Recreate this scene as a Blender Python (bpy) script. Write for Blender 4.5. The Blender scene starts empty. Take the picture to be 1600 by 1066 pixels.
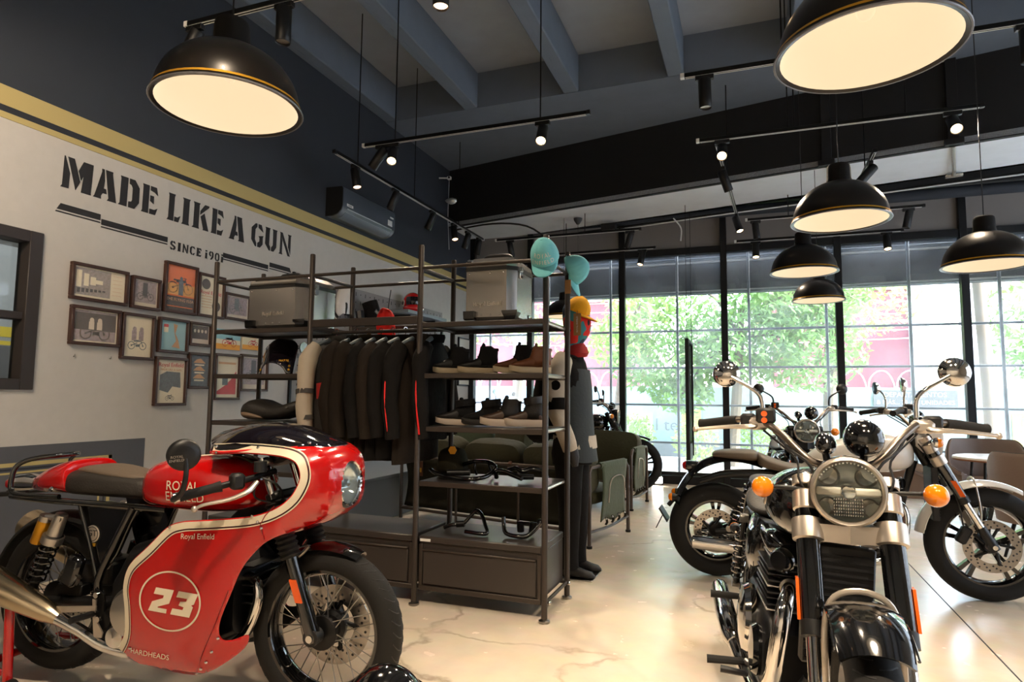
import bpy, bmesh, math, random
from mathutils import Vector as V, Matrix
from math import sin, cos, pi, sqrt, radians as R
sc = bpy.context.scene
COL = sc.collection
rnd = random.Random(7)

# ---------------------------------------------------------------- camera
YAW, PITCH, ROLL, FPX = .35683, .08671, .009696, 1001.7
_f = V((-sin(YAW)*cos(PITCH), cos(YAW)*cos(PITCH), sin(PITCH)))
_r = V((cos(YAW), sin(YAW), 0)); _u = _r.cross(_f)
_R = _r*cos(ROLL)+_u*sin(ROLL); _U = -_r*sin(ROLL)+_u*cos(ROLL)
cam = bpy.data.objects.new('camera', bpy.data.cameras.new('camera')); COL.objects.link(cam)
cam.data.sensor_width = 36; cam.data.lens = FPX/1600*36
cam.data.clip_start = .05; cam.data.clip_end = 200
cam.matrix_world = Matrix(((_R.x,_U.x,-_f.x,0),(_R.y,_U.y,-_f.y,0),(_R.z,_U.z,-_f.z,1.25),(0,0,0,1)))
sc.camera = cam

# ---------------------------------------------------------------- sky, sun, exposure
vs = sc.view_settings
sc.display_settings.display_device = 'sRGB'
vs.view_transform = 'Standard'; vs.look = 'None'; vs.gamma = 1; vs.use_curve_mapping = False
vs.exposure = 0.75
W = bpy.data.worlds.new('sky'); sc.world = W; W.use_nodes = True
_n = W.node_tree.nodes; _n.clear()
_sky = _n.new('ShaderNodeTexSky'); _sky.sky_type = 'NISHITA'; _sky.sun_disc = False
_sky.sun_elevation = R(45); _sky.sun_rotation = R(98); _sky.dust_density = 3.0; _sky.air_density = 1.0
_bg = _n.new('ShaderNodeBackground'); _bg.inputs["Strength"].default_value = 2.6
_wo = _n.new('ShaderNodeOutputWorld')
_hs = _n.new('ShaderNodeHueSaturation'); _hs.inputs['Saturation'].default_value = .7
W.node_tree.links.new(_sky.outputs[0], _hs.inputs['Color']); W.node_tree.links.new(_hs.outputs[0], _bg.inputs[0]); W.node_tree.links.new(_bg.outputs[0], _wo.inputs[0])
_s = bpy.data.lights.new('sun', 'SUN'); _s.energy = 4.8; _s.angle = R(1.5); _s.color = (1, .95, .88)
SUN = bpy.data.objects.new('sun', _s); COL.objects.link(SUN); SUN.rotation_euler = V((-.70,.10,-.70)).to_track_quat('-Z','Y').to_euler()
sc.cycles.max_bounces = 8; sc.cycles.diffuse_bounces = 4; sc.cycles.glossy_bounces = 5
sc.cycles.transparent_max_bounces = 16; sc.cycles.transmission_bounces = 6
sc.cycles.caustics_reflective = False; sc.cycles.caustics_refractive = False
sc.cycles.sample_clamp_indirect = 4.0

# ---------------------------------------------------------------- materials
def lin(c):
    return tuple((x/255/12.92 if x/255 <= .04045 else ((x/255+.055)/1.055)**2.4) for x in c)
MATS = {}
def pm(name, rgb, rough=.5, metal=0., coat=0., var=0., bump=0., sc_=20., emit=0., trans=0., alpha=1., spec=.5, ior=1.45, emc=None, sheen=0.):
    m = bpy.data.materials.new(name); m.use_nodes = True
    nt = m.node_tree; b = nt.nodes['Principled BSDF']
    c = (*lin(rgb), 1)
    b.inputs['Base Color'].default_value = c
    b.inputs['Roughness'].default_value = rough; b.inputs['Metallic'].default_value = metal
    b.inputs['Coat Weight'].default_value = coat; b.inputs['Coat Roughness'].default_value = .04
    b.inputs['Specular IOR Level'].default_value = spec; b.inputs['IOR'].default_value = ior
    b.inputs['Transmission Weight'].default_value = trans; b.inputs['Alpha'].default_value = alpha
    b.inputs['Sheen Weight'].default_value = sheen
    if emit:
        b.inputs['Emission Color'].default_value = (*lin(emc or rgb), 1); b.inputs['Emission Strength'].default_value = emit
    if var or bump:
        tc = nt.nodes.new('ShaderNodeTexCoord'); no = nt.nodes.new('ShaderNodeTexNoise')
        no.inputs['Scale'].default_value = sc_; no.inputs['Detail'].default_value = 5
        nt.links.new(tc.outputs['Object'], no.inputs['Vector'])
        if var:
            mx = nt.nodes.new('ShaderNodeMix'); mx.data_type = 'RGBA'
            mx.inputs['A'].default_value = tuple(x*(1-var) for x in c[:3])+(1,)
            mx.inputs['B'].default_value = tuple(min(1, x*(1+var)) for x in c[:3])+(1,)
            nt.links.new(no.outputs['Fac'], mx.inputs['Factor']); nt.links.new(mx.outputs['Result'], b.inputs['Base Color'])
        if bump:
            bp = nt.nodes.new('ShaderNodeBump'); bp.inputs['Strength'].default_value = bump; bp.inputs['Distance'].default_value = .01
            nt.links.new(no.outputs['Fac'], bp.inputs['Height']); nt.links.new(bp.outputs['Normal'], b.inputs['Normal'])
    MATS[name] = m
    return m

# ---------------------------------------------------------------- mesh builder
def catmull(p, k, closed=False):
    p = [V(q) for q in p]; n = len(p); out = []
    segs = n if closed else n-1
    for i in range(segs):
        a = p[(i-1) % n] if closed or i > 0 else p[0]*2-p[1]
        b = p[i]; c = p[(i+1) % n]
        d = p[(i+2) % n] if closed or i+2 < n else p[-1]*2-p[-2]
        for j in range(k):
            t = j/k
            out.append(.5*((2*b)+(c-a)*t+(2*a-5*b+4*c-d)*t*t+(3*b-a-3*c+d)*t**3))
    if not closed: out.append(p[-1])
    return out
def perp(d):
    d = V(d).normalized(); a = V((0,0,1)) if abs(d.z) < .9 else V((1,0,0))
    u = d.cross(a).normalized(); return u, d.cross(u).normalized()
class MB:
    def __init__(s): s.v = []; s.f = []; s.T = None
    def add(s, vs, fs):
        o = len(s.v)
        if s.T is not None: vs = [s.T @ V(p) for p in vs]
        s.v.extend(tuple(p) for p in vs); s.f.extend(tuple(i+o for i in f) for f in fs); return s
    def box(s, c, d, b=0., rot=None):
        c = V(c); h = V(d)/2; vs = []
        def put(p):
            p = V(p)
            if rot is not None: p = rot @ p
            vs.append(c+p)
        sg = [(x,y,z) for x in (-1,1) for y in (-1,1) for z in (-1,1)]
        if b <= 0:
            for q in sg: put((q[0]*h.x, q[1]*h.y, q[2]*h.z))
            return s.add(vs, [(0,1,3,2),(4,6,7,5),(0,4,5,1),(2,3,7,6),(0,2,6,4),(1,5,7,3)])
        b = min(b, .49*min(d)); idx = {}
        for q in sg:
            for a in range(3):
                p = [q[i]*(h[i]-(0 if i == a else b)) for i in range(3)]
                idx[q, a] = len(vs); put(p)
        fs = []
        for a in range(3):
            o = [i for i in range(3) if i != a]
            for sa in (-1, 1):
                r = []
                for u, w in ((-1,-1),(1,-1),(1,1),(-1,1)):
                    q = [0,0,0]; q[a] = sa; q[o[0]] = u; q[o[1]] = w; r.append(idx[tuple(q), a])
                fs.append(tuple(r))
        for a in range(3):
            o = [i for i in range(3) if i != a]
            for u in (-1,1):
                for w in (-1,1):
                    q0 = [0,0,0]; q0[a] = -1; q0[o[0]] = u; q0[o[1]] = w; q1 = list(q0); q1[a] = 1
                    q0 = tuple(q0); q1 = tuple(q1)
                    fs.append((idx[q0,o[0]], idx[q1,o[0]], idx[q1,o[1]], idx[q0,o[1]]))
        for q in sg: fs.append((idx[q,0], idx[q,1], idx[q,2]))
        return s.add(vs, fs)
    def tube(s, pts, r, n=8, closed=False, sm=0, cap=True, flat=1.):
        pts = [V(p) for p in pts]
        rr = list(r) if hasattr(r, '__len__') else None
        if sm:
            m = len(pts); pts2 = catmull(pts, sm, closed)
            if rr:
                L = len(pts2); rr = [rr[min(m-1, int(i/(L-1)*(m-1)))]*(1-((i/(L-1)*(m-1)) % 1))+rr[min(m-1, int(i/(L-1)*(m-1))+1)]*((i/(L-1)*(m-1)) % 1) for i in range(L)]
            pts = pts2
        N = len(pts)
        if rr is None: rr = [r]*N
        tang = []
        for i in range(N):
            if closed: t = pts[(i+1) % N]-pts[i-1]
            else: t = pts[min(N-1,i+1)]-pts[max(0,i-1)]
            tang.append(t.normalized() if t.length > 1e-9 else V((0,0,1)))
        u, w = perp(tang[0]); vs = []
        for i in range(N):
            u = (u-tang[i]*u.dot(tang[i])); u.normalize(); w = tang[i].cross(u)
            for k in range(n):
                a = 2*pi*k/n; vs.append(pts[i]+(u*cos(a)+w*sin(a)*flat)*rr[i])
        fs = []
        for i in range(N if closed else N-1):
            j = (i+1) % N
            for k in range(n): fs.append((i*n+k, i*n+(k+1) % n, j*n+(k+1) % n, j*n+k))
        if cap and not closed: fs += [tuple(range(n))[::-1], tuple(range((N-1)*n, N*n))]
        return s.add(vs, fs)
    def bar(s, a, b, r, n=12, r2=None): return s.tube([a, b], [r, r if r2 is None else r2], n)
    def lathe(s, prof, o, ax, n=32, a0=0., a1=2*pi, cap=False, closed=False):
        ax = V(ax).normalized(); u, w = perp(ax); o = V(o); full = abs(a1-a0-2*pi) < 1e-6
        m = n if full else n+1; vs = []; P = len(prof)
        for r, h in prof:
            for k in range(m):
                a = a0+(a1-a0)*k/n; vs.append(o+ax*h+(u*cos(a)+w*sin(a))*r)
        fs = []
        for i in range(P if closed else P-1):
            i2 = (i+1) % P
            for k in range(n):
                k2 = (k+1) % m
                fs.append((i*m+k, i*m+k2, i2*m+k2, i2*m+k))
        if cap: fs += [tuple(range(m))[::-1], tuple(range((P-1)*m, P*m))]
        return s.add(vs, fs)
    def cyl(s, o, ax, r, h, n=24, ch=0.):
        pr = [(r,0),(r,h)] if not ch else [(r-ch,0),(r,ch),(r,h-ch),(r-ch,h)]
        return s.lathe(pr, o, ax, n, cap=True)
    def ell(s, c, r, n=20, m=12, rot=None, z0=-1., z1=1.):
        c = V(c); vs = []; a0 = math.asin(z0); a1 = math.asin(z1)
        for i in range(m+1):
            t = a0+(a1-a0)*i/m
            for k in range(n):
                a = 2*pi*k/n; p = V((r[0]*cos(t)*cos(a), r[1]*cos(t)*sin(a), r[2]*sin(t)))
                if rot is not None: p = rot @ p
                vs.append(c+p)
        fs = [(i*n+k, i*n+(k+1) % n, (i+1)*n+(k+1) % n, (i+1)*n+k) for i in range(m) for k in range(n)]
        return s.add(vs, fs)
    def loft(s, rings, closed=True, cap=True):
        n = len(rings[0]); vs = [p for r in rings for p in r]; fs = []
        for i in range(len(rings)-1):
            for k in range(n if closed else n-1):
                fs.append((i*n+k, i*n+(k+1) % n, (i+1)*n+(k+1) % n, (i+1)*n+k))
        if cap and closed: fs += [tuple(range(n))[::-1], tuple(range((len(rings)-1)*n, len(rings)*n))]
        return s.add(vs, fs)
    def prism(s, poly, o, ux, uy, d, off=0.):
        o = V(o); ux = V(ux); uy = V(uy); nz = ux.cross(uy).normalized(); n = len(poly)
        vs = [o+ux*p[0]+uy*p[1]+nz*(off) for p in poly]+[o+ux*p[0]+uy*p[1]+nz*(off+d) for p in poly]
        fs = [tuple(range(n))[::-1], tuple(range(n, 2*n))]+[(k, (k+1) % n, n+(k+1) % n, n+k) for k in range(n)]
        return s.add(vs, fs)
    def arcband(s, c, r, w, a0, a1, t=.004, n=24, crown=0., ax='y', rw=None):
        # a mudguard: band swept round the wheel axis (y), angle from +x towards +z, width w, thickness t, crowned
        rings = []; m = 8
        for i in range(n+1):
            q = i/n; a = a0+(a1-a0)*q; ww = (w if not callable(w) else w(q))/2; ring = []
            for k in range(m+1):
                v = -1+2*k/m; rr = (r if not callable(r) else r(q))-crown*abs(v)**2.5
                ring.append((c[0]+cos(a)*rr, c[1]+v*ww, c[2]+sin(a)*rr))
            for k in range(m, -1, -1):
                v = -1+2*k/m; rr = (r if not callable(r) else r(q))-crown*abs(v)**2.5-t
                ring.append((c[0]+cos(a)*rr, c[1]+v*(ww-t), c[2]+sin(a)*rr))
            rings.append(ring)
        return s.loft(rings)
def sring(x, w, z0, z1, n=24, e=2.6, y0=0., lean=0.):
    out = []
    for k in range(n):
        a = 2*pi*k/n; c_ = cos(a); s_ = sin(a)
        y = w*math.copysign(abs(c_)**(2/e), c_); z = (z0+z1)/2+(z1-z0)/2*math.copysign(abs(s_)**(2/e), s_)
        out.append((x+lean*(z-z0), y0+y, z))
    return out
def mesh_of(mb, name='m', ang=38, merge=0.):
    me = bpy.data.meshes.new(name); me.from_pydata(mb.v, [], mb.f)
    bm = bmesh.new(); bm.from_mesh(me)
    if merge: bmesh.ops.remove_doubles(bm, verts=bm.verts, dist=merge)
    bmesh.ops.recalc_face_normals(bm, faces=bm.faces)
    bm.to_mesh(me); bm.free()
    if ang:
        me.polygons.foreach_set('use_smooth', [True]*len(me.polygons)); me.set_sharp_from_angle(angle=R(ang))
    return me
def mk(name, mb, mat, par=None, ang=38, sub=0, bev=0., solid=0., kind=None, label=None, merge=0., loc=None, rotz=None):
    me = mb if isinstance(mb, bpy.types.Mesh) else mesh_of(mb, name, ang, merge)
    if isinstance(mat, str): mat = MATS[mat]
    if not me.materials: me.materials.append(mat)
    o = bpy.data.objects.new(name, me); COL.objects.link(o)
    if par is not None: o.parent = par
    if bev:
        md = o.modifiers.new('bevel', 'BEVEL'); md.width = bev; md.segments = 2; md.limit_method = 'ANGLE'; md.angle_limit = R(40)
    if solid:
        md = o.modifiers.new('solid', 'SOLIDIFY'); md.thickness = solid; md.offset = 0
    if sub:
        md = o.modifiers.new('sub', 'SUBSURF'); md.levels = sub; md.render_levels = sub
    if kind: o['kind'] = kind
    if label: o['label'] = label
    if loc is not None: o.location = loc
    if rotz is not None: o.rotation_euler = (0,0,rotz)
    return o
def tag(o, label, cat, group=None, kind=None):
    o['label'] = label; o['category'] = cat
    if group: o['group'] = group
    if kind: o['kind'] = kind
    return o
def thing(name, label, cat, loc=(0,0,0), rotz=0., group=None):
    o = bpy.data.objects.new(name, None); COL.objects.link(o); o.location = loc; o.rotation_euler = (0,0,rotz)
    o.empty_display_size = .1
    return tag(o, label, cat, group)
def struct(name, mb, mat, par=None, **k):
    o = mk(name, mb, mat, par, **k)
    if par is None: o['kind'] = 'structure'
    return o
def dup(o, par=None):
    c = o.copy(); COL.objects.link(c)
    if par is not None: c.parent = par
    for ch in list(o.children): dup(ch, c)
    return c
_fc = {}
def text_mesh(s, size=.1, extrude=0., shear=0., align='CENTER', spacing=1.):
    cu = bpy.data.curves.new('txt', 'FONT'); cu.body = s; cu.size = size; cu.extrude = extrude; cu.shear = shear
    cu.align_x = align; cu.align_y = 'CENTER'; cu.space_character = spacing; cu.resolution_u = 3
    o = bpy.data.objects.new('txt', cu); COL.objects.link(o); bpy.context.view_layer.update()
    me = bpy.data.meshes.new_from_object(o.evaluated_get(bpy.context.evaluated_depsgraph_get()))
    bpy.data.objects.remove(o); bpy.data.curves.remove(cu)
    return me
def text(name, s, mat, par, o, ux, uy, size, fn=None, extrude=.0006, shear=0., sx=1., bold=0., **k):
    me = text_mesh(s, size, extrude, shear, **k); o = V(o); ux = V(ux).normalized(); uy = V(uy).normalized(); uz = ux.cross(uy)
    for v in me.vertices:
        p = o+ux*v.co.x*sx+uy*v.co.y+uz*v.co.z
        if fn: p = V(fn(p))
        v.co = p
    me.materials.clear()
    return mk(name, me, mat, par)
def smooth(a, b, x):
    t = max(0., min(1., (x-a)/(b-a))); return t*t*(3-2*t)
def interp(tab, x):
    if x <= tab[0][0]: return tab[0][1]
    for (a, p), (b, q) in zip(tab, tab[1:]):
        if x <= b:
            t = (x-a)/(b-a); return p+(q-p)*t
    return tab[-1][1]
# materials used all over
pm('chrome', (215,212,208), .07, 1.); pm('steel', (150,146,140), .28, 1.); pm('alu', (188,184,178), .36, 1.)
pm('satin_silver', (194,184,172), .33, .8); pm('brass', (205,160,70), .3, 1.)
pm('black_gloss', (9,9,10), .12, 0, coat=1.); pm('black_metal', (20,20,21), .38, .4); pm('black_satin', (17,17,18), .42)
pm('black_plastic', (22,22,23), .5, bump=.05, sc_=300); pm('rubber', (16,15,14), .78, bump=.08, sc_=120)
pm('red_paint', (184,9,8), .16, 0, coat=1.); pm('dark_red', (140,10,10), .3); pm('cream', (226,214,190), .35)
pm('white_paint', (214,210,204), .22, 0, coat=.8); pm('white_plastic', (225,225,222), .4)
pm('amber', (232,126,6), .1, coat=1., emit=.03); pm('orange_reflector', (225,90,20), .2, coat=.5)
pm('red_lens', (170,10,14), .12, coat=.8); pm('lens', (215,222,224), .06, .55, coat=1.)
pm('smoke_screen', (16,12,18), .05, 0, coat=1.); pm('seat_brown', (92,80,68), .5, bump=.15, sc_=90)
pm('seat_dark', (40,37,34), .55, bump=.2, sc_=90); pm('gold', (196,146,40), .35, .7)
pm('engine_black', (24,24,25), .35, .5, bump=.05, sc_=60); pm('exhaust_dark', (40,38,36), .3, .8)
pm('paper', (232,226,212), .8); pm('kraft', (150,110,66), .85); pm('glow_warm', (255,226,180), .5, emit=14., emc=(255,214,160))
# ================================================================ setting
LX, RX, BY, WY, HZ = -4.4, 5.4, -3.6, 9.8, 5.25
def floor_mat():
    m = pm('floor_concrete', (214,196,172), .22); nt = m.node_tree; b = nt.nodes['Principled BSDF']; N = nt.nodes.new; L = nt.links.new
    tc = N('ShaderNodeTexCoord')
    n1 = N('ShaderNodeTexNoise'); n1.inputs['Scale'].default_value = .9; n1.inputs['Detail'].default_value = 8; n1.inputs['Roughness'].default_value = .6
    n2 = N('ShaderNodeTexNoise'); n2.inputs['Scale'].default_value = 7; n2.inputs['Detail'].default_value = 6
    L(tc.outputs['Object'], n1.inputs['Vector']); L(tc.outputs['Object'], n2.inputs['Vector'])
    r = N('ShaderNodeValToRGB'); r.color_ramp.elements[0].position = .3; r.color_ramp.elements[1].position = .72
    r.color_ramp.elements[0].color = (*lin((212,194,170)), 1); r.color_ramp.elements[1].color = (*lin((238,226,208)), 1)
    L(n1.outputs['Fac'], r.inputs['Fac'])
    # hairline cracks
    vo = N('ShaderNodeTexVoronoi'); vo.feature = 'DISTANCE_TO_EDGE'; vo.inputs['Scale'].default_value = .48
    wv = N('ShaderNodeTexNoise'); wv.inputs['Scale'].default_value = 2.2; wv.inputs['Detail'].default_value = 6; L(tc.outputs['Object'], wv.inputs['Vector'])
    va = N('ShaderNodeVectorMath'); va.operation = 'MULTIPLY_ADD'; va.inputs[1].default_value = (.55,.55,.55)
    L(wv.outputs['Color'], va.inputs[0]); L(tc.outputs['Object'], va.inputs[2]); L(va.outputs[0], vo.inputs['Vector'])
    cr = N('ShaderNodeMapRange'); cr.inputs['From Min'].default_value = .0; cr.inputs['From Max'].default_value = .011
    cr.inputs['To Min'].default_value = .55; cr.inputs['To Max'].default_value = 0; L(vo.outputs['Distance'], cr.inputs['Value'])
    ms = N('ShaderNodeMath'); ms.operation = 'MULTIPLY'
    g = N('ShaderNodeMapRange'); g.inputs['From Min'].default_value = .45; g.inputs['From Max'].default_value = .6; L(n1.outputs['Fac'], g.inputs['Value'])
    L(cr.outputs[0], ms.inputs[0]); L(g.outputs[0], ms.inputs[1])
    mx = N('ShaderNodeMix'); mx.data_type = 'RGBA'; mx.inputs['B'].default_value = (*lin((120,98,76)), 1)
    L(ms.outputs[0], mx.inputs['Factor']); L(r.outputs[0], mx.inputs['A'])
    m2 = N('ShaderNodeMix'); m2.data_type = 'RGBA'; m2.blend_type = 'MULTIPLY'; m2.inputs['Factor'].default_value = .18
    L(mx.outputs['Result'], m2.inputs['A']); L(n2.outputs['Color'], m2.inputs['B']); L(m2.outputs['Result'], b.inputs['Base Color'])
    rr = N('ShaderNodeMapRange'); rr.inputs['To Min'].default_value = .14; rr.inputs['To Max'].default_value = .34; L(n2.outputs['Fac'], rr.inputs['Value'])
    L(rr.outputs[0], b.inputs['Roughness'])
    bp = N('ShaderNodeBump'); bp.inputs['Strength'].default_value = .012; bp.inputs['Distance'].default_value = .01; L(n2.outputs['Fac'], bp.inputs['Height']); L(bp.outputs[0], b.inputs['Normal'])
    return m
floor_mat()
pm('wall_plaster', (196,192,186), .85, var=.06, bump=.12, sc_=14); pm('wall_slate', (50,55,63), .8, var=.06, bump=.06, sc_=9)
pm('ceiling_slate', (104,114,127), .85, var=.1, bump=.1, sc_=5); pm('soffit_daylit', (232,238,244), .85, var=.08, bump=.1, sc_=5); pm('slab_lit', (150,158,168), .85, var=.1, bump=.1, sc_=5); pm('beam_black', (22,22,24), .7)  # soffit and slab colours lightened to stand in for daylight falling on them
pm('stripe_khaki', (186,168,112), .7); pm('stripe_dark', (44,47,54), .7); pm('panel_grey', (128,124,122), .6)
pm('frame_black', (24,25,28), .4, .3); pm('frame_dark', (52,46,44), .5); pm('band_grey', (86,88,94), .75, var=.05)
pm('back_wall', (226,222,214), .85); pm('right_wall', (120,120,122), .85); pm('sign_ink', (40,40,43), .8)
def bx(x0, x1, y0, y1, z0, z1, b=0.): return MB().box(((x0+x1)/2,(y0+y1)/2,(z0+z1)/2), (x1-x0,y1-y0,z1-z0), b)
struct('floor', bx(LX-.2, RX+.2, BY-.2, WY+.1, -.15, 0), 'floor_concrete')
struct('ceiling', bx(LX-.2, RX+.2, BY-.2, WY+.2, HZ, HZ+.2), 'slab_lit')  # rib paint in a lighter copy, for light bounced up to the slab
# left wall with a real opening for the inner window (Y 1.95..2.84, z 1.26..2.31)
WY0, WY1, WZ0, WZ1 = 1.75, 2.835, 1.265, 2.30
lw = MB()
for a in ((BY-.2, WY+.2, 2.98, HZ),): pass
lw = MB(); lw.box((LX-.1, (BY+WY0)/2, 1.49), (.2, WY0-BY, 2.98)); lw.box((LX-.1, (WY1+WY)/2, 1.49), (.2, WY-WY1, 2.98))
lw.box((LX-.1, (WY0+WY1)/2, WZ0/2), (.2, WY1-WY0, WZ0)); lw.box((LX-.1, (WY0+WY1)/2, (WZ1+2.98)/2), (.2, WY1-WY0, 2.98-WZ1))
struct('wall_left', lw, 'wall_plaster')
struct('wall_left_upper', bx(LX-.2, LX, BY-.2, WY+.2, 2.98, HZ), 'wall_slate')
struct('trim_1', bx(LX, LX+.006, BY, WY, 3.063, 3.19), 'stripe_khaki')
struct('trim_2', bx(LX, LX+.004, BY, WY, 3.02, 3.063), 'stripe_dark')
struct('trim_3', bx(LX, LX+.006, BY, WY, 2.98, 3.02), 'stripe_khaki')
wr = bx(RX, RX+.2, BY-.2, WY+.2, 3.5, HZ); wr.box((RX+.1,(BY-.2+1.2)/2,1.75), (.2,1.2-BY+.2,3.5)); wr.box((RX+.1,5.5,.1), (.2,8.6,.2)); struct('wall_right', wr, 'back_wall')  # opening left for an added, unseen side window
for i in range(6): struct('trim_%d' % (140+i), bx(RX+.03, RX+.15, 1.2+1.7*i-.04, 1.2+1.7*i+.04, .2, 3.5), 'frame_black')  # mullions of the added side window
struct('wall_back', bx(LX-.2, RX+.2, BY-.2, BY, 0, HZ), 'back_wall')
# painted dado panel with khaki outline
struct('trim_4', bx(LX, LX+.003, BY, 3.70, .0, .905), 'band_grey')
t5 = MB()
for (y0, y1, z0, z1) in ((BY, 3.43, .775, .80), (3.405, 3.43, .1, .80)): t5.box((LX+.004, (y0+y1)/2, (z0+z1)/2), (.004, y1-y0, z1-z0))
for (y0, y1, z0, z1) in ((BY, 3.35, .73, .742), (3.338, 3.35, .1, .742)): t5.box((LX+.004, (y0+y1)/2, (z0+z1)/2), (.004, y1-y0, z1-z0))
struct('trim_5', t5, 'stripe_khaki')
t6 = MB()
for (y0, y1, z0, z1) in ((BY, 3.39, .752, .765), (3.38, 3.39, .1, .765)): t6.box((LX+.004, (y0+y1)/2, (z0+z1)/2), (.004, y1-y0, z1-z0))
struct('trim_6', t6, 'stripe_dark')
# ceiling ribs and beams
for i, x in enumerate((-4.31, -3.18, -1.9, -.71, .52, 1.75, 2.98, 4.2)):
    rb = MB().box((x, (BY+7.0)/2, (4.8+HZ)/2), (.18, 7.0-BY, HZ-4.8), .012)
    for k in range(40): rb.box((x-.02+rnd.uniform(-.008,.008), BY+.2+k*.26, 4.799), (.004, rnd.uniform(.05,.2), .003))
    struct('trim_%d' % (20+i), rb, 'ceiling_slate')
struct('trim_30', bx(LX, RX, 7.0, WY+.1, 4.8, HZ), 'ceiling_slate')
bd = V((.98058,-.19612,0)); bn = V((.19612,.98058,0))
b0 = V((LX-.3, 8.96, 0)); b1 = b0+bd*10.4
bm_ = MB(); c = (b0+b1)/2+bn*.55
rot = Matrix.Rotation(math.atan2(bd.y, bd.x), 3, 'Z')
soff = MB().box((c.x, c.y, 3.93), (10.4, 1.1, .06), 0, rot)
struct('trim_31', soff, 'soffit_daylit')  # underside coloured as if lit through the windows
fc = (b0+b1)/2+bn*.03
struct('trim_32', MB().box((fc.x, fc.y, 4.345), (10.4, .06, .91), 0, rot), 'beam_black')
bc = (b0+b1)/2+bn*1.07
struct('trim_33', MB().box((bc.x, bc.y, 4.3), (10.4, .06, .8), 0, rot), 'beam_black')
for k, x in enumerate((.86, 2.02, 3.2)):     # black drop posts on the beam face with silver braces
    p = b0+bd*(x-b0.x)/bd.x
    m = MB().box((p.x-bn.x*.02, p.y-bn.y*.03, 4.36), (.1, .05, .98), .004, rot); m.box((p.x-bn.x*.05, p.y-bn.y*.05, 3.90), (.17,.1,.06), .004, rot)
    struct('trim_%d' % (40+k), m, 'beam_black')
    q = p+bn*.02; e = p+bn*1.0+bd*.05
    mb = MB().bar((q.x, q.y, 3.885), (e.x, e.y, 3.86), .018, 8); mb.box((e.x, e.y, 3.86), (.17,.06,.03), .004, rot)
    struct('trim_%d' % (45+k), mb, 'satin_silver')
struct('trim_34', MB().bar((LX, WY-.1, 3.98), (RX, WY-.1, 3.98), .075, 14), 'wall_slate')   # round header pipe
struct('trim_35', bx(LX, RX, WY-.2, WY+.1, 4.06, 4.8), 'beam_black')
# window wall
MX = (-4.35, -3.33, -1.835, -.342, 1.159, 2.634, 4.12, 5.36)
for i, x in enumerate(MX): struct('trim_%d' % (50+i), bx(x-.045, x+.045, WY-.07, WY+.05, 0, 4.0, .004), 'frame_black')
sill = bx(LX, RX, WY-.06, WY+.06, 0, .12, .004); sill.box((0.5, WY, .15), (RX-LX, .07, .05), .004)
struct('trim_60', sill, 'frame_black')
struct('trim_61', bx(LX, RX, WY-.05, WY+.05, 3.40, 3.50, .004), 'frame_black')
for i in range(len(MX)-1): struct('trim_%d' % (62+i), bx(MX[i]+.045, MX[i+1]-.045, WY, WY+.04, 3.5, 3.96), 'panel_grey')
def added_window_mat():  # glass of the added side window, sets how much fill comes in
    m = bpy.data.materials.new('added_window_glass'); m.use_nodes = True; nt = m.node_tree; nt.nodes.clear(); N = nt.nodes.new; L = nt.links.new
    tr = N('ShaderNodeBsdfTransparent'); df = N('ShaderNodeBsdfTranslucent'); a = N('ShaderNodeMixShader'); a.inputs[0].default_value = .75
    df.inputs[0].default_value = (.24,.26,.28,1); tr.inputs[0].default_value = (.5,.53,.56,1); L(tr.outputs[0], a.inputs[1]); L(df.outputs[0], a.inputs[2]); o = N('ShaderNodeOutputMaterial'); L(a.outputs[0], o.inputs[0]); MATS['added_window_glass'] = m
added_window_mat()
def glass_mat():
    m = bpy.data.materials.new('window_glass'); m.use_nodes = True; nt = m.node_tree; nt.nodes.clear(); N = nt.nodes.new; L = nt.links.new
    tr = N('ShaderNodeBsdfTransparent'); tr.inputs[0].default_value = (.93,.97,.96,1)
    gl = N('ShaderNodeBsdfGlossy'); gl.inputs['Roughness'].default_value = .02
    df = N('ShaderNodeBsdfTranslucent'); df.inputs[0].default_value = (.95,.97,.97,1)
    fr = N('ShaderNodeFresnel'); fr.inputs[0].default_value = 1.45
    no = N('ShaderNodeTexNoise'); no.inputs['Scale'].default_value = 1.6; no.inputs['Detail'].default_value = 6
    tc = N('ShaderNodeTexCoord'); L(tc.outputs['Object'], no.inputs['Vector'])
    mr = N('ShaderNodeMapRange'); mr.inputs['From Min'].default_value = .35; mr.inputs['From Max'].default_value = .75; mr.inputs['To Min'].default_value = .03; mr.inputs['To Max'].default_value = .13; L(no.outputs['Fac'], mr.inputs['Value'])
    a = N('ShaderNodeMixShader'); L(mr.outputs[0], a.inputs[0]); L(tr.outputs[0], a.inputs[1]); L(df.outputs[0], a.inputs[2])
    b = N('ShaderNodeMixShader'); L(fr.outputs[0], b.inputs[0]); L(a.outputs[0], b.inputs[1]); L(gl.outputs[0], b.inputs[2])
    o = N('ShaderNodeOutputMaterial'); L(b.outputs[0], o.inputs[0]); MATS['window_glass'] = m
glass_mat()
struct('window_20', bx(RX+.09, RX+.10, 1.2, WY, .2, 3.5), 'added_window_glass')  # window added out of view for cool daylight fill on the ceiling
for i in range(len(MX)-1): struct('window_%d' % (i+2), bx(MX[i]+.045, MX[i+1]-.045, WY+.012, WY+.018, .17, 3.42), 'window_glass')
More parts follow.
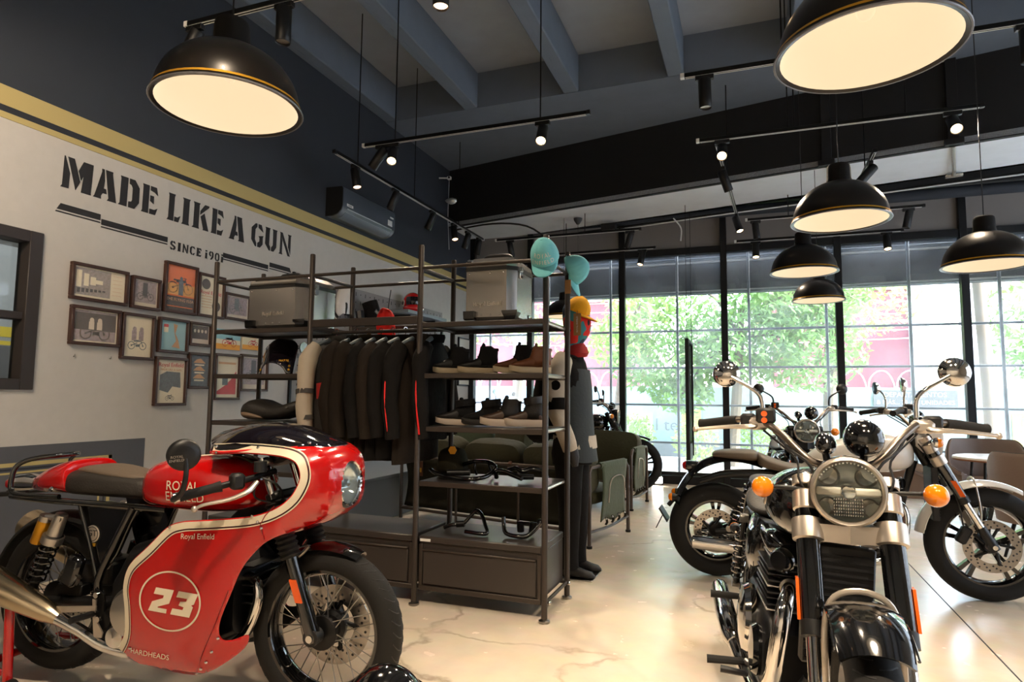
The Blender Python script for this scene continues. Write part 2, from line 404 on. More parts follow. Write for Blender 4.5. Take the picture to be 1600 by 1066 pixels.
# security grille outside the glass
pm('grille_paint', (104,112,120), .5, .2)
gv = MB()
def gb(x): return MB().box((x, 9.95, 1.75), (.036, .04, 3.35), .004)
gx0 = -2.05
k = 0
for j in range(-2, 8):
    x = gx0+j*1.022
    if x < RX: struct('trim_%d' % (80+k), gb(x), 'grille_paint'); k += 1
for z in (.585, 1.15, 1.71, 2.27, 2.84, 3.36): struct('trim_%d' % (80+k), MB().box((.5, 9.97, z), (10, .03, .032), .004), 'grille_paint'); k += 1
pm('shutter_blue', (38,46,54), .6, var=.1, sc_=3)
ro = MB().box((.5, 10.12, 3.2), (10, .02, .70)); ro.bar((-4.4,10.12,2.85), (5.4,10.12,2.85), .02, 8)
struct('trim_110', ro, 'shutter_blue')
struct('trim_111', MB().box((.5, 10.09, 3.33), (10, .04, .03)).box((.5, 10.09, 2.885), (10, .03, .022)), 'white_paint')
# straight saw-cut joint in the slab
a, b = V((1.02, 4.6, 0)), V((1.13, 2.6, 0))
# portal for the daylight
pl = bpy.data.lights.new('window_portal', 'AREA'); pl.shape = 'RECTANGLE'; pl.size = 9.6; pl.size_y = 3.3
po = bpy.data.objects.new('window_portal', pl); COL.objects.link(po); po.location = (.5, 10.3, 1.75); po.rotation_euler = (R(-90), 0, 0); pl.cycles.is_portal = True


pl = bpy.data.lights.new('added_window_portal', 'AREA'); pl.shape = 'RECTANGLE'; pl.size = 8.5; pl.size_y = 3.3  # portal of the added side window
po = bpy.data.objects.new('added_window_portal', pl); COL.objects.link(po); po.location = (RX+.3, 5.45, 1.85); po.rotation_euler = (R(-90), 0, R(-90)); pl.cycles.is_portal = True
# ================================================================ street outside
pm('asphalt', (176,176,174), .9, var=.1, sc_=6); pm('pale_blue_wall', (160,184,194), .85, var=.05, sc_=4); pm('grey_dado', (128,136,148), .85, var=.06, sc_=3)
pm('red_wall', (112,58,66), .85, var=.08, sc_=3); pm('white_wall', (205,205,203), .85); pm('banner_grey', (104,108,116), .7)
pm('poster_yellow', (226,206,110), .7); pm('bark', (116,104,92), .9, bump=.4, sc_=12); pm('wire_white', (220,222,224), .6); pm('ink_pale', (170,176,184), .8); pm('galv', (200,204,208), .4, .6)
def leaf_mat(n, c):
    m = pm(n, c, .6, var=.25, sc_=3); b = m.node_tree.nodes['Principled BSDF']; b.inputs['Subsurface Weight'].default_value = 0
    nt = m.node_tree; t = nt.nodes.new('ShaderNodeBsdfTranslucent'); t.inputs[0].default_value = (*lin((min(255,c[0]+40), min(255,c[1]+40), c[2])), 1)
    x = nt.nodes.new('ShaderNodeMixShader'); x.inputs[0].default_value = .4; o = [q for q in nt.nodes if q.type == 'OUTPUT_MATERIAL'][0]
    nt.links.new(b.outputs[0], x.inputs[1]); nt.links.new(t.outputs[0], x.inputs[2]); nt.links.new(x.outputs[0], o.inputs[0])
leaf_mat('leaf', (96,134,78)); leaf_mat('leaf_light', (124,152,94))
struct('street', bx(-60, 80, -40, 60, -.4, -.16).box((10,12.2,-.09), (80,4.2,.14)), 'asphalt')
SY = 14.5
w = bx(-14, 20, SY, SY+.25, .27, 1.5); struct('wall_street', w, 'pale_blue_wall')
struct('wall_street_base', bx(-14, 20, SY-.03, SY+.25, -.02, .27), 'grey_dado')
struct('wall_street_white', bx(-2.66, -2.06, SY-.05, SY, -.02, .9), 'white_wall')
bw = thing('barbed_wire', 'coils of barbed wire along the top of the pale blue street wall', 'barbed wire', (0, SY+.12, 1.50))
for j in range(64):
    x = -12+j*.5
    mk('wire_arc', MB().tube([(x+.23*cos(a)-.05, .06*sin(3*a), .34*sin(a)) for a in [pi*i/10 for i in range(11)]], .014, 5), 'galv', bw)
for lab, x0, x1 in (('crimson building with a pale corner strip, seen left of the yellow cap', -10.5, -4.0), ('crimson building behind the middle of the window wall, right of the tree', .2, 4.9)):
  rb = thing('red_building', lab, 'building', (0, 22, 0))
  mk('wall', bx(x0, x1, 0, 6, 0, 14), 'red_wall', rb)
  for x in (x0, x0+2.4 if x0 < 0 else x1-.45): mk('pilaster', bx(x, x+.45, -.12, 0, 0, 14), 'white_wall', rb)
  for z in (4.6, 7.4):
    for x in (x0+.8, x1-1.6):
        o = mk('window', bx(x, x+1.1, -.06, 0, z, z+1.5), 'white_wall', rb); mk('pane', bx(x+.08, x+1.02, -.08, -.05, z+.08, z+1.42), 'frame_black', o)
wb = thing('white_building', 'tall white building beyond the street wall', 'building', (0, 19.5, 0))
mk('wall', bx(5.6, 24, 0, 2, 0, 5), 'white_wall', wb)
for x in (12.6, 15): o = mk('window', bx(x, x+1.2, -.05, 0, 3, 4.3), 'frame_dark', wb)
def foliage(n, blobs, s0, s1, seed):
    r = random.Random(seed); m = MB()
    for c, rad, k in blobs:
        for i in range(int(n*k)):
            while True:
                p = V((r.uniform(-1,1), r.uniform(-1,1), r.uniform(-1,1)))
                if .25 < p.length < 1: break
            p = V(c)+V((p.x*rad[0], p.y*rad[1], p.z*rad[2]))
            a = V((r.uniform(-1,1), r.uniform(-1,1), r.uniform(-1,1))).normalized(); b = a.orthogonal().normalized(); s = r.uniform(s0, s1)
            m.add([p-a*s, p-b*s*.4, p+a*s, p+b*s*.4], [(0,1,2,3)])
    return m
def tree(label, x, y, h, trunk_r, lean, blobs, n, mat, seed, group='street trees'):
    t = thing('tree', label, 'tree', (x, y, -.02), 0, group)
    top = V((lean, 0, h))
    mk('trunk', MB().tube([(0,0,0), (lean*.4,.03,h*.4), (lean*.8,-.04,h*.75), top], [trunk_r, trunk_r*.9, trunk_r*.75, trunk_r*.5], 9, sm=4), 'bark', t)
    r = random.Random(seed+5)
    for c, rad, k in blobs:
        mk('branch', MB().tube([top*.8, (top*.8+V(c))/2+V((0,0,.2)), V(c)], [trunk_r*.5, trunk_r*.32, .02], 6, sm=3), 'bark', t)
    f = mk('foliage', foliage(n, blobs, .05, .11, seed), mat, t, ang=0, kind='stuff')
tree('broad leafy street tree in the middle panes of the window wall', -.35, 13.0, 3.0, .11, .2,
     [((-1.2,0,2.0),(1.2,.8,.7),1), ((.1,0,2.3),(1.2,.8,.8),1.1), ((1.3,.1,2.2),(1.1,.8,.8),1), ((-.5,0,3.4),(1.5,1,.9),1), ((1.2,0,3.3),(1.3,1,.8),1), ((-.9,-.2,1.35),(.6,.5,.4),.4)], 1500, 'leaf', 11)
tree('slender pale-trunked tree behind the hanging sign cables', 1.35, 13.4, 3.4, .13, .1, [((.5,0,3.2),(1.1,.8,.8),.8), ((-.5,0,3.0),(1.0,.8,.7),.7), ((0,0,3.9),(1.4,1,.7),.6)], 1300, 'leaf_light', 12)
tree('leafy tree behind the leaning pole at the right end of the window wall', 5.4, 13.3, 3.0, .12, -.3, [((-.6,0,2.6),(1.1,.8,.9),1), ((.6,0,2.8),(1.2,.8,1.0),1), ((0,0,1.9),(1.3,.8,.5),.7), ((1.9,0,2.4),(1.0,.8,.9),.8)], 1300, 'leaf', 13)
tree('bare forked tree seen above the boots on the rack', -4.9, 13.2, 2.4, .1, .25, [((-.3,0,2.9),(1.0,.8,.5),.35), ((.8,0,2.8),(.9,.8,.6),.35)], 900, 'leaf_light', 14)
tree('tree with yellow-green leaves left of the tall black mullion', -2.6, 12.6, 2.6, .09, .3, [((.2,0,2.4),(.7,.6,.6),.6), ((.6,0,3.1),(.8,.6,.6),.6)], 900, 'leaf_light', 15)
for i, (x, y, lab) in enumerate(((-2.35, 14.1, 'green shrub against the white part of the street wall'), (.15, 14.0, 'grassy shrub at the foot of the street wall under the poster'), (.8, 12.2, 'low bright shrub just outside the window behind the black cruiser'), (-.95, 12.0, 'small bright plant outside near the rear armchair'))):
    s = thing('shrub', lab, 'shrub', (x, y, -.02), 0, 'street shrubs')
    mk('stem', MB().bar((0,0,0), (0,0,.4), .02, 6), 'bark', s); mk('foliage', foliage(420, [((0,0,.5),(.42,.3,.45),1)], .04, .08, 40+i), 'leaf_light', s, ang=0, kind='stuff')
po_ = thing('utility_pole', 'grey wooden utility pole leaning in the right-hand window bay', 'pole', (3.56, 12.2, -.02))
mk('shaft', MB().tube([(0,0,0),(-.03,0,1.5),(-.09,0,3.2),(-.2,0,6)], [.10,.09,.085,.08], 10), 'bark', po_); mk('crossarm', bx(-1.0, .6, -.05, .05, 5.2, 5.3), 'bark', po_)
for i in range(14):
    z = 2.6+i*.19; y = 15.2+.12*(i % 4)
    tag(mk('overhead_cable', MB().tube([(-14, y, z+.5), (-4, y, z-.1+.05*(i % 3)), (5, y, z), (14, y, z+.6+.1*(i % 2))], .011, 5, sm=5), 'wire_white'),
        'pale overhead cable sagging across the street above the wall', 'cable', 'overhead street cables')
bn_ = thing('banner', 'grey banner with two lines of white lettering on the street wall', 'banner', (2.98, SY-.03, 1.29))
mk('cloth', MB().box((0,0,0), (1.42,.03,.32), .005), 'banner_grey', bn_)
text('lettering', 'DEPARTAMENTOS', 'white_wall', bn_, (0,-.02,.07), (1,0,0), (0,0,1), .13); text('lettering', '& MÁS... 31 A... UNIDADES', 'white_wall', bn_, (0,-.02,-.08), (1,0,0), (0,0,1), .115)
ps = thing('poster', 'yellow poster with dark lettering at the far right of the street wall', 'poster', (5.05, SY-.03, .65))
mk('sheet', MB().box((0,0,0), (1.05,.02,.74), .003), 'poster_yellow', ps)
for i, s_ in enumerate(('REASON', 'LAVADO', 'PROFUN')): text('lettering', s_, 'grey_dado', ps, (0,-.015,.22-.22*i), (1,0,0), (0,0,1), .2)
ps = thing('poster', 'small yellow notice on the pale blue wall behind the hanging sign', 'poster', (-1.23, SY-.03, .74))
mk('sheet', MB().box((0,0,0), (.4,.02,.54), .003), 'poster_yellow', ps)
for i in range(3): text('lettering', 'PA', 'grey_dado', ps, (0,-.015,.18-.18*i), (1,0,0), (0,0,1), .14)
t = text('wall_lettering', 'l te', 'grey_dado', None, (-1.76, SY-.006, .66), (1,0,0), (0,0,1), .38); tag(t, 'grey painted letters on the pale blue street wall', 'lettering')
fl = thing('floodlight', 'small bright floodlight standing on the floor by the window sill', 'lamp', (-1.29, 9.55, 0))
mk('housing', MB().box((0,0,.07), (.16,.06,.12), .01), 'black_metal', fl); mk('stand', MB().box((0,0,.01), (.12,.1,.02), .004), 'black_metal', fl)
pm('flood_glow', (255,250,240), .5, emit=40, emc=(255,248,235)); mk('lens', MB().box((0,-.034,.075), (.13,.01,.09), .003), 'flood_glow', fl)
# ================================================================ lamps
pm('pendant_black', (34,30,27), .32, .35, coat=.15); pm('neck_black', (26,24,23), .75, spec=.25); pm('gold_line', (214,160,48), .35, .6); pm('reflector_cream', (150,130,104), .5, emit=.51, emc=(250,224,186)); pm('bulb_glow', (150,130,104), .5, emit=.52, emc=(250,224,186)); pm('rim_grey', (120,120,124), .35, .5)
pm('spot_glow', (255,222,180), .5, emit=9, emc=(255,214,158)); pm('spot_off', (150,140,128), .25, .6); pm('spot_dim', (255,210,170), .5, emit=3.2, emc=(255,205,160))
def lamp_light(par, kind, loc, e, d=None, size=.05, cone=80, col=(1,.8,.58)):
    l = bpy.data.lights.new('lamp', kind); l.energy = e; l.color = col
    if kind == 'SPOT': l.spot_size = R(cone); l.spot_blend = .7; l.shadow_soft_size = size
    else: l.shadow_soft_size = size
    o = bpy.data.objects.new('lamp', l); COL.objects.link(o); o.location = loc; o.parent = par
    if d is not None: o.rotation_euler = V(d).to_track_quat('-Z', 'Y').to_euler()
    return o
_pp = [(.058,.30),(.060,.285)]
def dome(t0, t1, n, r=.268, h=.235, z0=.02):
    return [(r*cos(t0+(t1-t0)*i/n), z0+h*sin(t0+(t1-t0)*i/n)) for i in range(n+1)]
def pendant(label, x, y, z, cz=HZ):
    t = thing('pendant_lamp', label, 'pendant lamp', (x, y, z), 0, 'black dome pendant lamps')
    sh = [(.262,.004),(.275,.0),(.281,.006),(.276,.016)]+dome(0, R(75), 16)+[(.069,.256),(.068,.27)]
    mk('shade', MB().lathe(sh, (0,0,0), (0,0,1), 56), 'pendant_black', t)
    mk('rim', MB().tube([(.279*cos(2*pi*i/56), .279*sin(2*pi*i/56), .003) for i in range(56)], .0045, 6, closed=True), 'rim_grey', t)
    mk('gold_band', MB().lathe([(.2775,.0165),(.2735,.0265),(.271,.0270)], (0,0,0), (0,0,1), 56), 'gold_line', t)
    mk('reflector', MB().lathe([(.262,.006)]+dome(R(4), R(90), 12, .258, .22, .008), (0,0,0), (0,0,1), 48), 'reflector_cream', t)
    mk('neck', MB().lathe([(.0,.362),(.056,.362),(.064,.354),(.067,.335),(.069,.27),(.074,.252),(.074,.24)], (0,0,0), (0,0,1), 32), 'neck_black', t)
    mk('bulb', MB().ell((0,0,.15), (.03,.03,.04), 16, 10), 'bulb_glow', t)
    mk('cable', MB().bar((0,0,.36), (0,0,cz-z), .0035, 6), 'black_plastic', t)
    lamp_light(t, 'SPOT', (0,0,.012), 26, (0,0,-1), .12, 150, (1,.83,.62))
pendant('black dome pendant lamp hanging in front of the painted wall slogan', -1.917, 1.901, 2.375)
pendant('largest black dome pendant lamp, cut off by the top edge of the photo', .376, 2.264, 2.372)
pendant('black dome pendant lamp directly above the round headlight of the black cruiser', .537, 4.33, 2.342)
pendant('black dome pendant lamp, second lowest of the three hanging in a column', .459, 6.141, 2.366)
pendant('smallest and lowest black dome pendant lamp of the three hanging in a column', .741, 7.992, 2.37, 3.9)
pendant('black dome pendant lamp at the right edge above the brown chairs', 1.60, 5.435, 2.216)
pendant('distant black dome pendant lamp half hidden behind the yellow cap', -2.55, 9.0, 2.42, 3.9)

def track(label, a, b, rods, z=3.6):
    a = V((a[0],a[1],z)); b = V((b[0],b[1],z)); c = (a+b)/2; d = (b-a).normalized(); L = (b-a).length
    t = thing('lighting_track', label, 'lighting track', c, 0, 'ceiling lighting tracks')
    m = MB().box((0,0,.012), (L,.036,.032), .003, Matrix.Rotation(math.atan2(d.y,d.x), 3, 'Z')); mk('rail', m, 'black_metal', t)
    r2 = Matrix.Rotation(math.atan2(d.y,d.x), 3, 'Z'); g = MB()
    for s in (-1, 1): g.box(r2 @ V((0, s*.010, -.0055)), (L-.02,.004,.004), 0, r2)
    mk('conductor', g, 'white_plastic', t, kind='stuff')  # conductors coloured white for the daylight they reflect
    for s in (-1, 1): mk('end_cap', MB().box(r2 @ V((s*(L/2+.012),0,.012)), (.03,.038,.036), .002, r2), 'white_plastic' if s*d.dot(V((1,-1,0))) < 0 else 'black_satin', t)
    for x, y, top in rods: mk('hanging_rod', MB().bar((x-c.x,y-c.y,.02), (x-c.x,y-c.y,top-z), .006, 8), 'black_metal', t)
def spot(label, x, y, d, lit=0, z=3.6, e=75, ax=(1,0,0), cone=75):
    t = thing('track_spotlight', label, 'spotlight', (x, y, z-.005), 0, 'black cylinder track spotlights')
    d = V(d).normalized(); a = math.atan2(ax[1], ax[0]); r2 = Matrix.Rotation(a, 3, 'Z'); p = V((0,0,-.085))
    mk('adaptor', MB().box((0,0,-.02), (.13,.036,.034), .003, r2), 'black_satin', t)
    mk('bracket', MB().bar((0,0,-.035), p, .009, 8), 'black_metal', t)
    f = p+d*.165; b = p-d*.055
    mk('housing', MB().lathe([(.0,0),(.041,0),(.045,.006),(.045,.216),(.042,.22),(.038,.212)], b, d, 24), 'black_satin', t)
    mk('lens', MB().lathe([(.0,0),(.038,0)], b+d*.208, d, 20), ('spot_off','spot_glow','spot_dim')[lit], t)
    if lit: lamp_light(t, 'SPOT', f+d*.02, e*(1 if lit == 1 else .7), d, .04, cone)
track('long lighting track crossing in front of the ceiling beams, left of centre', (-3.386,5.04), (-1.231,5.04), [(-3.06,5.04,HZ), (-1.64,5.04,HZ)])
track('lighting track running along the dark wall above the air conditioner', (-3.75,5.08), (-3.75,8.75), [(-3.75,5.46,HZ), (-3.75,6.65,HZ), (-3.75,7.9,4.8)])
track('lighting track passing behind the largest pendant lamp', (-.414,4.68), (1.85,4.68), [(.25,4.68,HZ), (1.2,4.68,HZ)])
track('lighting track below the black beam, right of centre', (-.4,5.95), (1.771,5.95), [(.35,5.95,HZ), (1.25,5.95,HZ), (.4,5.95,HZ)])
track('lighting track behind the top-left pendant lamp', (-3.336,2.95), (-1.2,2.95), [(-2.2,2.95,HZ)])
track('lighting track just above the top edge of the photo', (-.7,3.35), (1.7,3.35), [(.5,3.35,HZ)])
track('lighting track over the rack, near the window header', (-3.567,8.87), (-1.418,8.87), [(-2.2,8.87,3.9)])
track('short lighting track at the window header behind the blue cap', (-2.9,9.3), (-1.28,9.3), [(-2.6,9.3,3.9)], 3.42)
track('lighting track at the window header behind the middle pendant', (.0,8.87), (2.0,8.87), [(.5,8.87,3.9)])
track('lowest lighting track along the window header', (-.15,9.3), (1.85,9.3), [(.7,9.3,4.8)], 3.42)
track('lighting track running towards the window from the right-hand spotlights', (-.25,6.1), (-.12,8.7), [(-.2,7.4,4.8)])
track('short lighting track above the middle pendant', (1.15,6.75), (1.15,7.8), [(1.15,7.3,4.8)])
spot('unlit spotlight tilted to the left at the left end of the long track', -3.2, 5.04, (-.55,-.1,-.8), 0)
spot('brightly lit spotlight at the left end of the long track', -3.08, 5.04, (.25,-.55,-.75), 1)
spot('brightly lit spotlight near the right end of the long track', -1.62, 5.04, (.1,-.6,-.8), 1)
Yx = (0,1,0)
spot('spotlight nearest the air conditioner on the track along the dark wall', -3.75, 5.42, (.25,-.1,-.95), 2, ax=Yx)
spot('unlit spotlight over the right half of the air conditioner', -3.75, 6.21, (-.35,-.1,-.9), 0, ax=Yx)
spot('unlit spotlight third along the track by the dark wall', -3.75, 7.12, (-.35,-.1,-.9), 0, ax=Yx)
spot('lit spotlight fourth along the track by the dark wall', -3.75, 7.75, (.25,-.25,-.9), 2, ax=Yx)
spot('unlit spotlight fifth along the track by the dark wall', -3.75, 8.2, (-.3,0,-.9), 0, ax=Yx)
spot('unlit spotlight at the far end of the track by the dark wall', -3.75, 8.6, (-.2,.1,-.9), 0, ax=Yx)
spot('unlit spotlight pointing straight down left of the largest pendant', -.27, 4.68, (0.02,0,-1), 0)
spot('unlit spotlight cut by the right edge of the photo', 1.66, 4.68, (0,0,-1), 0)
spot('brightly lit spotlight at the left end of the track below the black beam', -.2, 5.95, (.0,-.75,-.7), 1, e=95)
spot('brightly lit spotlight at the right end of the track below the black beam', 1.58, 5.95, (-.05,-.75,-.7), 1, e=95)
spot('unlit spotlight hidden behind the top-left pendant lamp', -3.28, 2.95, (-.5,0,-.8), 0)
spot('unlit spotlight pointing straight down right of the top-left pendant', -2.58, 2.95, (0,0,-1), 0)
spot('spotlight cut by the top edge over the long track', -1.53, 2.95, (0,0,-1), 2)
spot('lit spotlight cut by the top edge of the photo, left of the largest pendant', -.17, 3.35, (.35,-.2,-.85), 1)
spot('unlit spotlight above the left silver case by the window header', -3.35, 8.87, (.15,.1,-.95), 0)
spot('unlit tilted spotlight above the yellow cap', -1.55, 8.87, (-.3,.1,-.9), 0)
spot('small lit spotlight right of the second turquoise cap', -1.45, 9.3, (-.15,-.3,-.9), 1, 3.42, e=40)
spot('unlit spotlight at the left end of the track behind the middle pendant', .1, 8.87, (.1,0,-1), 0)
spot('unlit spotlight right of the middle pendant by the window header', 1.85, 8.87, (-.2,0,-.95), 0)
spot('small lit spotlight left of the column of pendants', .1, 9.3, (0,-.35,-.9), 1, 3.42, e=40)
spot('small lit spotlight on the lowest track, right of the column of pendants', 1.68, 9.3, (0,-.35,-.9), 1, 3.42, e=40)
spot('unlit tilted spotlight under the left lit spotlight below the black beam', -.22, 6.7, (.3,.2,-.9), 0, ax=Yx)
spot('lit spotlight at the window end of the track under the black beam', -.13, 8.5, (.25,-.3,-.9), 1, ax=Yx, e=50)
spot('unlit spotlight tilted left above the middle pendant', 1.15, 7.0, (-.6,-.2,-.7), 0, ax=Yx)
# unseen tracks carried on behind the camera, added to light the near shop
track('unseen lighting track behind the camera', (-3.3,.6), (2.4,.6), [(-2,.6,HZ), (1,.6,HZ)])
track('unseen rear lighting track behind the camera', (-3.3,-1.4), (2.4,-1.4), [(-2,-1.4,HZ), (1,-1.4,HZ)])  # added so its spots light the back wall for chrome to reflect
for i, (x, y, d) in enumerate(((-3.0,.6,(-.42,.78,-.42)), (-2.2,.6,(-.55,.80,-.38)), (-1.0,.6,(-.2,.35,-.9)), (0.2,.6,(0.05,.3,-.9)), (1.3,.6,(-.1,.3,-.9)), (-2.8,-1.4,(-.1,-.6,-.6)), (-1,-1.4,(0,-.6,-.6)), (1,-1.4,(0,-.6,-.6)))):
    spot('unseen lit spotlight behind the camera, %s along the %s track' % (('first','second','third','fourth','fifth','first','second','third')[i], 'nearer' if i < 5 else 'rear'), x, y, d, 1, e=190 if i > 1 else 85)
# ================================================================ display rack and what is on it
pm('rack_metal', (62,55,50), .42, .35, bump=.03, sc_=200); pm('shelf_metal', (58,54,52), .3, .5); pm('cabinet_grey', (60,55,52), .33, .2, bump=.02, sc_=150)
PX = (-3.58, -2.75, -1.925, -1.105); FY, RY = 3.52, 3.99
rack = thing('display_rack', 'tall brown-black tubular clothes and shoe rack in three bays, mid shop', 'rack', (-2.34, 3.75, 0))
def rk(m): m.T = Matrix.Translation((2.34,-3.75,0)); return m
for x in PX:
    for y in (FY, RY):
        p = mk('post', rk(MB()).lathe([(0,2.195),(.014,2.195),(.0175,2.19),(.0175,.02)], (x,y,0), (0,0,1), 14), 'rack_metal', rack)
        mk('foot', rk(MB()).lathe([(0,0),(.028,0),(.032,.004),(.032,.012),(.012,.02),(.012,.03)], (x,y,0), (0,0,1), 16), 'steel', p)
for i in range(3):
    a, b = PX[i], PX[i+1]
    for y in (FY, RY): mk('top_rail', rk(MB()).bar((a,y,2.05), (b,y,2.05), .011, 10), 'rack_metal', rack)
    mk('base_rail', rk(MB()).bar((a,RY,.1), (b,RY,.1), .011, 10), 'rack_metal', rack)
for x in PX:
    mk('side_rail', rk(MB()).bar((x,FY,2.05), (x,RY,2.05), .011, 10), 'rack_metal', rack)
    q = mk('side_rail', rk(MB()).bar((x,FY,.1), (x,RY,.1), .011, 10), 'rack_metal', rack)
    mk('bolt', rk(MB()).ell((x+.02,FY+.03,.1), (.012,.012,.012), 10, 6).ell((x+.02,RY-.03,.1), (.012,.012,.012), 10, 6), 'chrome', q, kind='stuff')
def shelf(i, z, t=.022):
    a, b = PX[i]+.016, PX[i+1]-.016
    s = mk('shelf', rk(MB()).box(((a+b)/2,(FY+RY)/2,z), (b-a,RY-FY,t*.4), .002), 'shelf_metal', rack)
    for y in (FY+.005, RY-.005): mk('lip', rk(MB()).box(((a+b)/2,y,z-.012), (b-a,.014,.03), .003), 'rack_metal', s)
    for x in (a+.004, b-.004):
        for dy in (-.02,): mk('bracket', rk(MB()).bar((x,FY,z-.012), (x,RY,z-.012), .010, 8), 'satin_silver' if x > -1.2 else 'rack_metal', s)
for z in (1.70, 1.385, 1.06, .73): shelf(0, z); shelf(2, z)
mk('front_beam', rk(MB()).box(((PX[1]+PX[2])/2,FY,1.722), (PX[2]-PX[1]-.03,.02,.052), .003), 'rack_metal', rack)
mk('back_beam', rk(MB()).box(((PX[1]+PX[2])/2,RY,1.722), (PX[2]-PX[1]-.03,.02,.052), .003), 'rack_metal', rack)
mk('clothes_rail', rk(MB()).bar((PX[1],3.76,1.685), (PX[2],3.76,1.685), .012, 12), 'rack_metal', rack)
for x in (PX[1], PX[2]): mk('rail_support', rk(MB()).box((x,3.76,1.70), (.02,.46,.03), .003), 'rack_metal', rack)
for i, lab in ((0,'low charcoal drawer cabinet under the left rack bay'), (1,'low charcoal drawer cabinet under the hanging jackets'), (2,'low charcoal drawer cabinet under the shoe shelves, with a small white tag')):
    a, b = PX[i]+.022, PX[i+1]-.022
    c = thing('drawer_cabinet', lab, 'cabinet', ((a+b)/2, 3.755, .085), 0, 'drawer cabinets in the rack'); w = b-a
    mk('carcass', MB().box((0,.0,.155), (w,.43,.26), .004), 'cabinet_grey', c)
    mk('lid', MB().box((0,-.002,.303), (w,.458,.042), .006), 'cabinet_grey', c)
    fr = MB()
    for s in (-1,1): fr.box((s*(w/2-.012),-.218,.14), (.024,.016,.27), .003)
    fr.box((0,-.218,.018), (w,.02,.03), .003); mk('frame', fr, 'rack_metal', c)
    d = mk('drawer', MB().box((0,-.219,.14), (w-.06,.022,.195), .004), 'cabinet_grey', c)
    mk('pull', MB().box((0,-.226,.243), (w-.06,.026,.012), .003), 'rack_metal', d)
    if i == 2: mk('tag', MB().box((-w/2+.045,-.233,.30), (.07,.003,.016), .0008), 'white_plastic', c)
# --- aluminium side cases
pm('case_alu', (160,156,152), .27, .85, var=.06, sc_=3)
def alu_case(label, x0, x1, y0, y1, z, ch, h=.31):
    cx, cy = (x0+x1)/2, (y0+y1)/2; t = thing('aluminium_case', label, 'pannier', (cx, cy, z), 0, 'aluminium panniers on the rack'); w, d = (x1-x0)/2, (y1-y0)/2
    def plan(o): return [(-w+o,-d+o),(w-ch,-d+o),(w-o,-d+ch),(w-o,d-o),(-w+o,d-o)]
    def ringz(o, zz): return [(p[0],p[1],zz) for p in plan(o)]
    mk('body', MB().loft([ringz(.02,.0), ringz(.0,.02), ringz(0,h-.03)]), 'case_alu', t, ang=20)
    mk('lid_seam', MB().loft([ringz(-.004,h-.03), ringz(-.004,h-.005)]), 'black_plastic', t, ang=20)
    mk('lid', MB().loft([ringz(0,h-.005), ringz(.004,h+.025), ringz(.035,h+.055)]), 'case_alu', t, ang=20)
    hd = mk('carry_handle', MB().tube([(-.09,-.03,h+.05),(-.07,-.03,h+.085),(.07,-.03,h+.085),(.09,-.03,h+.05)], .012, 8, sm=3), 'black_plastic', t)
    for k, (px_, py_) in enumerate(((-w+.03,-d),(w-ch/2,-d+ch/2),(w-.03,d-.04))):
        mk('corner_guard', MB().loft([[(px_+sx*r_, py_-.006+sy*r_*.7, zz) for sx, sy in ((-1,-1),(1,-1),(1,1),(-1,1))] for r_, zz in ((.028,-.0),(.034,.008),(.05 if k==1 else .036,.045),(.05 if k==1 else .036,.055))]), 'black_gloss', t, ang=20)
    for px_ in (-w+.02, 0, w-ch-.02):
        for zz in (h-.045,): mk('rivet', MB().ell((px_,-d-.001,zz), (.006,.004,.006), 8, 6), 'chrome', t)
    for k in range(3): mk('rivet', MB().ell((-w*.35+k*.06,-d-.001,.035), (.005,.004,.005), 8, 6), 'chrome', t)
    lt = mk('latch', MB().box((w+.004,-d+ch+.05,h-.04), (.014,.045,.07), .004), 'chrome', t); mk('buckle', MB().box((w+.012,-d+ch+.05,h-.015), (.014,.03,.03), .003), 'steel', lt)
    for k in range(2): mk('lid_corner', MB().box((w*(1 if k else -1)*.9,-d+.03+(ch if k else 0),h+.03), (.05,.05,.03), .01), 'chrome', t)
    text('embossed_lettering', 'Royal Enfield', 'satin_silver', t, (-w*.1,-d-.0015,.10), (1,0,0), (0,0,1), .036, extrude=.002)
alu_case('silver aluminium pannier on the top shelf of the left rack bay', -3.33, -2.86, 3.58, 3.93, 1.712, .075)
alu_case('silver aluminium pannier on the top shelf above the boots', -1.635, -1.32, 3.57, 3.9, 1.712, .05, .335)
# --- windscreen
ws = thing('motorcycle_windscreen', 'black smoked motorcycle windscreen standing on the left rack bay', 'windscreen', (-3.22, 3.75, 1.395)); ws.scale = (1.12,1.12,1.06)
g = MB(); n = 16; rows = []
for j in range(n+1):
    v = j/n; row = []
    hw = .135*(1-.05*v) if v < .7 else .135*.965*sqrt(max(.02, 1-((v-.7)/.3)**2*.85))
    for i in range(n+1):
        u = -1+2*i/n; base = .075*sqrt(max(0, 1-(u/.72)**2)) if abs(u) < .72 else 0
        z = base+(.245-base)*v; row.append((u*hw, -.05+.05*u*u+.07*v, z))
    rows.append(row)
g.loft(rows, closed=False, cap=False); mk('screen', g, 'smoke_screen', ws, solid=.004)
for s in (-1,1): mk('mounting_bolt', MB().ell((s*.112,-.012,.03), (.009,.006,.009), 10, 6), 'gold', ws)
mk('mounting_bolt', MB().ell((.112,-.008,.055), (.009,.006,.009), 10, 6), 'gold', ws)
text('decal', 'MATTE', 'gold', ws, (.09,-.034,.09), (1,.45,0), (0,.1,1), .02)
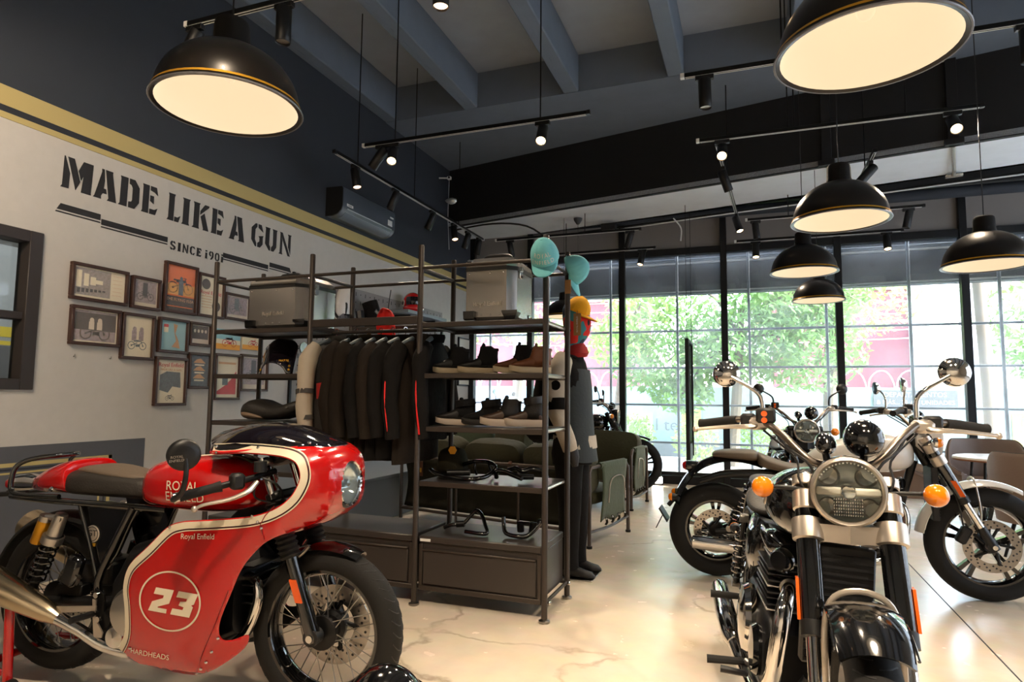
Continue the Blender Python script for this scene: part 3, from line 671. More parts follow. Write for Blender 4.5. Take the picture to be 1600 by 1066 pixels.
# --- seat
pm('seat_tan', (128,108,88), .5, bump=.15, sc_=90)
st = thing('touring_saddle', 'black and brown touring seat lying on the left rack bay', 'seat', (-3.2, 3.74, 1.07))
prof = [(-.235,.02,.075,.045),(-.215,.0,.11,.12),(-.16,-.002,.15,.15),(-.09,-.003,.15,.145),(-.02,-.002,.115,.13),(.06,.0,.10,.125),(.14,.012,.115,.13),(.21,.035,.14,.12),(.255,.06,.15,.09),(.27,.085,.135,.05)]
mk('pad', MB().loft([sring(x, w, a, b, 20, 2.6) for x, a, b, w in prof]), 'seat_dark', st, sub=1)
mk('side_panel', MB().loft([sring(x, w, a, b, 20, 2.2, y0=-.012) for x, a, b, w in ((-.225,.012,.07,.06),(-.19,.004,.085,.135),(-.12,.0,.075,.148),(-.05,.0,.05,.13),(-.0,.0,.03,.1))]), 'seat_tan', st, sub=1)
mk('strap', MB().box((.20,-.125,.09), (.022,.006,.012), .002), 'steel', st)
# --- jackets
pm('fabric_black', (21,19,18), .95, spec=.2, var=.2, bump=.35, sc_=30); pm('fabric_brown', (36,30,25), .95, spec=.2, var=.2, bump=.35, sc_=30); pm('fabric_olive', (36,33,22), .95, spec=.2, var=.2, bump=.35, sc_=30)
pm('fabric_cream', (176,164,146), .9, bump=.35, sc_=30); pm('fabric_grey', (70,67,64), .9, bump=.35, sc_=30); pm('fabric_red', (150,26,24), .85, bump=.2, sc_=30); pm('piping_red', (220,26,26), .6); pm('piping_white', (216,208,196), .6)
pm('hanger_teal', (84,94,100), .5)
from mathutils import noise
def wrinkle(mb, amp, fr, seed):
    out = []
    for p in mb.v:
        q = V(p)*fr+V((seed,seed*.7,0)); d = noise.noise_vector(q)*amp; d2 = noise.noise_vector(V((p[0]*fr*.6,p[1]*fr*.6,p[2]*fr*.25))+V((seed,0,3)))*amp*1.3
        out.append(tuple(V(p)+d+d2))
    mb.v = out; return mb
def jacket(label, x, y, rz, body, sleeve, seed, drop=.78, piping=None, cuff=None, accent=None, collar=None, stripe=None):
    top = 1.685
    h = thing('clothes_hanger', 'grey hanger carrying the %s' % label.split(',')[0]+', '+label.split(', ')[1].split(' behind')[0], 'hanger', (x, y, top), rz)
    mk('hook', MB().tube([(0,0,-.062),(0,0,-.02),(.0,.016,.0),(0,.012,.02),(0,-.008,.022),(0,-.016,.008)], .003, 6, sm=3), 'chrome', h)
    mk('arms', MB().tube([(0,-.2,-.125),(0,-.13,-.085),(0,-.03,-.052),(0,.03,-.052),(0,.13,-.085),(0,.2,-.125)], [.011,.014,.02,.02,.014,.011], 8, sm=3), 'hanger_teal', h)
    mk('badge', MB().loft([[(sx*.012, yy, zz) for sx, yy, zz in ((-1,-.045,-.09),(1,-.045,-.09),(1,-.03,-.045),(-1,-.03,-.045))], [(sx*.012, yy, zz) for sx, yy, zz in ((-1,.045,-.09),(1,.045,-.09),(1,.03,-.045),(-1,.03,-.045))]]), 'hanger_teal', h)
    t = thing('jacket', label, 'jacket', (x, y, top), rz, 'motorcycle jackets on the clothes rail')
    secs = [(-.075,.062,.05),(-.085,.085,.056),(-.105,.15,.06),(-.135,.205,.066),(-.19,.232,.075),(-.3,.225,.082),(-.45,.222,.082),(-.6,.226,.08),(-drop+.03,.23,.082),(-drop,.226,.07)]
    b = MB(); b.loft([[(tt*.62*sin(a)*(1 if abs(cos(a))<.9 else .9), w*math.copysign(abs(cos(a))**.75, cos(a)), z) for a in [2*pi*k/28 for k in range(28)]] for z, w, tt in secs])
    mk('body', wrinkle(b, .012, 6, seed), body, t)
    for s in (-1, 1):
        sl = MB().tube([(0,s*.17,-.12),(.004,s*.235,-.2),(.01,s*.262,-.36),(.018,s*.268,-.5),(.03,s*.262,-.64),(.035,s*.258,-.70)], [.048,.056,.052,.05,.045,.042], 14, sm=3, flat=1.15)
        so = mk('sleeve', wrinkle(sl, .012, 7, seed+s), sleeve, t)
        if cuff: mk('cuff', MB().tube([(.024,s*.264,-.57),(.028,s*.264,-.6)], .053, 12), cuff, so)
        if cuff: mk('band', MB().tube([(.012,s*.264,-.40),(.016,s*.266,-.43)], .060, 12), cuff, so)
        if accent: mk('elbow_patch', MB().tube([(.0,s*.264,-.36),(.01,s*.268,-.46)], .060, 12), accent, so)
        if stripe: mk('stripe', MB().tube([(.0,s*.278,-.17),(.008,s*.318,-.36),(.016,s*.322,-.5),(.03,s*.305,-.67)], .006, 6, sm=3), stripe, so)
    mk('collar', wrinkle(MB().lathe([(.062,-.085),(.07,-.05),(.066,-.03),(.058,-.035)], (0,0,0), (0,0,1), 20), .006, 8, seed), collar or body, t)
    if piping:
        mk('piping', MB().tube([(-.02,.2,-.118),(-.02,.1,-.095),(-.03,.05,-.075)], .005, 6, sm=3).tube([(-.01,-.24,-.135),(-.01,-.19,-.118),(-.01,-.1,-.095),(-.03,-.05,-.075)], .005, 6, sm=3), piping, t, kind='stuff')
    mk('zip', MB().tube([(-.035,0,-.09),(-.056,0,-.2),(-.06,0,-.45),(-.056,0,-drop+.02)], .006, 6, sm=2), 'black_metal', t)
    return t
JZ = R(-12)
jacket('grey riding jacket with cream sleeves, first on the rail', -2.70, 3.74, JZ, 'fabric_grey', 'fabric_cream', 1, .78, cuff='fabric_grey')
jacket('black riding jacket with red elbow patches, second on the rail', -2.555, 3.76, JZ+.05, 'fabric_black', 'fabric_brown', 2, .82, piping='piping_white', accent='fabric_red')
jacket('olive-black jacket with white piping, third on the rail', -2.455, 3.76, JZ-.03, 'fabric_olive', 'fabric_brown', 3, .84, piping='piping_white')
jacket('plain dark brown jacket with a round badge, fourth on the rail', -2.355, 3.76, JZ+.04, 'fabric_brown', 'fabric_black', 4, .86)
jacket('dark jacket with a thin red collar line, fifth on the rail', -2.26, 3.76, JZ, 'fabric_black', 'fabric_brown', 5, .86, piping='piping_red')
jacket('black jacket with red shoulder piping, sixth on the rail', -2.165, 3.76, JZ-.05, 'fabric_black', 'fabric_black', 6, .84, piping='piping_red')
jacket('black jacket with a long red sleeve stripe, seventh on the rail', -2.06, 3.76, JZ, 'fabric_brown', 'fabric_black', 7, .86, piping='piping_red', stripe='piping_red')
jacket('black jacket with red edging, last on the rail behind the shoe shelves', -1.965, 3.80, R(6), 'fabric_black', 'fabric_black', 8, .72, piping='piping_red', stripe='piping_red')
# --- red rain cover, price tag
rbx = thing('rain_cover', 'crumpled bright red rain cover hanging behind the clothes hangers', 'cover', (-2.425, 3.955, 1.75))
mb = MB().ell((0,0,-.02), (.078,.04,.15), 24, 18); mb.v = [(x-.02*z/.15, y, z) for x, y, z in mb.v]
pm('red_nylon', (226,30,24), .32, bump=.5, sc_=18); mk('bag', wrinkle(mb, .022, 14, 4), 'red_nylon', rbx, sub=1); mk('loop', MB().tube([(0,0,.10),(0,.02,.2),(0,.035,.26)], .003, 6), 'black_plastic', rbx)
tg = thing('price_tag', 'brown cardboard tag hanging beside the red rain cover', 'tag', (-2.475, 3.80, 1.60)); mk('card', MB().box((0,0,.04), (.035,.002,.12), .0005), 'kraft', tg)
mk('string', MB().bar((0,0,.1), (0,0,.1), .001, 5), 'black_plastic', tg) if False else None
# --- boots
pm('leather_black', (26,24,23), .5, bump=.15, sc_=60); pm('leather_tan', (112,66,38), .45, var=.2, bump=.12, sc_=40); pm('leather_brown', (72,54,42), .32, var=.2, bump=.1, sc_=40); pm('suede_black', (18,17,17), .95, bump=.3, sc_=80)
pm('sole_cream', (206,184,150), .6); pm('sole_white', (196,178,160), .6); pm('sole_dark', (40,36,34), .7)
def boot(label, x, y, z, rz, toe, shaft, sole, sh=.165, wedge=0., cuffed=False, lace=True, badge=False):
    t = thing('boot', label, 'boot', (x, y, z), rz, 'riding boots on the rack'); t.scale = (.9,1.0,1.04)
    out = [(-.105,.034),(-.09,.042),(-.03,.036),(.03,.042),(.09,.05),(.14,.046),(.17,.03),(.18,.008)]
    def plan(zz, k=1., rise=0.): return [(px_, w*k, zz+rise*max(0,(px_-.08))*1.2) for px_, w in out]+[(px_, -w*k, zz+rise*max(0,(px_-.08))*1.2) for px_, w in reversed(out)]
    mk('sole', MB().loft([plan(.0,.94,.15), plan(.006,1.04,.15), plan(.028+wedge,1.04,.12), plan(.034+wedge,.97,.12)]), sole, t)
    foot = [(-.10,.036,.03,.075),(-.06,.042,.028,.10),(-.01,.040,.028,.115),(.04,.043,.03,.095),(.085,.049,.032,.078),(.13,.047,.034,.07),(.16,.036,.036,.062),(.176,.014,.04,.05)]
    mk('vamp', MB().loft([sring(px_, w, a, b, 18, 2.5) for px_, w, a, b in foot]), toe, t, sub=1)
    rings = [(.05,-.03,.074,.044),(.085,-.03,.076,.045),(.11,-.036,.068,.044),(.14,-.042,.064,.045),(sh-.012,-.046,.066,.048),(sh,-.046,.064,.046),(sh-.004,-.046,.056,.039),(sh-.03,-.046,.054,.037)]
    mk('shaft', MB().loft([[(cx+rx*cos(a), ry*sin(a), zz-(.012 if cos(a) < -.5 and zz > .14 else 0)) for a in [2*pi*k/20 for k in range(20)]] for zz, cx, rx, ry in rings], cap=False), shaft, t, solid=.003)
    if lace:
        for k in range(5): mk('lace', MB().bar((.052-k*.013,-.022,.088+k*.018), (.052-k*.013-.004,.022,.090+k*.018), .0028, 6), 'fabric_black' if not badge else 'piping_white', t)
    mk('tongue', MB().box((-.0,0,sh-.002), (.02,.05,.05), .006, Matrix.Rotation(-.35,3,'Y')), shaft, t)
    if cuffed: mk('cuff', MB().lathe([(.060,sh-.03),(.068,sh-.03),(.071,sh+.008),(.064,sh+.012)], (-.05,0,0), (.12,0,1), 20), shaft, t)
    if badge:
        mk('hang_tag', MB().cyl((-.03,-.052,.115), (0,-1,0), .034, .003, 20), 'paper', t); mk('small_label', MB().box((-.015,-.055,.06), (.05,.003,.026), .0006), 'gold', t)
    return t
Zb = 1.392
boot('black work boot with pale sole, first from the left on the upper shoe shelf', -1.79, 3.74, Zb, R(196), 'leather_black', 'suede_black', 'sole_cream')
boot('black work boot with pale sole, second on the upper shoe shelf', -1.59, 3.74, Zb, R(196), 'leather_black', 'suede_black', 'sole_cream')
boot('tall black boot with a tan toe, third on the upper shoe shelf', -1.355, 3.76, Zb, R(197), 'leather_tan', 'suede_black', 'sole_cream', .17)
boot('boot with a tan toe nearest the right post on the upper shoe shelf', -1.225, 3.70, Zb, R(197), 'leather_tan', 'leather_tan', 'sole_cream', .155)
Zb = 1.068
boot('small black ankle boot with grey sole, first on the lower shoe shelf', -1.735, 3.73, Zb, R(192), 'leather_black', 'suede_black', 'sole_white', .145, cuffed=True, lace=False)
boot('black ankle boot with a turned cuff, second on the lower shoe shelf', -1.565, 3.75, Zb, R(192), 'suede_black', 'suede_black', 'sole_dark', .145, cuffed=True, lace=False)
boot('brown leather sneaker boot with a round pale hang tag', -1.415, 3.70, Zb, R(190), 'leather_brown', 'leather_black', 'sole_white', .16, wedge=.008, badge=True)
boot('brown leather sneaker boot beside the right post of the lower shoe shelf', -1.27, 3.72, Zb, R(190), 'leather_brown', 'leather_black', 'sole_white', .165, wedge=.008, cuffed=True)
# --- crash bars and handlebars
def bars(name, label, cat, paths, r, loc, mats=None, group='tubular guards on the rack'):
    t = thing(name, label, cat, loc, 0, group)
    for k, (nm, pts, rr) in enumerate(paths): mk(nm, MB().tube(pts, rr or r, 10, sm=4), 'black_gloss' if nm != 'clamp' else 'black_metal', t)
    return t
bars('engine_guard', 'large looped black engine guard lying on the lower shelf of the right bay', 'engine guard',
     [('hoop', [(-.22,-.06,.05),(-.16,-.10,.035),(.0,-.16,.02),(.12,-.17,.02),(.19,-.1,.035),(.2,.0,.075),(.13,.06,.10),(.03,.06,.10)], None), ('hoop', [(.03,.06,.10),(-.06,.08,.075),(-.14,.12,.05),(-.20,.10,.04)], None),
      ('stay', [(.03,.06,.105),(.03,.07,.05),(.03,.10,.015)], .008), ('stay', [(.13,.05,.10),(.13,.09,.05),(.14,.12,.015)], .008), ('clamp', [(-.12,-.02,.03),(.02,.02,.035)], .02)], .013, (-1.70, 3.75, .735))
bars('engine_guard', 'smaller folded black engine guard by the right post on the lower shelf', 'engine guard',
     [('hoop', [(-.13,-.03,.02),(-.12,-.06,.055),(-.08,-.07,.065),(-.0,-.08,.045),(.06,-.1,.03)], None), ('hoop', [(-.08,.05,.06),(-.02,.02,.075),(.03,.0,.06),(.08,.02,.075),(.14,.06,.06),(.16,.08,.02)], None), ('clamp', [(.02,-.05,.03),(.1,.0,.03)], .016)], .015, (-1.35, 3.75, .735))
bars('handlebar', 'black low handlebar lying on the drawer cabinet', 'handlebar',
     [('tube', [(-.2,-.02,.015),(-.15,-.02,.035),(-.08,.0,.045),(-.04,.02,.09),(.0,.03,.125),(.04,.02,.10),(.08,-.02,.05),(.11,-.06,.02),(.10,-.1,.015),(-.02,-.1,.02)], None), ('clamp', [(-.12,-.01,.04),(-.07,.0,.045)], .02)], .012, (-1.63, 3.74, .41), group='handlebars on the drawer cabinet')
bars('handlebar', 'black U-shaped handlebar with clamps standing on the drawer cabinet', 'handlebar',
     [('tube', [(-.12,-.0,.11),(-.115,-.01,.07),(-.09,-.04,.025),(-.02,-.06,.015),(.05,-.05,.02),(.1,-.01,.07),(.12,.0,.10),(.10,.01,.10)], None), ('clamp', [(-.03,.06,.02),(-.03,.05,.075)], .022), ('clamp', [(.04,.06,.02),(.05,.05,.08)], .018), ('tube', [(-.05,.05,.07),(.1,.05,.075)], .010)], .013, (-1.31, 3.72, .41), group='handlebars on the drawer cabinet')
hb = thing('dark_rucksack', 'dark rucksack with a yellow hexagon tag on the lower shelf by the jackets', 'bag', (-1.84, 3.86, .735))
mk('body', wrinkle(MB().loft([sring(x, w, 0, h, 18, 3) for x, w, h in ((-.1,.05,.1),(-.07,.08,.16),(0,.09,.19),(.06,.08,.17),(.09,.05,.12))]), .012, 9, 3), 'fabric_olive', hb)
mk('hexagon_tag', MB().cyl((.04,-.10,.17), (.2,-1,0), .028, .004, 6), 'gold', hb); mk('tag_cord', MB().bar((.03,-.09,.19), (.03,-.09,.27), .002, 5), 'black_plastic', hb)
# --- caps
pm('cap_turquoise', (112,190,196), .85, bump=.2, sc_=60); pm('cap_yellow', (236,166,20), .85, bump=.2, sc_=60); pm('cap_under', (170,40,36), .85)
def cap(label, loc, xl, zl, mat, under=None, words=None, tagged=False):
    t = thing('baseball_cap', label, 'cap', loc, 0, 'baseball caps')
    xl = V(xl).normalized(); zl = (V(zl)-xl*V(zl).dot(xl)).normalized(); yl = zl.cross(xl)
    M = Matrix((xl, yl, zl)).transposed().to_4x4()
    c = MB(); c.T = M; c.ell((0,0,0), (.098,.082,.125), 30, 12, z0=0.); o = mk('crown', c, mat, t, solid=.003)
    b = MB(); b.T = M
    rows = []
    for j in range(9):
        v = j/8; row = []
        for i in range(13):
            a = R(-72)+R(144)*i/12; r0 = .092; ln = .082*sqrt(max(0, 1-(a/R(78))**2))
            row.append((r0*cos(a)+ln*v*cos(a*.25), .082*sin(a)*(1-.05*v), .004-.30*(.082*sin(a))**2*10*.35-.014*v))
        rows.append(row)
    b.loft(rows, closed=False, cap=False); mk('brim', b, mat, t, solid=.004)
    if under:
        b2 = MB(); b2.T = M; b2.loft([[(x, y, z-.004) for x, y, z in r] for r in rows], closed=False, cap=False); mk('brim_underside', b2, under, t)
    bt = MB(); bt.T = M; bt.ell((0,0,.125), (.008,.008,.005), 10, 6); mk('button', bt, mat, t)
    s = MB(); s.T = M
    for k in range(3):
        a = pi*k/3+.52; s.tube([(.099*cos(q)*cos(a), .083*cos(q)*sin(a), .126*sin(q)) for q in [pi*i/20 for i in range(21)]], .0012, 4)
    mk('panel_seam', s, mat, t, kind='stuff')
    bk = MB(); bk.T = M; bk.tube([(-.085,-.04,.012),(-.102,0,.016),(-.085,.04,.012)], .007, 6, sm=3, flat=.4); mk('strap', bk, mat, t)
    if words:
        for k, wd in enumerate(words):
            def fn(p):
                a = p.x/.09; zz = .068-.036*k+p.y; cz = sqrt(max(.01, 1-(zz/.125)**2)); return M @ V((.1*cz*cos(a), .085*cz*sin(a)*1.05, zz))
            text('lettering', wd, 'white_paint', t, (0,0,0), (1,0,0), (0,1,0), .033, fn=fn, extrude=0, spacing=1.25)
    if tagged: mk('swing_tag', MB().box((.0,-.075,-.115), (.04,.003,.09), .001), 'kraft', t)
    return t
cap('turquoise baseball cap with white lettering, hung on the front right rack post', (-1.105, 3.50, 2.055), (.12,-.66,-.74), (.05,-.72,.66), 'cap_turquoise', None, ('ROYAL','ENFIELD'))
cap('turquoise baseball cap seen from the side on the rear right rack post', (-1.085, 4.0, 2.07), (.35,.10,-.93), (.9,-.1,.40), 'cap_turquoise', None, None, True)
# --- mannequin
mn = thing('mannequin', 'dressed mannequin in a beige and black jacket behind the rack end', 'mannequin', (-1.22, 4.55, 0))
pm('gaiter_pattern', (44,92,100), .85); nt = MATS['gaiter_pattern'].node_tree; N = nt.nodes.new
vo = N('ShaderNodeTexNoise'); vo.inputs['Scale'].default_value = 9; vo.inputs['Detail'].default_value = 1
rp = N('ShaderNodeValToRGB'); rp.color_ramp.interpolation = 'CONSTANT'; e = rp.color_ramp.elements; e[0].color = (*lin((38,52,70)),1); e[1].position = .42; e[1].color = (*lin((60,130,138)),1); k = e.new(.55); k.color = (*lin((214,44,36)),1); k = e.new(.68); k.color = (*lin((40,44,54)),1)
tc = N('ShaderNodeTexCoord'); nt.links.new(tc.outputs['Object'], vo.inputs['Vector']); nt.links.new(vo.outputs['Fac'], rp.inputs['Fac']); nt.links.new(rp.outputs[0], nt.nodes['Principled BSDF'].inputs['Base Color'])
mk('head', MB().loft([[(cx+rx*cos(a), ry*sin(a), z) for a in [2*pi*k/24 for k in range(24)]] for z, cx, rx, ry in ((1.53,-.01,.075,.085),(1.58,.0,.065,.07),(1.63,.0,.06,.06),(1.66,.015,.075,.066),(1.70,.03,.095,.074),(1.76,.035,.105,.08),(1.82,.03,.107,.082),(1.88,.02,.1,.08),(1.93,.01,.08,.066),(1.955,.005,.04,.035))]), 'gaiter_pattern', mn, sub=1)
mk('gaiter_collar', wrinkle(MB().lathe([(.06,.1),(.085,.07),(.10,.03),(.085,.0)], (.02,0,1.54), (0,0,1), 20), .012, 9, 2), 'fabric_red', mn)
tor = [(.78,.0,.13,.20),(.86,.0,.135,.205),(1.0,.0,.12,.19),(1.15,.0,.125,.19),(1.3,-.01,.135,.2),(1.42,-.02,.13,.205),(1.50,-.02,.105,.19),(1.55,-.01,.08,.12),(1.57,.0,.07,.08)]
mk('jacket_body', wrinkle(MB().loft([[(cx+rx*cos(a), ry*math.copysign(abs(sin(a))**.8, sin(a)), z) for a in [2*pi*k/28 for k in range(28)]] for z, cx, rx, ry in tor]), .012, 6, 5), 'fabric_black', mn)
pm('fabric_charcoal', (52,58,60), .9, bump=.3, sc_=30)
mk('jacket_front', wrinkle(MB().loft([[(cx+.02+rx*cos(a), ry*.97*sin(a), z) for a in [R(-95)+R(190)*k/16 for k in range(17)]] for z, cx, rx, ry in ((.80,.02,.15,.2),(.95,.01,.135,.2),(1.15,.0,.13,.195),(1.3,-.01,.135,.2),(1.45,-.02,.115,.19))], closed=False, cap=False), .01, 6, 6), 'fabric_charcoal', mn)
mk('hem', MB().loft([[(cx+rx*cos(a), ry*sin(a), z) for a in [2*pi*k/24 for k in range(24)]] for z, cx, rx, ry in ((.89,.02,.155,.21),(.98,.015,.15,.205))], cap=False), 'fabric_cream', mn)
for s, c_ in ((-1,'fabric_cream'), (1,'fabric_black')):
    sl = MB().tube([(-.02,s*.16,1.50),(-.03,s*.24,1.42),(-.04,s*.275,1.28),(-.03,s*.285,1.15),(.02,s*.28,1.02),(.06,s*.26,.90)], [.075,.085,.078,.07,.062,.05], 16, sm=3)
    so = mk('sleeve', wrinkle(sl, .016, 7, 8+s), c_, mn)
    if s < 0:
        mk('shoulder_patch', MB().cyl((-.025,-.352,1.33), (0,-1,.15), .034, .004, 24), 'fabric_black', so)
        mk('elbow_panel', MB().tube([(-.035,s*.281,1.24),(-.03,s*.288,1.16)], .081, 14), 'fabric_black', so)
        mk('piping', MB().tube([(-.09,-.12,1.545),(-.02,-.17,1.56),(.06,-.13,1.53)], .010, 6, sm=3), 'fabric_black', so)
    mk('glove', MB().tube([(.06,s*.26,.90),(.075,s*.255,.84),(.085,s*.25,.78)], [.045,.04,.02], 10), 'leather_black', so)
mk('backpack', wrinkle(MB().ell((-.19,.06,1.30), (.12,.16,.24), 20, 14), .015, 7, 3), 'fabric_black', mn)
mk('waist_bag', wrinkle(MB().ell((-.24,-.02,1.06), (.13,.14,.14), 20, 14), .012, 7, 4), 'fabric_black', mn)
for s in (-1,1):
    mk('trouser_leg', wrinkle(MB().tube([(.0,s*.09,.9),(.0,s*.1,.7),(.01,s*.1,.45),(.0,s*.1,.2),(.0,s*.1,.07)], [.105,.1,.085,.075,.072], 16, sm=3), .01, 7, 11+s), 'fabric_black', mn)
    mk('shoe', MB().loft([sring(px_, w, a, b, 16, 2.4, y0=s*.1) for px_, w, a, b in ((-.08,.03,.005,.07),(-.04,.04,.005,.09),(.04,.042,.005,.085),(.11,.044,.005,.06),(.16,.036,.005,.05),(.185,.012,.008,.03))]), 'leather_black', mn)
mk('foot_plate', MB().box((.0,.0,.004), (.36,.32,.006), .002), 'steel', mn)
cap('mustard yellow baseball cap worn by the mannequin', (-1.19, 4.55, 1.87), (.93,-.1,-.36), (.36,0,.93), 'cap_yellow', 'cap_under')
sg = thing('swing_tag', 'brown cardboard swing tag with white lettering on the mannequin head', 'tag', (-1.155, 4.43, 1.77))
mk('card', MB().box((0,0,0), (.055,.003,.16), .001), 'kraft', sg); text('lettering', 'ROYAL ENFIELD', 'white_paint', sg, (0,-.003,0), (0,0,1), (-1,0,0), .016); mk('string', MB().bar((0,0,.07), (.0,.0,.10), .002, 5), 'black_plastic', sg)
# ================================================================ motorcycles
pm('disc_steel', (160,154,148), .25, 1.); pm('reservoir_gold', (190,134,30), .3, .6); pm('head_black', (10,11,13), .15, .3, coat=.6)
_lg = MATS['window_glass'].copy(); _lg.name = 'lens_glass'; MATS['lens_glass'] = _lg
for _q in _lg.node_tree.nodes:
    if _q.type == 'MAP_RANGE': _q.inputs['To Min'].default_value = 0; _q.inputs['To Max'].default_value = .001
    if _q.type == 'FRESNEL': _q.inputs[0].default_value = 1.2
pm('bar_metal', (132,122,112), .28, .95); pm('lamp_bar', (250,240,226), .4, .0); pm('lamp_mirror', (200,202,200), .3, .6); pm('mirror_glass', (200,205,210), .02, 1.); pm('plate_grey', (60,60,62), .5)
def tyre_prof(rr, ro, w):
    d = ro-rr; h = [(rr-.004,.34),(rr+.15*d,.47),(rr+.42*d,.51),(rr+.68*d,.46),(rr+.86*d,.34),(rr+.96*d,.18),(ro,0)]
    return [(r, -y*w) for r, y in h]+[(r, y*w) for r, y in reversed(h[:-1])]
def wheel(par, name, c, ro, rr, w, kind, disc=None, T=None, treads=True, rim_mat='black_gloss', spoke_mat='steel', hub_mat='black_metal', nsp=36):
    def B():
        m = MB(); m.T = T; return m
    c = V(c); ax = (0,1,0); rw = w*.36
    rim = B().lathe([(rr,-rw),(rr+.006,-rw-.004),(rr-.008,-rw-.004),(rr-.016,-rw+.01),(rr-.022,-rw*.4),(rr-.022,rw*.4),(rr-.016,rw-.01),(rr-.008,rw+.004),(rr+.006,rw+.004),(rr,rw)], c, ax, 56)
    p = mk(name, rim, rim_mat, par)
    mk('tyre', B().lathe(tyre_prof(rr, ro, w), c, ax, 64), 'rubber', p)
    if treads:
        g = B()
        for k in range(44):
            a = 2*pi*k/44
            for s in (-1, 1):
                pts = []
                for q in (0,.33,.66,1):
                    y = s*(.04+.34*q)*w; r_ = interp([(0,ro),(.18,ro-.04*(ro-rr)),(.34,ro-.14*(ro-rr)),(.46,ro-.32*(ro-rr))], abs(y)/w)+.0002
                    aa = a+(.10*q-.03*sin(q*3))*(1 if s > 0 else 1)+(.07 if s > 0 else 0)
                    pts.append((c.x+r_*cos(aa), c.y+y, c.z+r_*sin(aa)))
                g.tube(pts, .0022, 4)
        mk('tread_grooves', g, 'black_plastic', p, kind='stuff')
    hub = B().lathe([(.0,-.055),(.04,-.055),(.066,-.048),(.066,-.03),(.05,-.02),(.05,.02),(.066,.03),(.066,.048),(.04,.055),(0,.055)], c, ax, 24) if kind == 'spoke' else B().lathe([(0,-.05),(.04,-.05),(.055,-.03),(.055,.03),(.04,.05),(0,.05)], c, ax, 24)
    mk('hub', hub, hub_mat, p)
    if kind == 'spoke':
        me = mesh_of(MB().bar((0,0,0), (0,0,1), .0022, 5), 'spoke')
        for k in range(nsp):
            s = 1 if k % 2 else -1; a = 2*pi*k/nsp; a2 = a+(.42 if (k//2) % 2 else -.42)
            q0 = V((c.x+.062*cos(a2), c.y+s*.040, c.z+.062*sin(a2))); q1 = V((c.x+(rr-.018)*cos(a), c.y+s*.008, c.z+(rr-.018)*sin(a)))
            if T is not None: q0 = T @ q0; q1 = T @ q1
            o = mk('spoke', me, spoke_mat, p); d = q1-q0
            o.rotation_mode = 'QUATERNION'; o.rotation_quaternion = V((0,0,1)).rotation_difference(d); o.location = q0; o.scale = (1,1,d.length)
    else:
        for k in range(10):
            a = 2*pi*(k//2)/5+(.14 if k % 2 else -.14)+.3; a2 = 2*pi*(k//2)/5+(.05 if k % 2 else -.05)+.3
            d0 = V((cos(a2),0,sin(a2))); d1 = V((cos(a),0,sin(a)))
            m = B(); u = V((-sin(a),0,cos(a)))
            m.loft([[c+dd*r_+u*sx*h1+V((0,1,0))*sy*h2 for sx, sy in ((-1,-1),(1,-1),(1,1),(-1,1))] for dd, r_, h1, h2 in ((d0,.045,.013,.024),(d0*.4+d1*.6,.12,.010,.017),(d1,rr-.018,.013,.02))])
            mk('spoke', m, rim_mat, p)
    if disc:
        y, r0, r1 = disc; s = math.copysign(1, y)
        d = mk('brake_disc', B().lathe([(r0,y-.0025),(r1,y-.0025),(r1,y+.0025),(r0,y+.0025)], c, ax, 56, closed=True), 'disc_steel', p)
        h = B()
        for k in range(48):
            a = 2*pi*k/48; r_ = r0+(r1-r0)*(.25+.25*(k % 3)); h.lathe([(0,0),(.0056,0)], (c.x+r_*cos(a), c.y+y+s*.003, c.z+r_*sin(a)), (0,s,0), 8)
            h.lathe([(0,0),(.0056,0)], (c.x+r_*cos(a), c.y+y-s*.003, c.z+r_*sin(a)), (0,-s,0), 8)
        mk('drill_holes', h, 'black_plastic', p, kind='stuff')
        for k in range(5):
            a = 2*pi*k/5; m = B(); m.bar((c.x+.045*cos(a+.3), c.y+y, c.z+.045*sin(a+.3)), (c.x+(r0+.006)*cos(a), c.y+y, c.z+(r0+.006)*sin(a)), .009, 8); m.cyl((c.x+(r0+.004)*cos(a), c.y+y-.006, c.z+(r0+.004)*sin(a)), (0,1,0), .011, .012, 10)
            mk('disc_arm', m, hub_mat, p)
    return p
def coil_shock(par, top, bot, side, mat='chrome', body='black_metal', r=.028):
    top = V(top); bot = V(bot); d = (top-bot); L = d.length; u, w = perp(d)
    s = mk('shock_absorber', MB().bar(bot, bot+d*.45, r*.55).bar(bot+d*.4, top, r*.36), body, par)
    n = 60; turns = 8
    mk('spring', MB().tube([bot+d*(.12+.66*i/n)+(u*cos(2*pi*turns*i/n)+w*sin(2*pi*turns*i/n))*r for i in range(n+1)], .0048, 6), mat, s)
    mk('eye', MB().cyl(top-V((0,.018,0)), (0,1,0), .02, .036, 14), 'steel', s); mk('eye', MB().cyl(bot-V((0,.018,0)), (0,1,0), .02, .036, 14), 'steel', s)
    return s

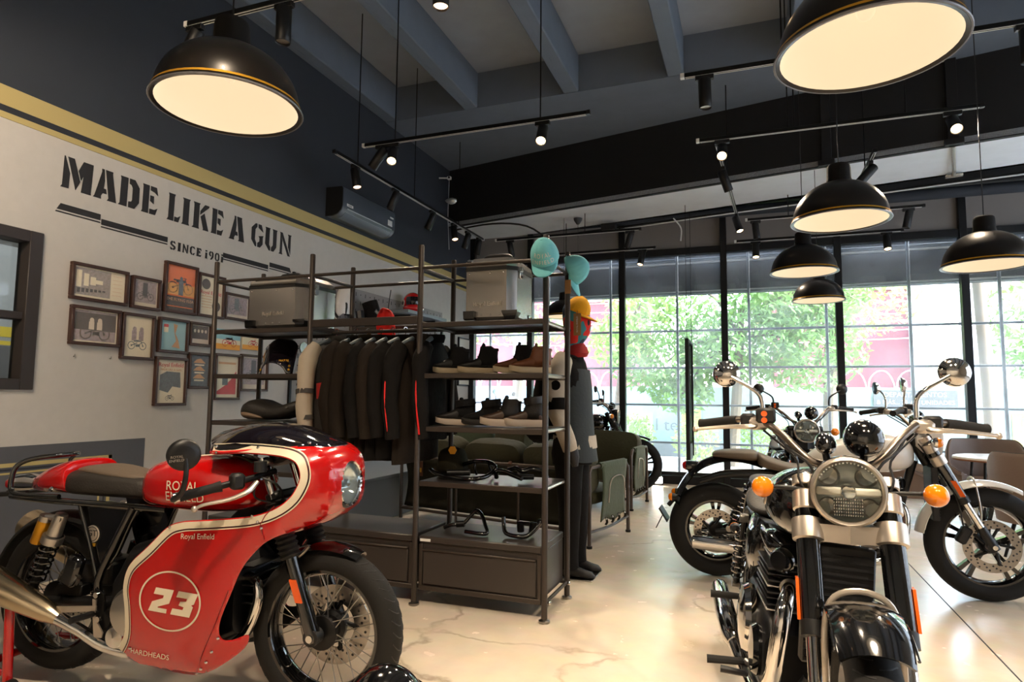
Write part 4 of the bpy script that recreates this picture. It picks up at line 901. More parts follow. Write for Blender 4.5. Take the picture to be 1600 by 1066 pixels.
def cruiser(label, loc, th, steer=0., tank='black_gloss', fend='black_gloss', fend_r='black_gloss', clamp='satin_silver', detail=True, group='motorcycles on the shop floor', lean=0., headmat='satin_silver', tread=False):
    t = thing('motorcycle', label, 'motorcycle', loc, th, group)
    t.rotation_euler = (lean, 0, th)
    AX = V((1.634,0,.35)); fd = V((-.4655,0,.885))
    piv = V((1.30,0,.97)); Ts = Matrix.Translation(piv) @ Matrix.Rotation(steer, 4, -fd if False else fd) @ Matrix.Translation(-piv)
    def S(): m = MB(); m.T = Ts; return m
    def F(s, y): return AX+fd*s+V((0,y,0))
    wheel(t, 'front_wheel', AX, .35, .25, .12, 'alloy', (-.082,.105,.16), Ts, tread)
    wheel(t, 'rear_wheel', (0,0,.325), .325, .205, .16, 'alloy', (-.085,.095,.15), None, False)
    # ---- fork and headlight (turn with the bars)
    for s in (-1, 1):
        y = s*.107
        f = mk('fork_leg', S().tube([F(.30,y), F(.31,y), F(.70,y)], [.030,.033,.033], 20), 'black_gloss', t)
        mk('stanchion', S().bar(F(.10,y), F(.32,y), .0215, 18), 'chrome', f)
        mk('wiper_seal', S().bar(F(.295,y), F(.335,y), .035, 18), 'black_satin', f)
        ft = S().bar(F(-.02,y), F(.13,y), .030, 16, .027); ft.bar(AX+V((-.01,y-.02,0)), AX+V((-.01,y+.02,0)), .03, 14)
        mk('axle_clamp', ft, 'black_satin', f)
        mk('axle_bolt', S().cyl(AX+V((0,y+s*.018,0)), (0,s,0), .014, .012, 12), 'chrome', f)
        rf = S(); e1 = fd; rf.loft([[F(q, y+s*.036)+V((sx*.014,sy*.004,0)) for sx, sy in ((-1,-1),(1,-1),(1,1),(-1,1))] for q in (.34,.345,.445,.45)])
        mk('reflector', rf, 'orange_reflector', f)
        lc = S().lathe([(.034,0),(.043,.004),(.044,.03),(.043,.062),(.034,.066)], F(.555,y), fd, 28); mk('lower_clamp', lc, clamp, f)
        uc = S().lathe([(.033,0),(.038,.004),(.038,.055),(.033,.06)], F(.645,y), fd, 24); mk('lamp_bracket', uc, clamp, f)
        mk('top_clamp', S().lathe([(.033,0),(.037,.003),(.037,.03),(.0,.034)], F(.72,y), fd, 24), clamp, f)
        # guard plates beside the mudguard
        mk('fender_stay', S().loft([[F(q, s*.083)+V((sx,sy*.0025,0)) for sx, sy in ((-.02,-1),(.02,-1),(.02,1),(-.02,1))] for q in (.06,.18,.3)]), 'satin_silver', f)
    yk = S(); c0 = F(.588,0)
    yk.loft([[V((c0.x+dx-.0+(.02 if abs(yy) < .05 else 0), yy, c0.z+dz)) for dx, dz in ((-.03,-.022),(.022,-.026),(.022,.024),(-.03,.028))] for yy in (-.09,-.05,0,.05,.09)]); mk('lower_yoke', yk, clamp, t)
    tk = S().box(F(.735,0), (.05,.20,.022), .006, Matrix.Rotation(-.48,3,'Y')); mk('top_yoke', tk, clamp, t)
    mk('steering_stem', S().bar(F(.55,0)+V((-.05,0,0)), F(.78,0)+V((-.05,0,0)), .03, 14), 'black_metal', t)
    hl = mk('headlight', S().lathe([(0,-.13),(.05,-.125),(.085,-.085),(.1,-.03),(.102,.0)], (1.385,0,.99), (1,0,-.03), 40), 'black_gloss' if headmat == 'satin_silver' else headmat, t)
    mk('bezel', S().lathe([(.096,-.012),(.099,-.01),(.1005,.004),(.098,.014),(.092,.018),(.086,.012),(.084,.002)], (1.385,0,.99), (1,0,-.03), 56), headmat, hl)
    mk('reflector', S().lathe([(0,-.03),(.05,-.028),(.078,-.012),(.089,.004)], (1.385,0,.99), (1,0,-.03), 40), 'lamp_mirror', hl)
    hb = S().box((1.385,0,.99), (.02,.168,.022), .005); mk('daylight_bar', hb, 'lamp_bar', hl)
    hc = S().lathe([(0,.014),(.012,.014),(.018,.016),(.021,.012),(.022,-.01)], (1.385,0,.99), (1,0,-.03), 24); mk('centre_ring', hc, 'chrome', hl)
    fl = S()
    for i in range(13):
        for j in range(6):
            y = -.036+.006*i; z = .99-.022-.009*j
            if (y*y+(z-.99)**2) < .0062: fl.box((1.378,y,z), (.01,.0045,.007), .0015)
    mk('flutes', fl, 'chrome', hl, kind='stuff')
    for s in (-1,1):
        mk('lamp_cup', S().lathe([(.030,.0),(.024,-.012),(0,-.02)], (1.382,s*.048,1.032), (1,0,0), 20), 'steel', hl)
        mk('lamp_cup', S().lathe([(.026,.0),(.02,-.012),(0,-.02)], (1.382,s*.052,.948), (1,0,0), 20), 'steel', hl)
    up = S()
    for i in range(19):
        a = R(28)+R(124)*i/18; up.box((1.386, .082*cos(a), .99+.082*sin(a)), (.008,.007,.007), .0015)
    mk('upper_flutes', up, 'chrome', hl, kind='stuff')
    mk('glass', S().lathe([(0,.026),(.04,.023),(.07,.016),(.089,.006)], (1.385,0,.99), (1,0,-.03), 40), 'lens_glass', hl)
    for s in (-1,1):
        st = mk('turn_signal', S().lathe([(0,.034),(.016,.031),(.028,.02),(.0325,.004),(.031,-.006)], (1.325,s*.228,.985), (1,0,0), 28), 'amber', t)
        mk('signal_back', S().lathe([(.032,-.004),(.028,-.02),(.012,-.03),(0,-.031)], (1.325,s*.228,.985), (1,0,0), 24), 'chrome' if s < 0 else 'black_satin', st)
        mk('signal_stalk', S().bar((1.31,s*.2,.985), (1.325,s*.11,.985), .0065, 10), 'black_satin', st)
    for y, z, r_, nm in ((.058,1.135,.056,'speedometer'), (-.046,1.118,.031,'navigation_pod')):
        po = mk(nm, S().lathe([(0,.048),(r_*.45,.044),(r_*.8,.028),(r_*.97,.005),(r_,-.02),(r_*.94,-.03)], (1.295,y,z), (.93,0,-.2), 32), 'black_gloss', t)
        mk('dial', S().lathe([(0,-.026),(r_*.93,-.026)], (1.295,y,z), (.93,0,-.2), 32), 'head_black', po)
        for b_ in ((-.3,.3) if r_ < .04 else (.0,)): mk('screw', S().ell((1.295+.043,y+b_*r_,z-.016), (.004,.004,.004), 8, 6), 'chrome', po)
        mk('pod_bracket', S().bar((1.29,y,z-r_*.8), (1.28,y*.8,1.03), .011, 8), 'black_metal', po)
    # ---- bars
    bar_pts = [(1.04,-.425,1.163),(1.10,-.33,1.18),(1.16,-.24,1.185),(1.225,-.17,1.145),(1.27,-.10,1.075),(1.275,-.05,1.055),(1.275,.05,1.055),(1.27,.10,1.075),(1.225,.17,1.145),(1.16,.24,1.185),(1.10,.33,1.18),(1.04,.425,1.163)]
    mk('handlebar', S().tube(bar_pts, .0115, 10, sm=4), 'bar_metal', t)
    for s in (-1,1):
        def y3(p): return (p[0], s*p[1], p[2])
        g = mk('grip', S().tube([y3((1.115,.305,1.18)), y3((1.10,.33,1.179)), y3((1.045,.42,1.165)), y3((1.038,.432,1.163))], [.017,.0165,.0165,.019], 14), 'rubber', t)
        sw = S().box(y3((1.135,.268,1.183)), (.045,.05,.045), .008); mk('switchgear', sw, 'black_plastic', g)
        lv = S().tube([y3((1.165,.235,1.17)), y3((1.19,.26,1.163)), y3((1.165,.33,1.16)), y3((1.118,.42,1.15)), y3((1.105,.443,1.147))], [.011,.012,.009,.0075,.007], 10, sm=3, flat=.75); lv.ell(y3((1.105,.445,1.147)), (.0105,.0105,.0105), 12, 8)
        mk('lever', lv, 'satin_silver', t)
        mc = S().box(y3((1.165,.235,1.172)), (.05,.06,.04), .01); mk('lever_perch', mc, 'satin_silver', t)
        if s < 0:
            rs = mk('brake_reservoir', S().box((1.18,-.213,1.20), (.055,.062,.05), .008), 'black_plastic', t)
            for q in (.008,-.013): mk('sight_glass', S().cyl((1.206,-.218,1.198+q), (1,0,0), .0095, .004, 14), 'orange_reflector', rs)
        ms = S().tube([y3((1.155,.222,1.20)), y3((1.155,.224,1.25)), y3((1.152,.245,1.283)), y3((1.14,.32,1.33))], [.008,.0075,.007,.006], 10, sm=4)
        mi = mk('mirror', S().lathe([(0,.022),(.018,.02),(.034,.012),(.044,.0),(.0465,-.01),(.043,-.014)], y3((1.125,.338,1.342)), (.96,s*.12,.06), 36), 'chrome' if detail != 'black' else 'black_satin', t)
        mk('mirror_glass', S().lathe([(0,-.013),(.043,-.013)], y3((1.125,.338,1.342)), (.96,s*.12,.06), 30), 'mirror_glass', mi)
        mk('mirror_stem', ms, 'chrome' if detail != 'black' else 'black_satin', t)
        mk('cable', S().tube([y3((1.17,.2,1.165)), y3((1.25,.15,1.10)), y3((1.31,.09,1.05)), y3((1.30,.06,.93))], .0045, 6, sm=4).tube([y3((1.16,.22,1.15)), y3((1.26,.13,1.07)), y3((1.33,.12,1.0)), y3((1.30,.03,.88))], .0038, 6, sm=4), 'black_plastic', t, kind='stuff')
    # ---- mudguards
    fm = S().arcband((1.634,0,.35), .40, lambda q: .105+.075*sin(pi*min(1,max(0,.12+.76*q)))**.5, R(60), R(172), .004, 28, .03); mk('front_mudguard', fm, fend, t)
    hp = S().tube([F(.12,-.085), V((1.585,-.088,.56)), V((1.572,-.084,.68)), V((1.57,-.06,.742)), V((1.57,0,.762)), V((1.57,.06,.742)), V((1.572,.084,.68)), V((1.585,.088,.56)), F(.12,.085)], .0085, 8, sm=4, flat=.7); mk('mudguard_hoop', hp, 'satin_silver', t)
    ed = S().tube([(1.634+.37*cos(a), s_*.083, .35+.37*sin(a)) for a in [R(64)+R(104)*i/20 for i in range(21)] for s_ in (1,)], .004, 6).tube([(1.634+.37*cos(a), -.083, .35+.37*sin(a)) for a in [R(64)+R(104)*i/20 for i in range(21)]], .004, 6); mk('mudguard_lip', ed, fend, t, kind='stuff')
    mk('rear_mudguard', MB().arcband((0,0,.325), lambda q: interp([(0,.60),(.28,.545),(.5,.49),(.75,.41),(1,.345)], q), lambda q: .20+.02*sin(pi*q), R(55), R(147), .005, 28, .05), fend_r, t)
    tl = mk('tail_light', MB().loft([sring(x, w, a, b, 20, 2.3) for x, w, a, b in ((-.21,.04,.735,.79),(-.19,.048,.725,.80),(-.15,.045,.715,.80),(-.10,.03,.74,.795),(-.06,.02,.76,.80))]), 'black_gloss', t)
    mk('lens', MB().loft([sring(x, w, a, b, 20, 2.3) for x, w, a, b in ((-.225,.025,.745,.782),(-.218,.036,.738,.788),(-.20,.045,.728,.798))]), 'red_lens', tl)
    ph = mk('plate_holder', MB().tube([(-.20,0,.60),(-.28,0,.53),(-.33,0,.47)], .016, 8).box((-.36,0,.41), (.012,.17,.11), .003, Matrix.Rotation(-.55,3,'Y')), 'black_plastic', t)
    mk('mudflap', MB().tube([(-.36,0,.42),(-.42,0,.30)], .004, 6), 'black_plastic', ph)
    for s in (-1,1):
        ti = mk('rear_turn_signal', MB().lathe([(0,.03),(.02,.024),(.028,.008),(.026,-.0)], (-.29,s*.13,.55), (-1,0,0), 20), 'amber', t); mk('signal_body', MB().lathe([(.028,.0),(.02,-.03),(0,-.035)], (-.29,s*.13,.55), (-1,0,0), 20).bar((-.27,s*.13,.55), (-.24,s*.02,.57), .006, 8), 'black_satin', ti)
    # ---- seat, tank
    mk('pillion_seat', MB().loft([sring(x, w, a, b, 24, 2.8) for x, w, a, b in ((-.02,.07,.835,.862),(.01,.105,.835,.882),(.1,.125,.825,.893),(.2,.13,.82,.895),(.27,.125,.815,.892),(.295,.115,.82,.88))]), 'seat_brown' if detail == 'brown' else 'seat_dark', t, sub=1)
    mk('rider_seat', MB().loft([sring(x, w, a, b, 24, 2.8) for x, w, a, b in ((.28,.12,.79,.885),(.31,.15,.775,.872),(.38,.17,.76,.842),(.48,.165,.75,.805),(.58,.13,.76,.80),(.68,.09,.78,.82))]), 'seat_brown' if detail == 'brown' else 'seat_dark', t, sub=1)
    mk('fuel_tank', MB().loft([sring(x, w, a, b, 32, 2.3) for x, w, a, b in ((.60,.05,.81,.86),(.63,.085,.80,.90),(.72,.13,.785,.955),(.86,.168,.775,1.0),(1.0,.182,.77,1.025),(1.12,.172,.775,1.03),(1.20,.135,.795,1.005),(1.24,.08,.83,.965),(1.25,.03,.86,.93))]), tank, t, sub=1)
    mk('fuel_cap', MB().lathe([(0,.02),(.03,.018),(.036,.006),(.036,0)], (.98,0,1.022), (-.08,0,1), 24), 'chrome', t)
    for s in (-1,1):
        mk('tank_badge', MB().lathe([(0,.006),(.03,.004),(.034,0)], (1.03,s*.181,.91), (0,s,.05), 24), 'satin_silver', t)
        sc_ = MB().loft([[(x, s*(yy), z0), (x, s*(yy+.025), (z0*2+z1)/3), (x, s*(yy+.025), (z0+2*z1)/3), (x, s*yy, z1)] for x, yy, z0, z1 in ((.34,.10,.56,.74),(.42,.135,.53,.76),(.55,.15,.52,.77),(.66,.13,.58,.76),(.72,.10,.66,.74))], closed=False, cap=False)
        mk('side_cover', sc_, tank if tank == 'black_gloss' else 'black_gloss', t, solid=.004)
    # ---- frame
    fr = MB().tube([(1.25,0,.86),(1.18,0,.62),(1.12,0,.36)], .026, 12, sm=3)
    mk('down_tube', fr, 'black_satin', t)
    for s in (-1,1):
        mk('frame_rail', MB().tube([(1.2,s*.03,.9),(.9,s*.09,.79),(.5,s*.12,.74),(.1,s*.11,.72),(-.1,s*.1,.66)], .016, 10, sm=4), 'black_satin', t)
        mk('cradle_tube', MB().tube([(1.12,s*.04,.36),(1.05,s*.10,.24),(.6,s*.12,.22),(.42,s*.12,.34),(.42,s*.12,.72)], .016, 10, sm=4), 'black_satin', t)
        mk('swingarm', MB().tube([(.5,s*.1,.38),(.25,s*.115,.36),(0,s*.115,.325)], [.03,.024,.02], 10), 'black_satin', t)
        coil_shock(t, (.27,s*.155,.70), (.09,s*.155,.36), s)
    # ---- engine
    en = mk('engine', MB().loft([sring(x, .165, a, b, 24, 5) for x, a, b in ((.52,.30,.50),(.56,.25,.54),(.75,.2,.52),(.98,.22,.50),(1.05,.28,.46))]), 'engine_black', t)
    for s in (-1,1):
        mk('engine_cover', MB().lathe([(.125,.0),(.128,.02),(.115,.04),(.06,.052),(0,.055)], (.72,s*.16,.40), (0,s,0), 36), 'chrome', en)
        mk('clutch_cover', MB().lathe([(.085,.0),(.088,.015),(.075,.032),(0,.04)], (.93,s*.16,.36), (0,s,0), 30), 'black_gloss', en)
    for k in range(9):
        mk('cooling_fin', MB().box((.86,0,.515+.02*k), (.25+.02*(k % 2),.31 if k < 8 else .27,.007), .003), 'engine_black' if k % 4 else 'alu', en)
    mk('cylinder_block', MB().box((.86,0,.60), (.2,.26,.2), .02), 'engine_black', en)
    mk('cylinder_head', MB().loft([sring(x, w, a, b, 24, 4) for x, w, a, b in ((.72,.12,.70,.75),(.76,.155,.69,.775),(.95,.155,.69,.775),(1.0,.12,.70,.75))]), 'black_gloss', en)
    mk('oil_cooler', MB().box((1.34,-.02,.66), (.04,.19,.34), .006), 'black_plastic', t)
    ckf = MB()
    for k in range(16): ckf.box((1.362,-.02,.51+.0195*k), (.006,.175,.004))
    mk('cooler_fins', ckf, 'black_metal', t, kind='stuff')
    mk('horn', MB().lathe([(0,.03),(.03,.03),(.04,.015),(.04,0)], (1.13,-.13,.72), (.6,-.6,0), 20), 'black_gloss', t)
    for s in (-1,1):
        ex = mk('exhaust_header', MB().tube([(.98,s*.085,.60),(1.07,s*.10,.605),(1.145,s*.125,.57),(1.16,s*.14,.47),(1.12,s*.15,.33),(1.0,s*.165,.225),(.7,s*.18,.205),(.5,s*.195,.225)], [.022,.024,.026,.027,.027,.027,.027,.03], 16, sm=5), 'chrome', t)
        mk('flange', MB().lathe([(.022,0),(.032,.002),(.032,.012),(.022,.014)], (.985,s*.085,.60), (1,0,0), 20), 'steel', ex)
        mk('silencer', MB().tube([(.52,s*.195,.225),(.46,s*.2,.23),(.2,s*.205,.245),(-.10,s*.205,.262),(-.15,s*.205,.265),(-.155,s*.205,.265)], [.03,.042,.046,.046,.042,.03], 24), 'chrome', ex)
        mk('silencer_tip', MB().lathe([(.028,0),(.02,.02),(0,.025)], (-.156,s*.205,.265), (1,0,-.05), 20), 'exhaust_dark', ex)
        pg = mk('footpeg', MB().tube([(.86,s*.17,.285),(.86,s*.23,.28),(.855,s*.33,.27)], [.014,.018,.02], 10, flat=.7), 'rubber', t)
        mk('peg_bracket', MB().tube([(.95,s*.12,.26),(.88,s*.17,.275),(.86,s*.2,.285)], .014, 8), 'steel', pg)
        mk('pedal', MB().tube([(.80,s*.2,.26),(.95,s*.21,.275),(1.04,s*.225,.31),(1.045,s*.30,.315)], [.009,.009,.01,.012], 8, sm=3), 'black_satin', pg)
        pp = mk('passenger_peg', MB().tube([(.38,s*.14,.38),(.37,s*.2,.375),(.365,s*.29,.37)], [.011,.014,.016], 10), 'rubber', t)
    ml = MB().tube([(.55,.13,.22),(.5,.2,.05),(.49,.23,.012)], [.012,.011,.014], 8); mk('side_stand', ml, 'black_satin', t)
    cal = S().box(AX+V((-.15,-.085,.06)), (.06,.06,.11), .012, Matrix.Rotation(.5,3,'Y')); mk('brake_caliper', cal, 'black_satin', t)
    mk('brake_hose', S().tube([AX+V((-.15,-.09,.12)), AX+V((-.19,-.12,.3)), F(.5,-.09)+V((-.03,0,0)), F(.7,-.05)+V((-.04,0,0))], .005, 6, sm=4), 'black_plastic', t)
    return t
TH = R(-83.); fx, fy = cos(TH), sin(TH)
cruiser('black cruiser motorcycle facing the camera with a round silver-rimmed headlight', (.265-1.37*fx+.069*fy, 2.10-1.37*fy-.069*fx, 0), TH, R(-9), clamp='satin_silver', tread=True, lean=R(-4))
cruiser('black cruiser motorcycle with a white front mudguard, parked side-on behind the front cruiser', (-.257, 4.9, 0), R(1.6), R(2), tank='white_paint', fend='white_paint', headmat='white_paint', detail='brown')
cruiser('farther motorcycle facing the camera between the front cruiser and the window', (.28, 7.25, 0), R(-84), R(0), tank='chrome', detail='black', clamp='black_satin')
cruiser('black motorcycle with a single mirror showing, parked beyond the rear green armchair', (-3.12, 8.95, 0), R(-3), R(8), tank='black_gloss', detail='black', clamp='black_satin')
# ================================================================ red café racer
RT = thing('racing_motorcycle', 'glossy red fairing racer motorcycle numbered 23 on a rear stand', 'motorcycle', (-2.93, 2.10, 0), R(6.2))
wheel(RT, 'front_wheel', (1.32,0,.312), .325, .238, .11, 'spoke', (.062,.09,.158), None, True, 'black_gloss', 'steel', 'black_metal', 32)
wheel(RT, 'rear_wheel', (0,0,.345), .325, .235, .135, 'spoke', (.066,.08,.125), None, True, 'black_gloss', 'steel', 'black_metal', 32)
pm('mudguard_black', (10,10,10), .6)
# half width of the fairing at (x,z)
def fw(x, z):
    Wx = .222 if x < 1.12 else .088+.134*sqrt(max(0, 1-((x-1.12)/.295)**2))
    n = max(0, 1-abs((z-.90)/.172)**2.4)**(1/2.4); t = smooth(1.2, 1.4, x)
    w = Wx*((1-t)+t*max(n, .3))
    if z < .42: w *= .66+.34*sqrt(max(0, 1-((.42-z)/.285)**2))
    if z > .96: w -= .04*smooth(.96, 1.05, z)*(1-t)
    w *= 1-.16*smooth(.62, .42, x)
    w -= .035*smooth(.95, 1.2, x)*smooth(.80, .5, z)
    return w
outl = [(.46,.20),(.53,.285),(.535,.38),(.517,.47),(.545,.555),(.64,.64),(.73,.722),(.80,.748),(.88,.757),(1.03,.773),(1.13,.79),(1.21,.82),(1.265,.865),(1.293,.925),(1.285,.97),(1.255,.997),(1.19,1.012),(1.05,1.018),(.90,1.012),(.885,1.03)]
front = [(1.0,1.036),(1.09,1.038),(1.18,1.040),(1.27,1.046),(1.36,1.048),(1.41,1.035),(1.45,1.01),(1.478,.975),(1.493,.935),(1.497,.89),(1.49,.85),(1.47,.812),(1.44,.785),(1.38,.755),(1.31,.735),(1.2,.705),(1.14,.665),(1.07,.585),(1.03,.49),(.995,.40),(.985,.345),(1.0,.315),(1.04,.315),(1.10,.335),(1.085,.285),(1.0,.22),(.92,.175),(.84,.152),(.74,.155),(.6,.172)]
front = [(1.2+(x-1.2)*.70 if x > 1.2 else x, z) for x, z in front]
poly = catmull([(x,0,z) for x, z in outl], 4)+catmull([(x,0,z) for x, z in front], 4)
def cut_sheet(pts, fn, step=.022):
    bm = bmesh.new(); vs = [bm.verts.new((p[0],0,p[2])) for p in pts]; f = bm.faces.new(vs); bm.normal_update(); bmesh.ops.triangulate(bm, faces=[f])
    xs = [p[0] for p in pts]; zs = [p[2] for p in pts]
    x = min(xs)+step
    while x < max(xs): bmesh.ops.bisect_plane(bm, geom=bm.verts[:]+bm.edges[:]+bm.faces[:], plane_co=(x,0,0), plane_no=(1,0,0)); x += step
    z = min(zs)+step
    while z < max(zs): bmesh.ops.bisect_plane(bm, geom=bm.verts[:]+bm.edges[:]+bm.faces[:], plane_co=(0,0,z), plane_no=(0,0,1)); z += step
    for v in bm.verts: v.co.y = fn(v.co.x, v.co.z)
    me = bpy.data.meshes.new('panel'); bm.to_mesh(me); bm.free()
    me.polygons.foreach_set('use_smooth', [True]*len(me.polygons)); return me
def fix(me):
    bm = bmesh.new(); bm.from_mesh(me); bmesh.ops.remove_doubles(bm, verts=bm.verts, dist=.0004); bmesh.ops.recalc_face_normals(bm, faces=bm.faces); bm.to_mesh(me); bm.free(); return me
FA = None
for s in (-1, 1):
    me = fix(cut_sheet(poly, lambda x, z: s*fw(x, z)))
    if sum(q.normal.y*q.area for q in me.polygons)*s < 0: me.flip_normals()
    p = mk('fairing_side', me, 'red_paint', RT, solid=.004); me.materials.append(MATS['black_satin']); p.modifiers['solid'].offset = -1; p.modifiers['solid'].material_offset = 1
    if s < 0: FA = p
def ribbon(path, off, wd, lift, s=-1):
    n = len(path); L = []; Rr_ = []
    for i in range(n):
        a = path[max(0,i-1)]; b = path[min(n-1,i+1)]; d = V((b[0]-a[0],0,b[2]-a[2])).normalized(); nn = V((d.z,0,-d.x))
        q = V((path[i][0],0,path[i][2]))
        for k, lst in ((off, L), (off+wd, Rr_)):
            e = q+nn*k; lst.append((e.x, s*(fw(e.x, e.z)+lift), e.z))
    return MB().loft([[a, b] for a, b in zip(L, Rr_)], closed=False, cap=False)
edge = catmull([(x,0,z) for x, z in outl[:-1]], 6)
for s in (-1,1):
    mk('white_stripe', ribbon(edge, .004, .026, .0028, s), 'cream', FA); mk('pinstripe', ribbon(edge, .036, .004, .0028, s), 'cream', FA); mk('dark_pinstripe', ribbon(edge, .031, .004, .0026, s), 'black_satin', FA)
# nose between the two halves
rows = []
for x, _, z in catmull([(p[0],0,p[1]) for p in front[4:16]], 9):
    w = fw(x, z); row = []
    for k in range(25):
        u = -1+2*k/24; bul = .012*(1-u*u); dx = x-1.2; dz = z-.9; L_ = sqrt(dx*dx+dz*dz)
        row.append((x+bul*dx/L_, u*w, z+bul*dz/L_))
    rows.append(row)
nz = MB().loft(rows, closed=False, cap=False)
def _in(f):
    c = sum((V(nz.v[i]) for i in f), V())/len(f); return c.x > 1.3 and c.y**2+(c.z-.893)**2 < .087**2
nz.f = [f for f in nz.f if not _in(f)]
mk('nose', nz, 'red_paint', FA, merge=.0003)
hl = mk('headlight', MB().lathe([(.088,-.02),(.096,0),(.098,.012),(.092,.02),(.085,.016)], (1.385,0,.893), (1,0,.02), 48), 'black_satin', RT)
mk('bezel', MB().lathe([(.091,.018),(.088,.026),(.082,.022),(.08,.012)], (1.385,0,.893), (1,0,.02), 48), 'chrome', hl)
mk('reflector', MB().lathe([(0,-.035),(.03,-.032),(.06,-.012),(.082,.014)], (1.385,0,.893), (1,0,.02), 40), 'lens', hl)
mk('bulb_shield', MB().lathe([(0,.016),(.014,.012),(.018,-.01),(.018,-.03)], (1.385,0,.893), (1,0,.02), 20), 'steel', hl)
mk('glass', MB().lathe([(0,.04),(.04,.036),(.07,.026),(.084,.018)], (1.385,0,.893), (1,0,.02), 40), 'lens_glass', hl)
# windscreen
W = []
for xl, xt, w, zl, zt in ((.885,.785,.185,1.026,1.050),(.89,.79,.190,1.022,1.066),(.93,.83,.192,1.021,1.092),(1.0,.94,.19,1.024,1.120),(1.08,1.05,.184,1.03,1.133),(1.18,1.17,.172,1.036,1.118),(1.25,1.25,.150,1.045,1.086),(1.30,1.30,.125,1.049,1.068),(1.335,1.335,.098,1.047,1.053),(1.355,1.355,.06,1.036,1.042)):
    W.append([(xl+(xt-xl)*sin(a)**3 if sin(a) > 0 else xl, -w*math.copysign(abs(cos(a))**.8, cos(a)), zl-.004+(zt-zl+.004)*sin(a)**.85 if sin(a) > 0 else zl-.004) for a in [pi*k/20 for k in range(21)]])
ws_ = mk('windscreen', MB().loft(W, closed=False, cap=False), 'smoke_screen', RT, solid=.004, merge=.0003)
mk('screen_edge', MB().loft([[(x+.004, -w-.004, zl-.006), (x+.004, -w-.004, zl+.004)] for x, w, zl in ((.895,.192,1.021),(.95,.193,1.021),(1.05,.187,1.03),(1.18,.173,1.037),(1.25,.151,1.046))], closed=False, cap=False), 'piping_red', ws_, solid=.002)
for x, z in ((.91,1.04),(1.10,1.042),(1.29,1.062)):
    w = interp([(.8,.187),(1.1,.182),(1.25,.15),(1.29,.128)], x); mk('screw', MB().lathe([(0,.006),(.006,.004),(.008,0)], (x,-w-.002,z), (0,-1,.2), 12), 'chrome', ws_)
for x, z in ((.92,1.018),(1.115,.786),(1.14,.765),(1.155,.742),(.745,.722),(.565,.235),(.985,.32),(.955,.265),(.925,.22),(.895,.188),(.87,.165)):
    mk('screw', MB().lathe([(0,.005),(.005,.004),(.0065,0)], (x,-fw(x,z)-.003,z), (0,-1,0), 10), 'chrome', FA)
sm = MB().tube([(x, -fw(x,z)-.0025, z) for x, z in ((1.205,.826),(1.17,.79),(1.15,.755),(1.165,.70))], .0022, 5); mk('panel_seam', sm, 'dark_red', FA)
sm = MB().tube([(x, -fw(x,z)-.0025, z) for x, z in ((1.02,.50),(.97,.37),(.91,.25),(.86,.155))], .0022, 5); mk('panel_seam', sm, 'dark_red', FA)
# number roundel and lettering
def onf(lift): return lambda p: (p.x, -fw(p.x, p.z)-lift, p.z)
rc = (.762,.44)
mk('roundel', MB().loft([[(rc[0]+r_*cos(a)*1.0, -fw(rc[0]+r_*cos(a), rc[1]+r_*.80*sin(a))-.0032, rc[1]+r_*.80*sin(a)) for r_ in (.136,.144)] for a in [2*pi*k/60 for k in range(61)]], closed=False, cap=False), 'cream', FA)
two = [(0,0),(.085,0),(.085,.018),(.042,.018),(.042,.022),(.092,.042),(.104,.1),(.02,.1),(.014,.072),(.062,.072),(.060,.060),(.012,.040)]
three = [(0,0),(.088,0),(.098,.045),(.088,.05),(.1,.056),(.112,.1),(.022,.1),(.016,.074),(.066,.074),(.063,.062),(.036,.058),(.032,.042),(.056,.038),(.053,.026),(.006,.026)]
for dg, ox in ((two,-.098), (three,.006)):
    pts = [(rc[0]+ox+x+.10*0+(y*.12), 0, rc[1]-.048+y*.92-(ox+x)*.06) for x, y in dg]
    mk('number', fix(cut_sheet(pts, lambda x, z: -fw(x, z)-.0034, .02)), 'cream', FA)
text('lettering', 'Royal Enfield', 'cream', FA, (.875,0,.694), (1,0,.05), (0,0,1), .030, fn=onf(.0034), extrude=0)
text('lettering', 'HARDHEADS', 'cream', FA, (.66,0,.222), (1,0,-.05), (.1,0,1), .032, fn=onf(.0036), extrude=0, shear=.15)
# tank, seat
def tkw(x): return interp([(.45,.055),(.47,.10),(.53,.135),(.66,.155),(.82,.16),(.94,.145),(1.02,.10),(1.04,.05)], x)
TS = [(.45,.79,.865),(.465,.775,.91),(.51,.765,.955),(.60,.76,.976),(.70,.757,.982),(.82,.757,.993),(.92,.763,.985),(.99,.78,.955),(1.03,.80,.92)]
tk = mk('fuel_tank', MB().loft([sring(x, tkw(x), a, b, 32, 3.1) for x, a, b in TS]), 'red_paint', RT, sub=1)
mk('filler_cap', MB().lathe([(0,.014),(.034,.012),(.038,.004),(.038,0)], (.86,0,.988), (0,0,1), 28), 'chrome', tk)
def tky(p):
    x, z = p.x, p.z; w = tkw(x); a = interp([(t[0],t[1]) for t in TS], x); b = interp([(t[0],t[2]) for t in TS], x); h = (b-a)/2; q = abs((z-(a+b)/2)/h)
    return (x, -w*max(0, 1-q**3.1)**(1/3.1)-.003, z)
text('lettering', 'ROYAL', 'cream', tk, (.735,0,.872), (1,0,0), (0,0,1), .054, fn=tky, extrude=0, sx=.95); text('lettering', 'ENFIELD', 'cream', tk, (.745,0,.828), (1,0,0), (0,0,1), .054, fn=tky, extrude=0, sx=.95)
for s in (-1,1): mk('tank_stripe', MB().tube([(x, s*.035, interp([(t[0],t[2]) for t in TS], x)+.001) for x in (.6,.7,.8,.9,.97)], .011, 6, sm=3, flat=.15), 'cream', tk)
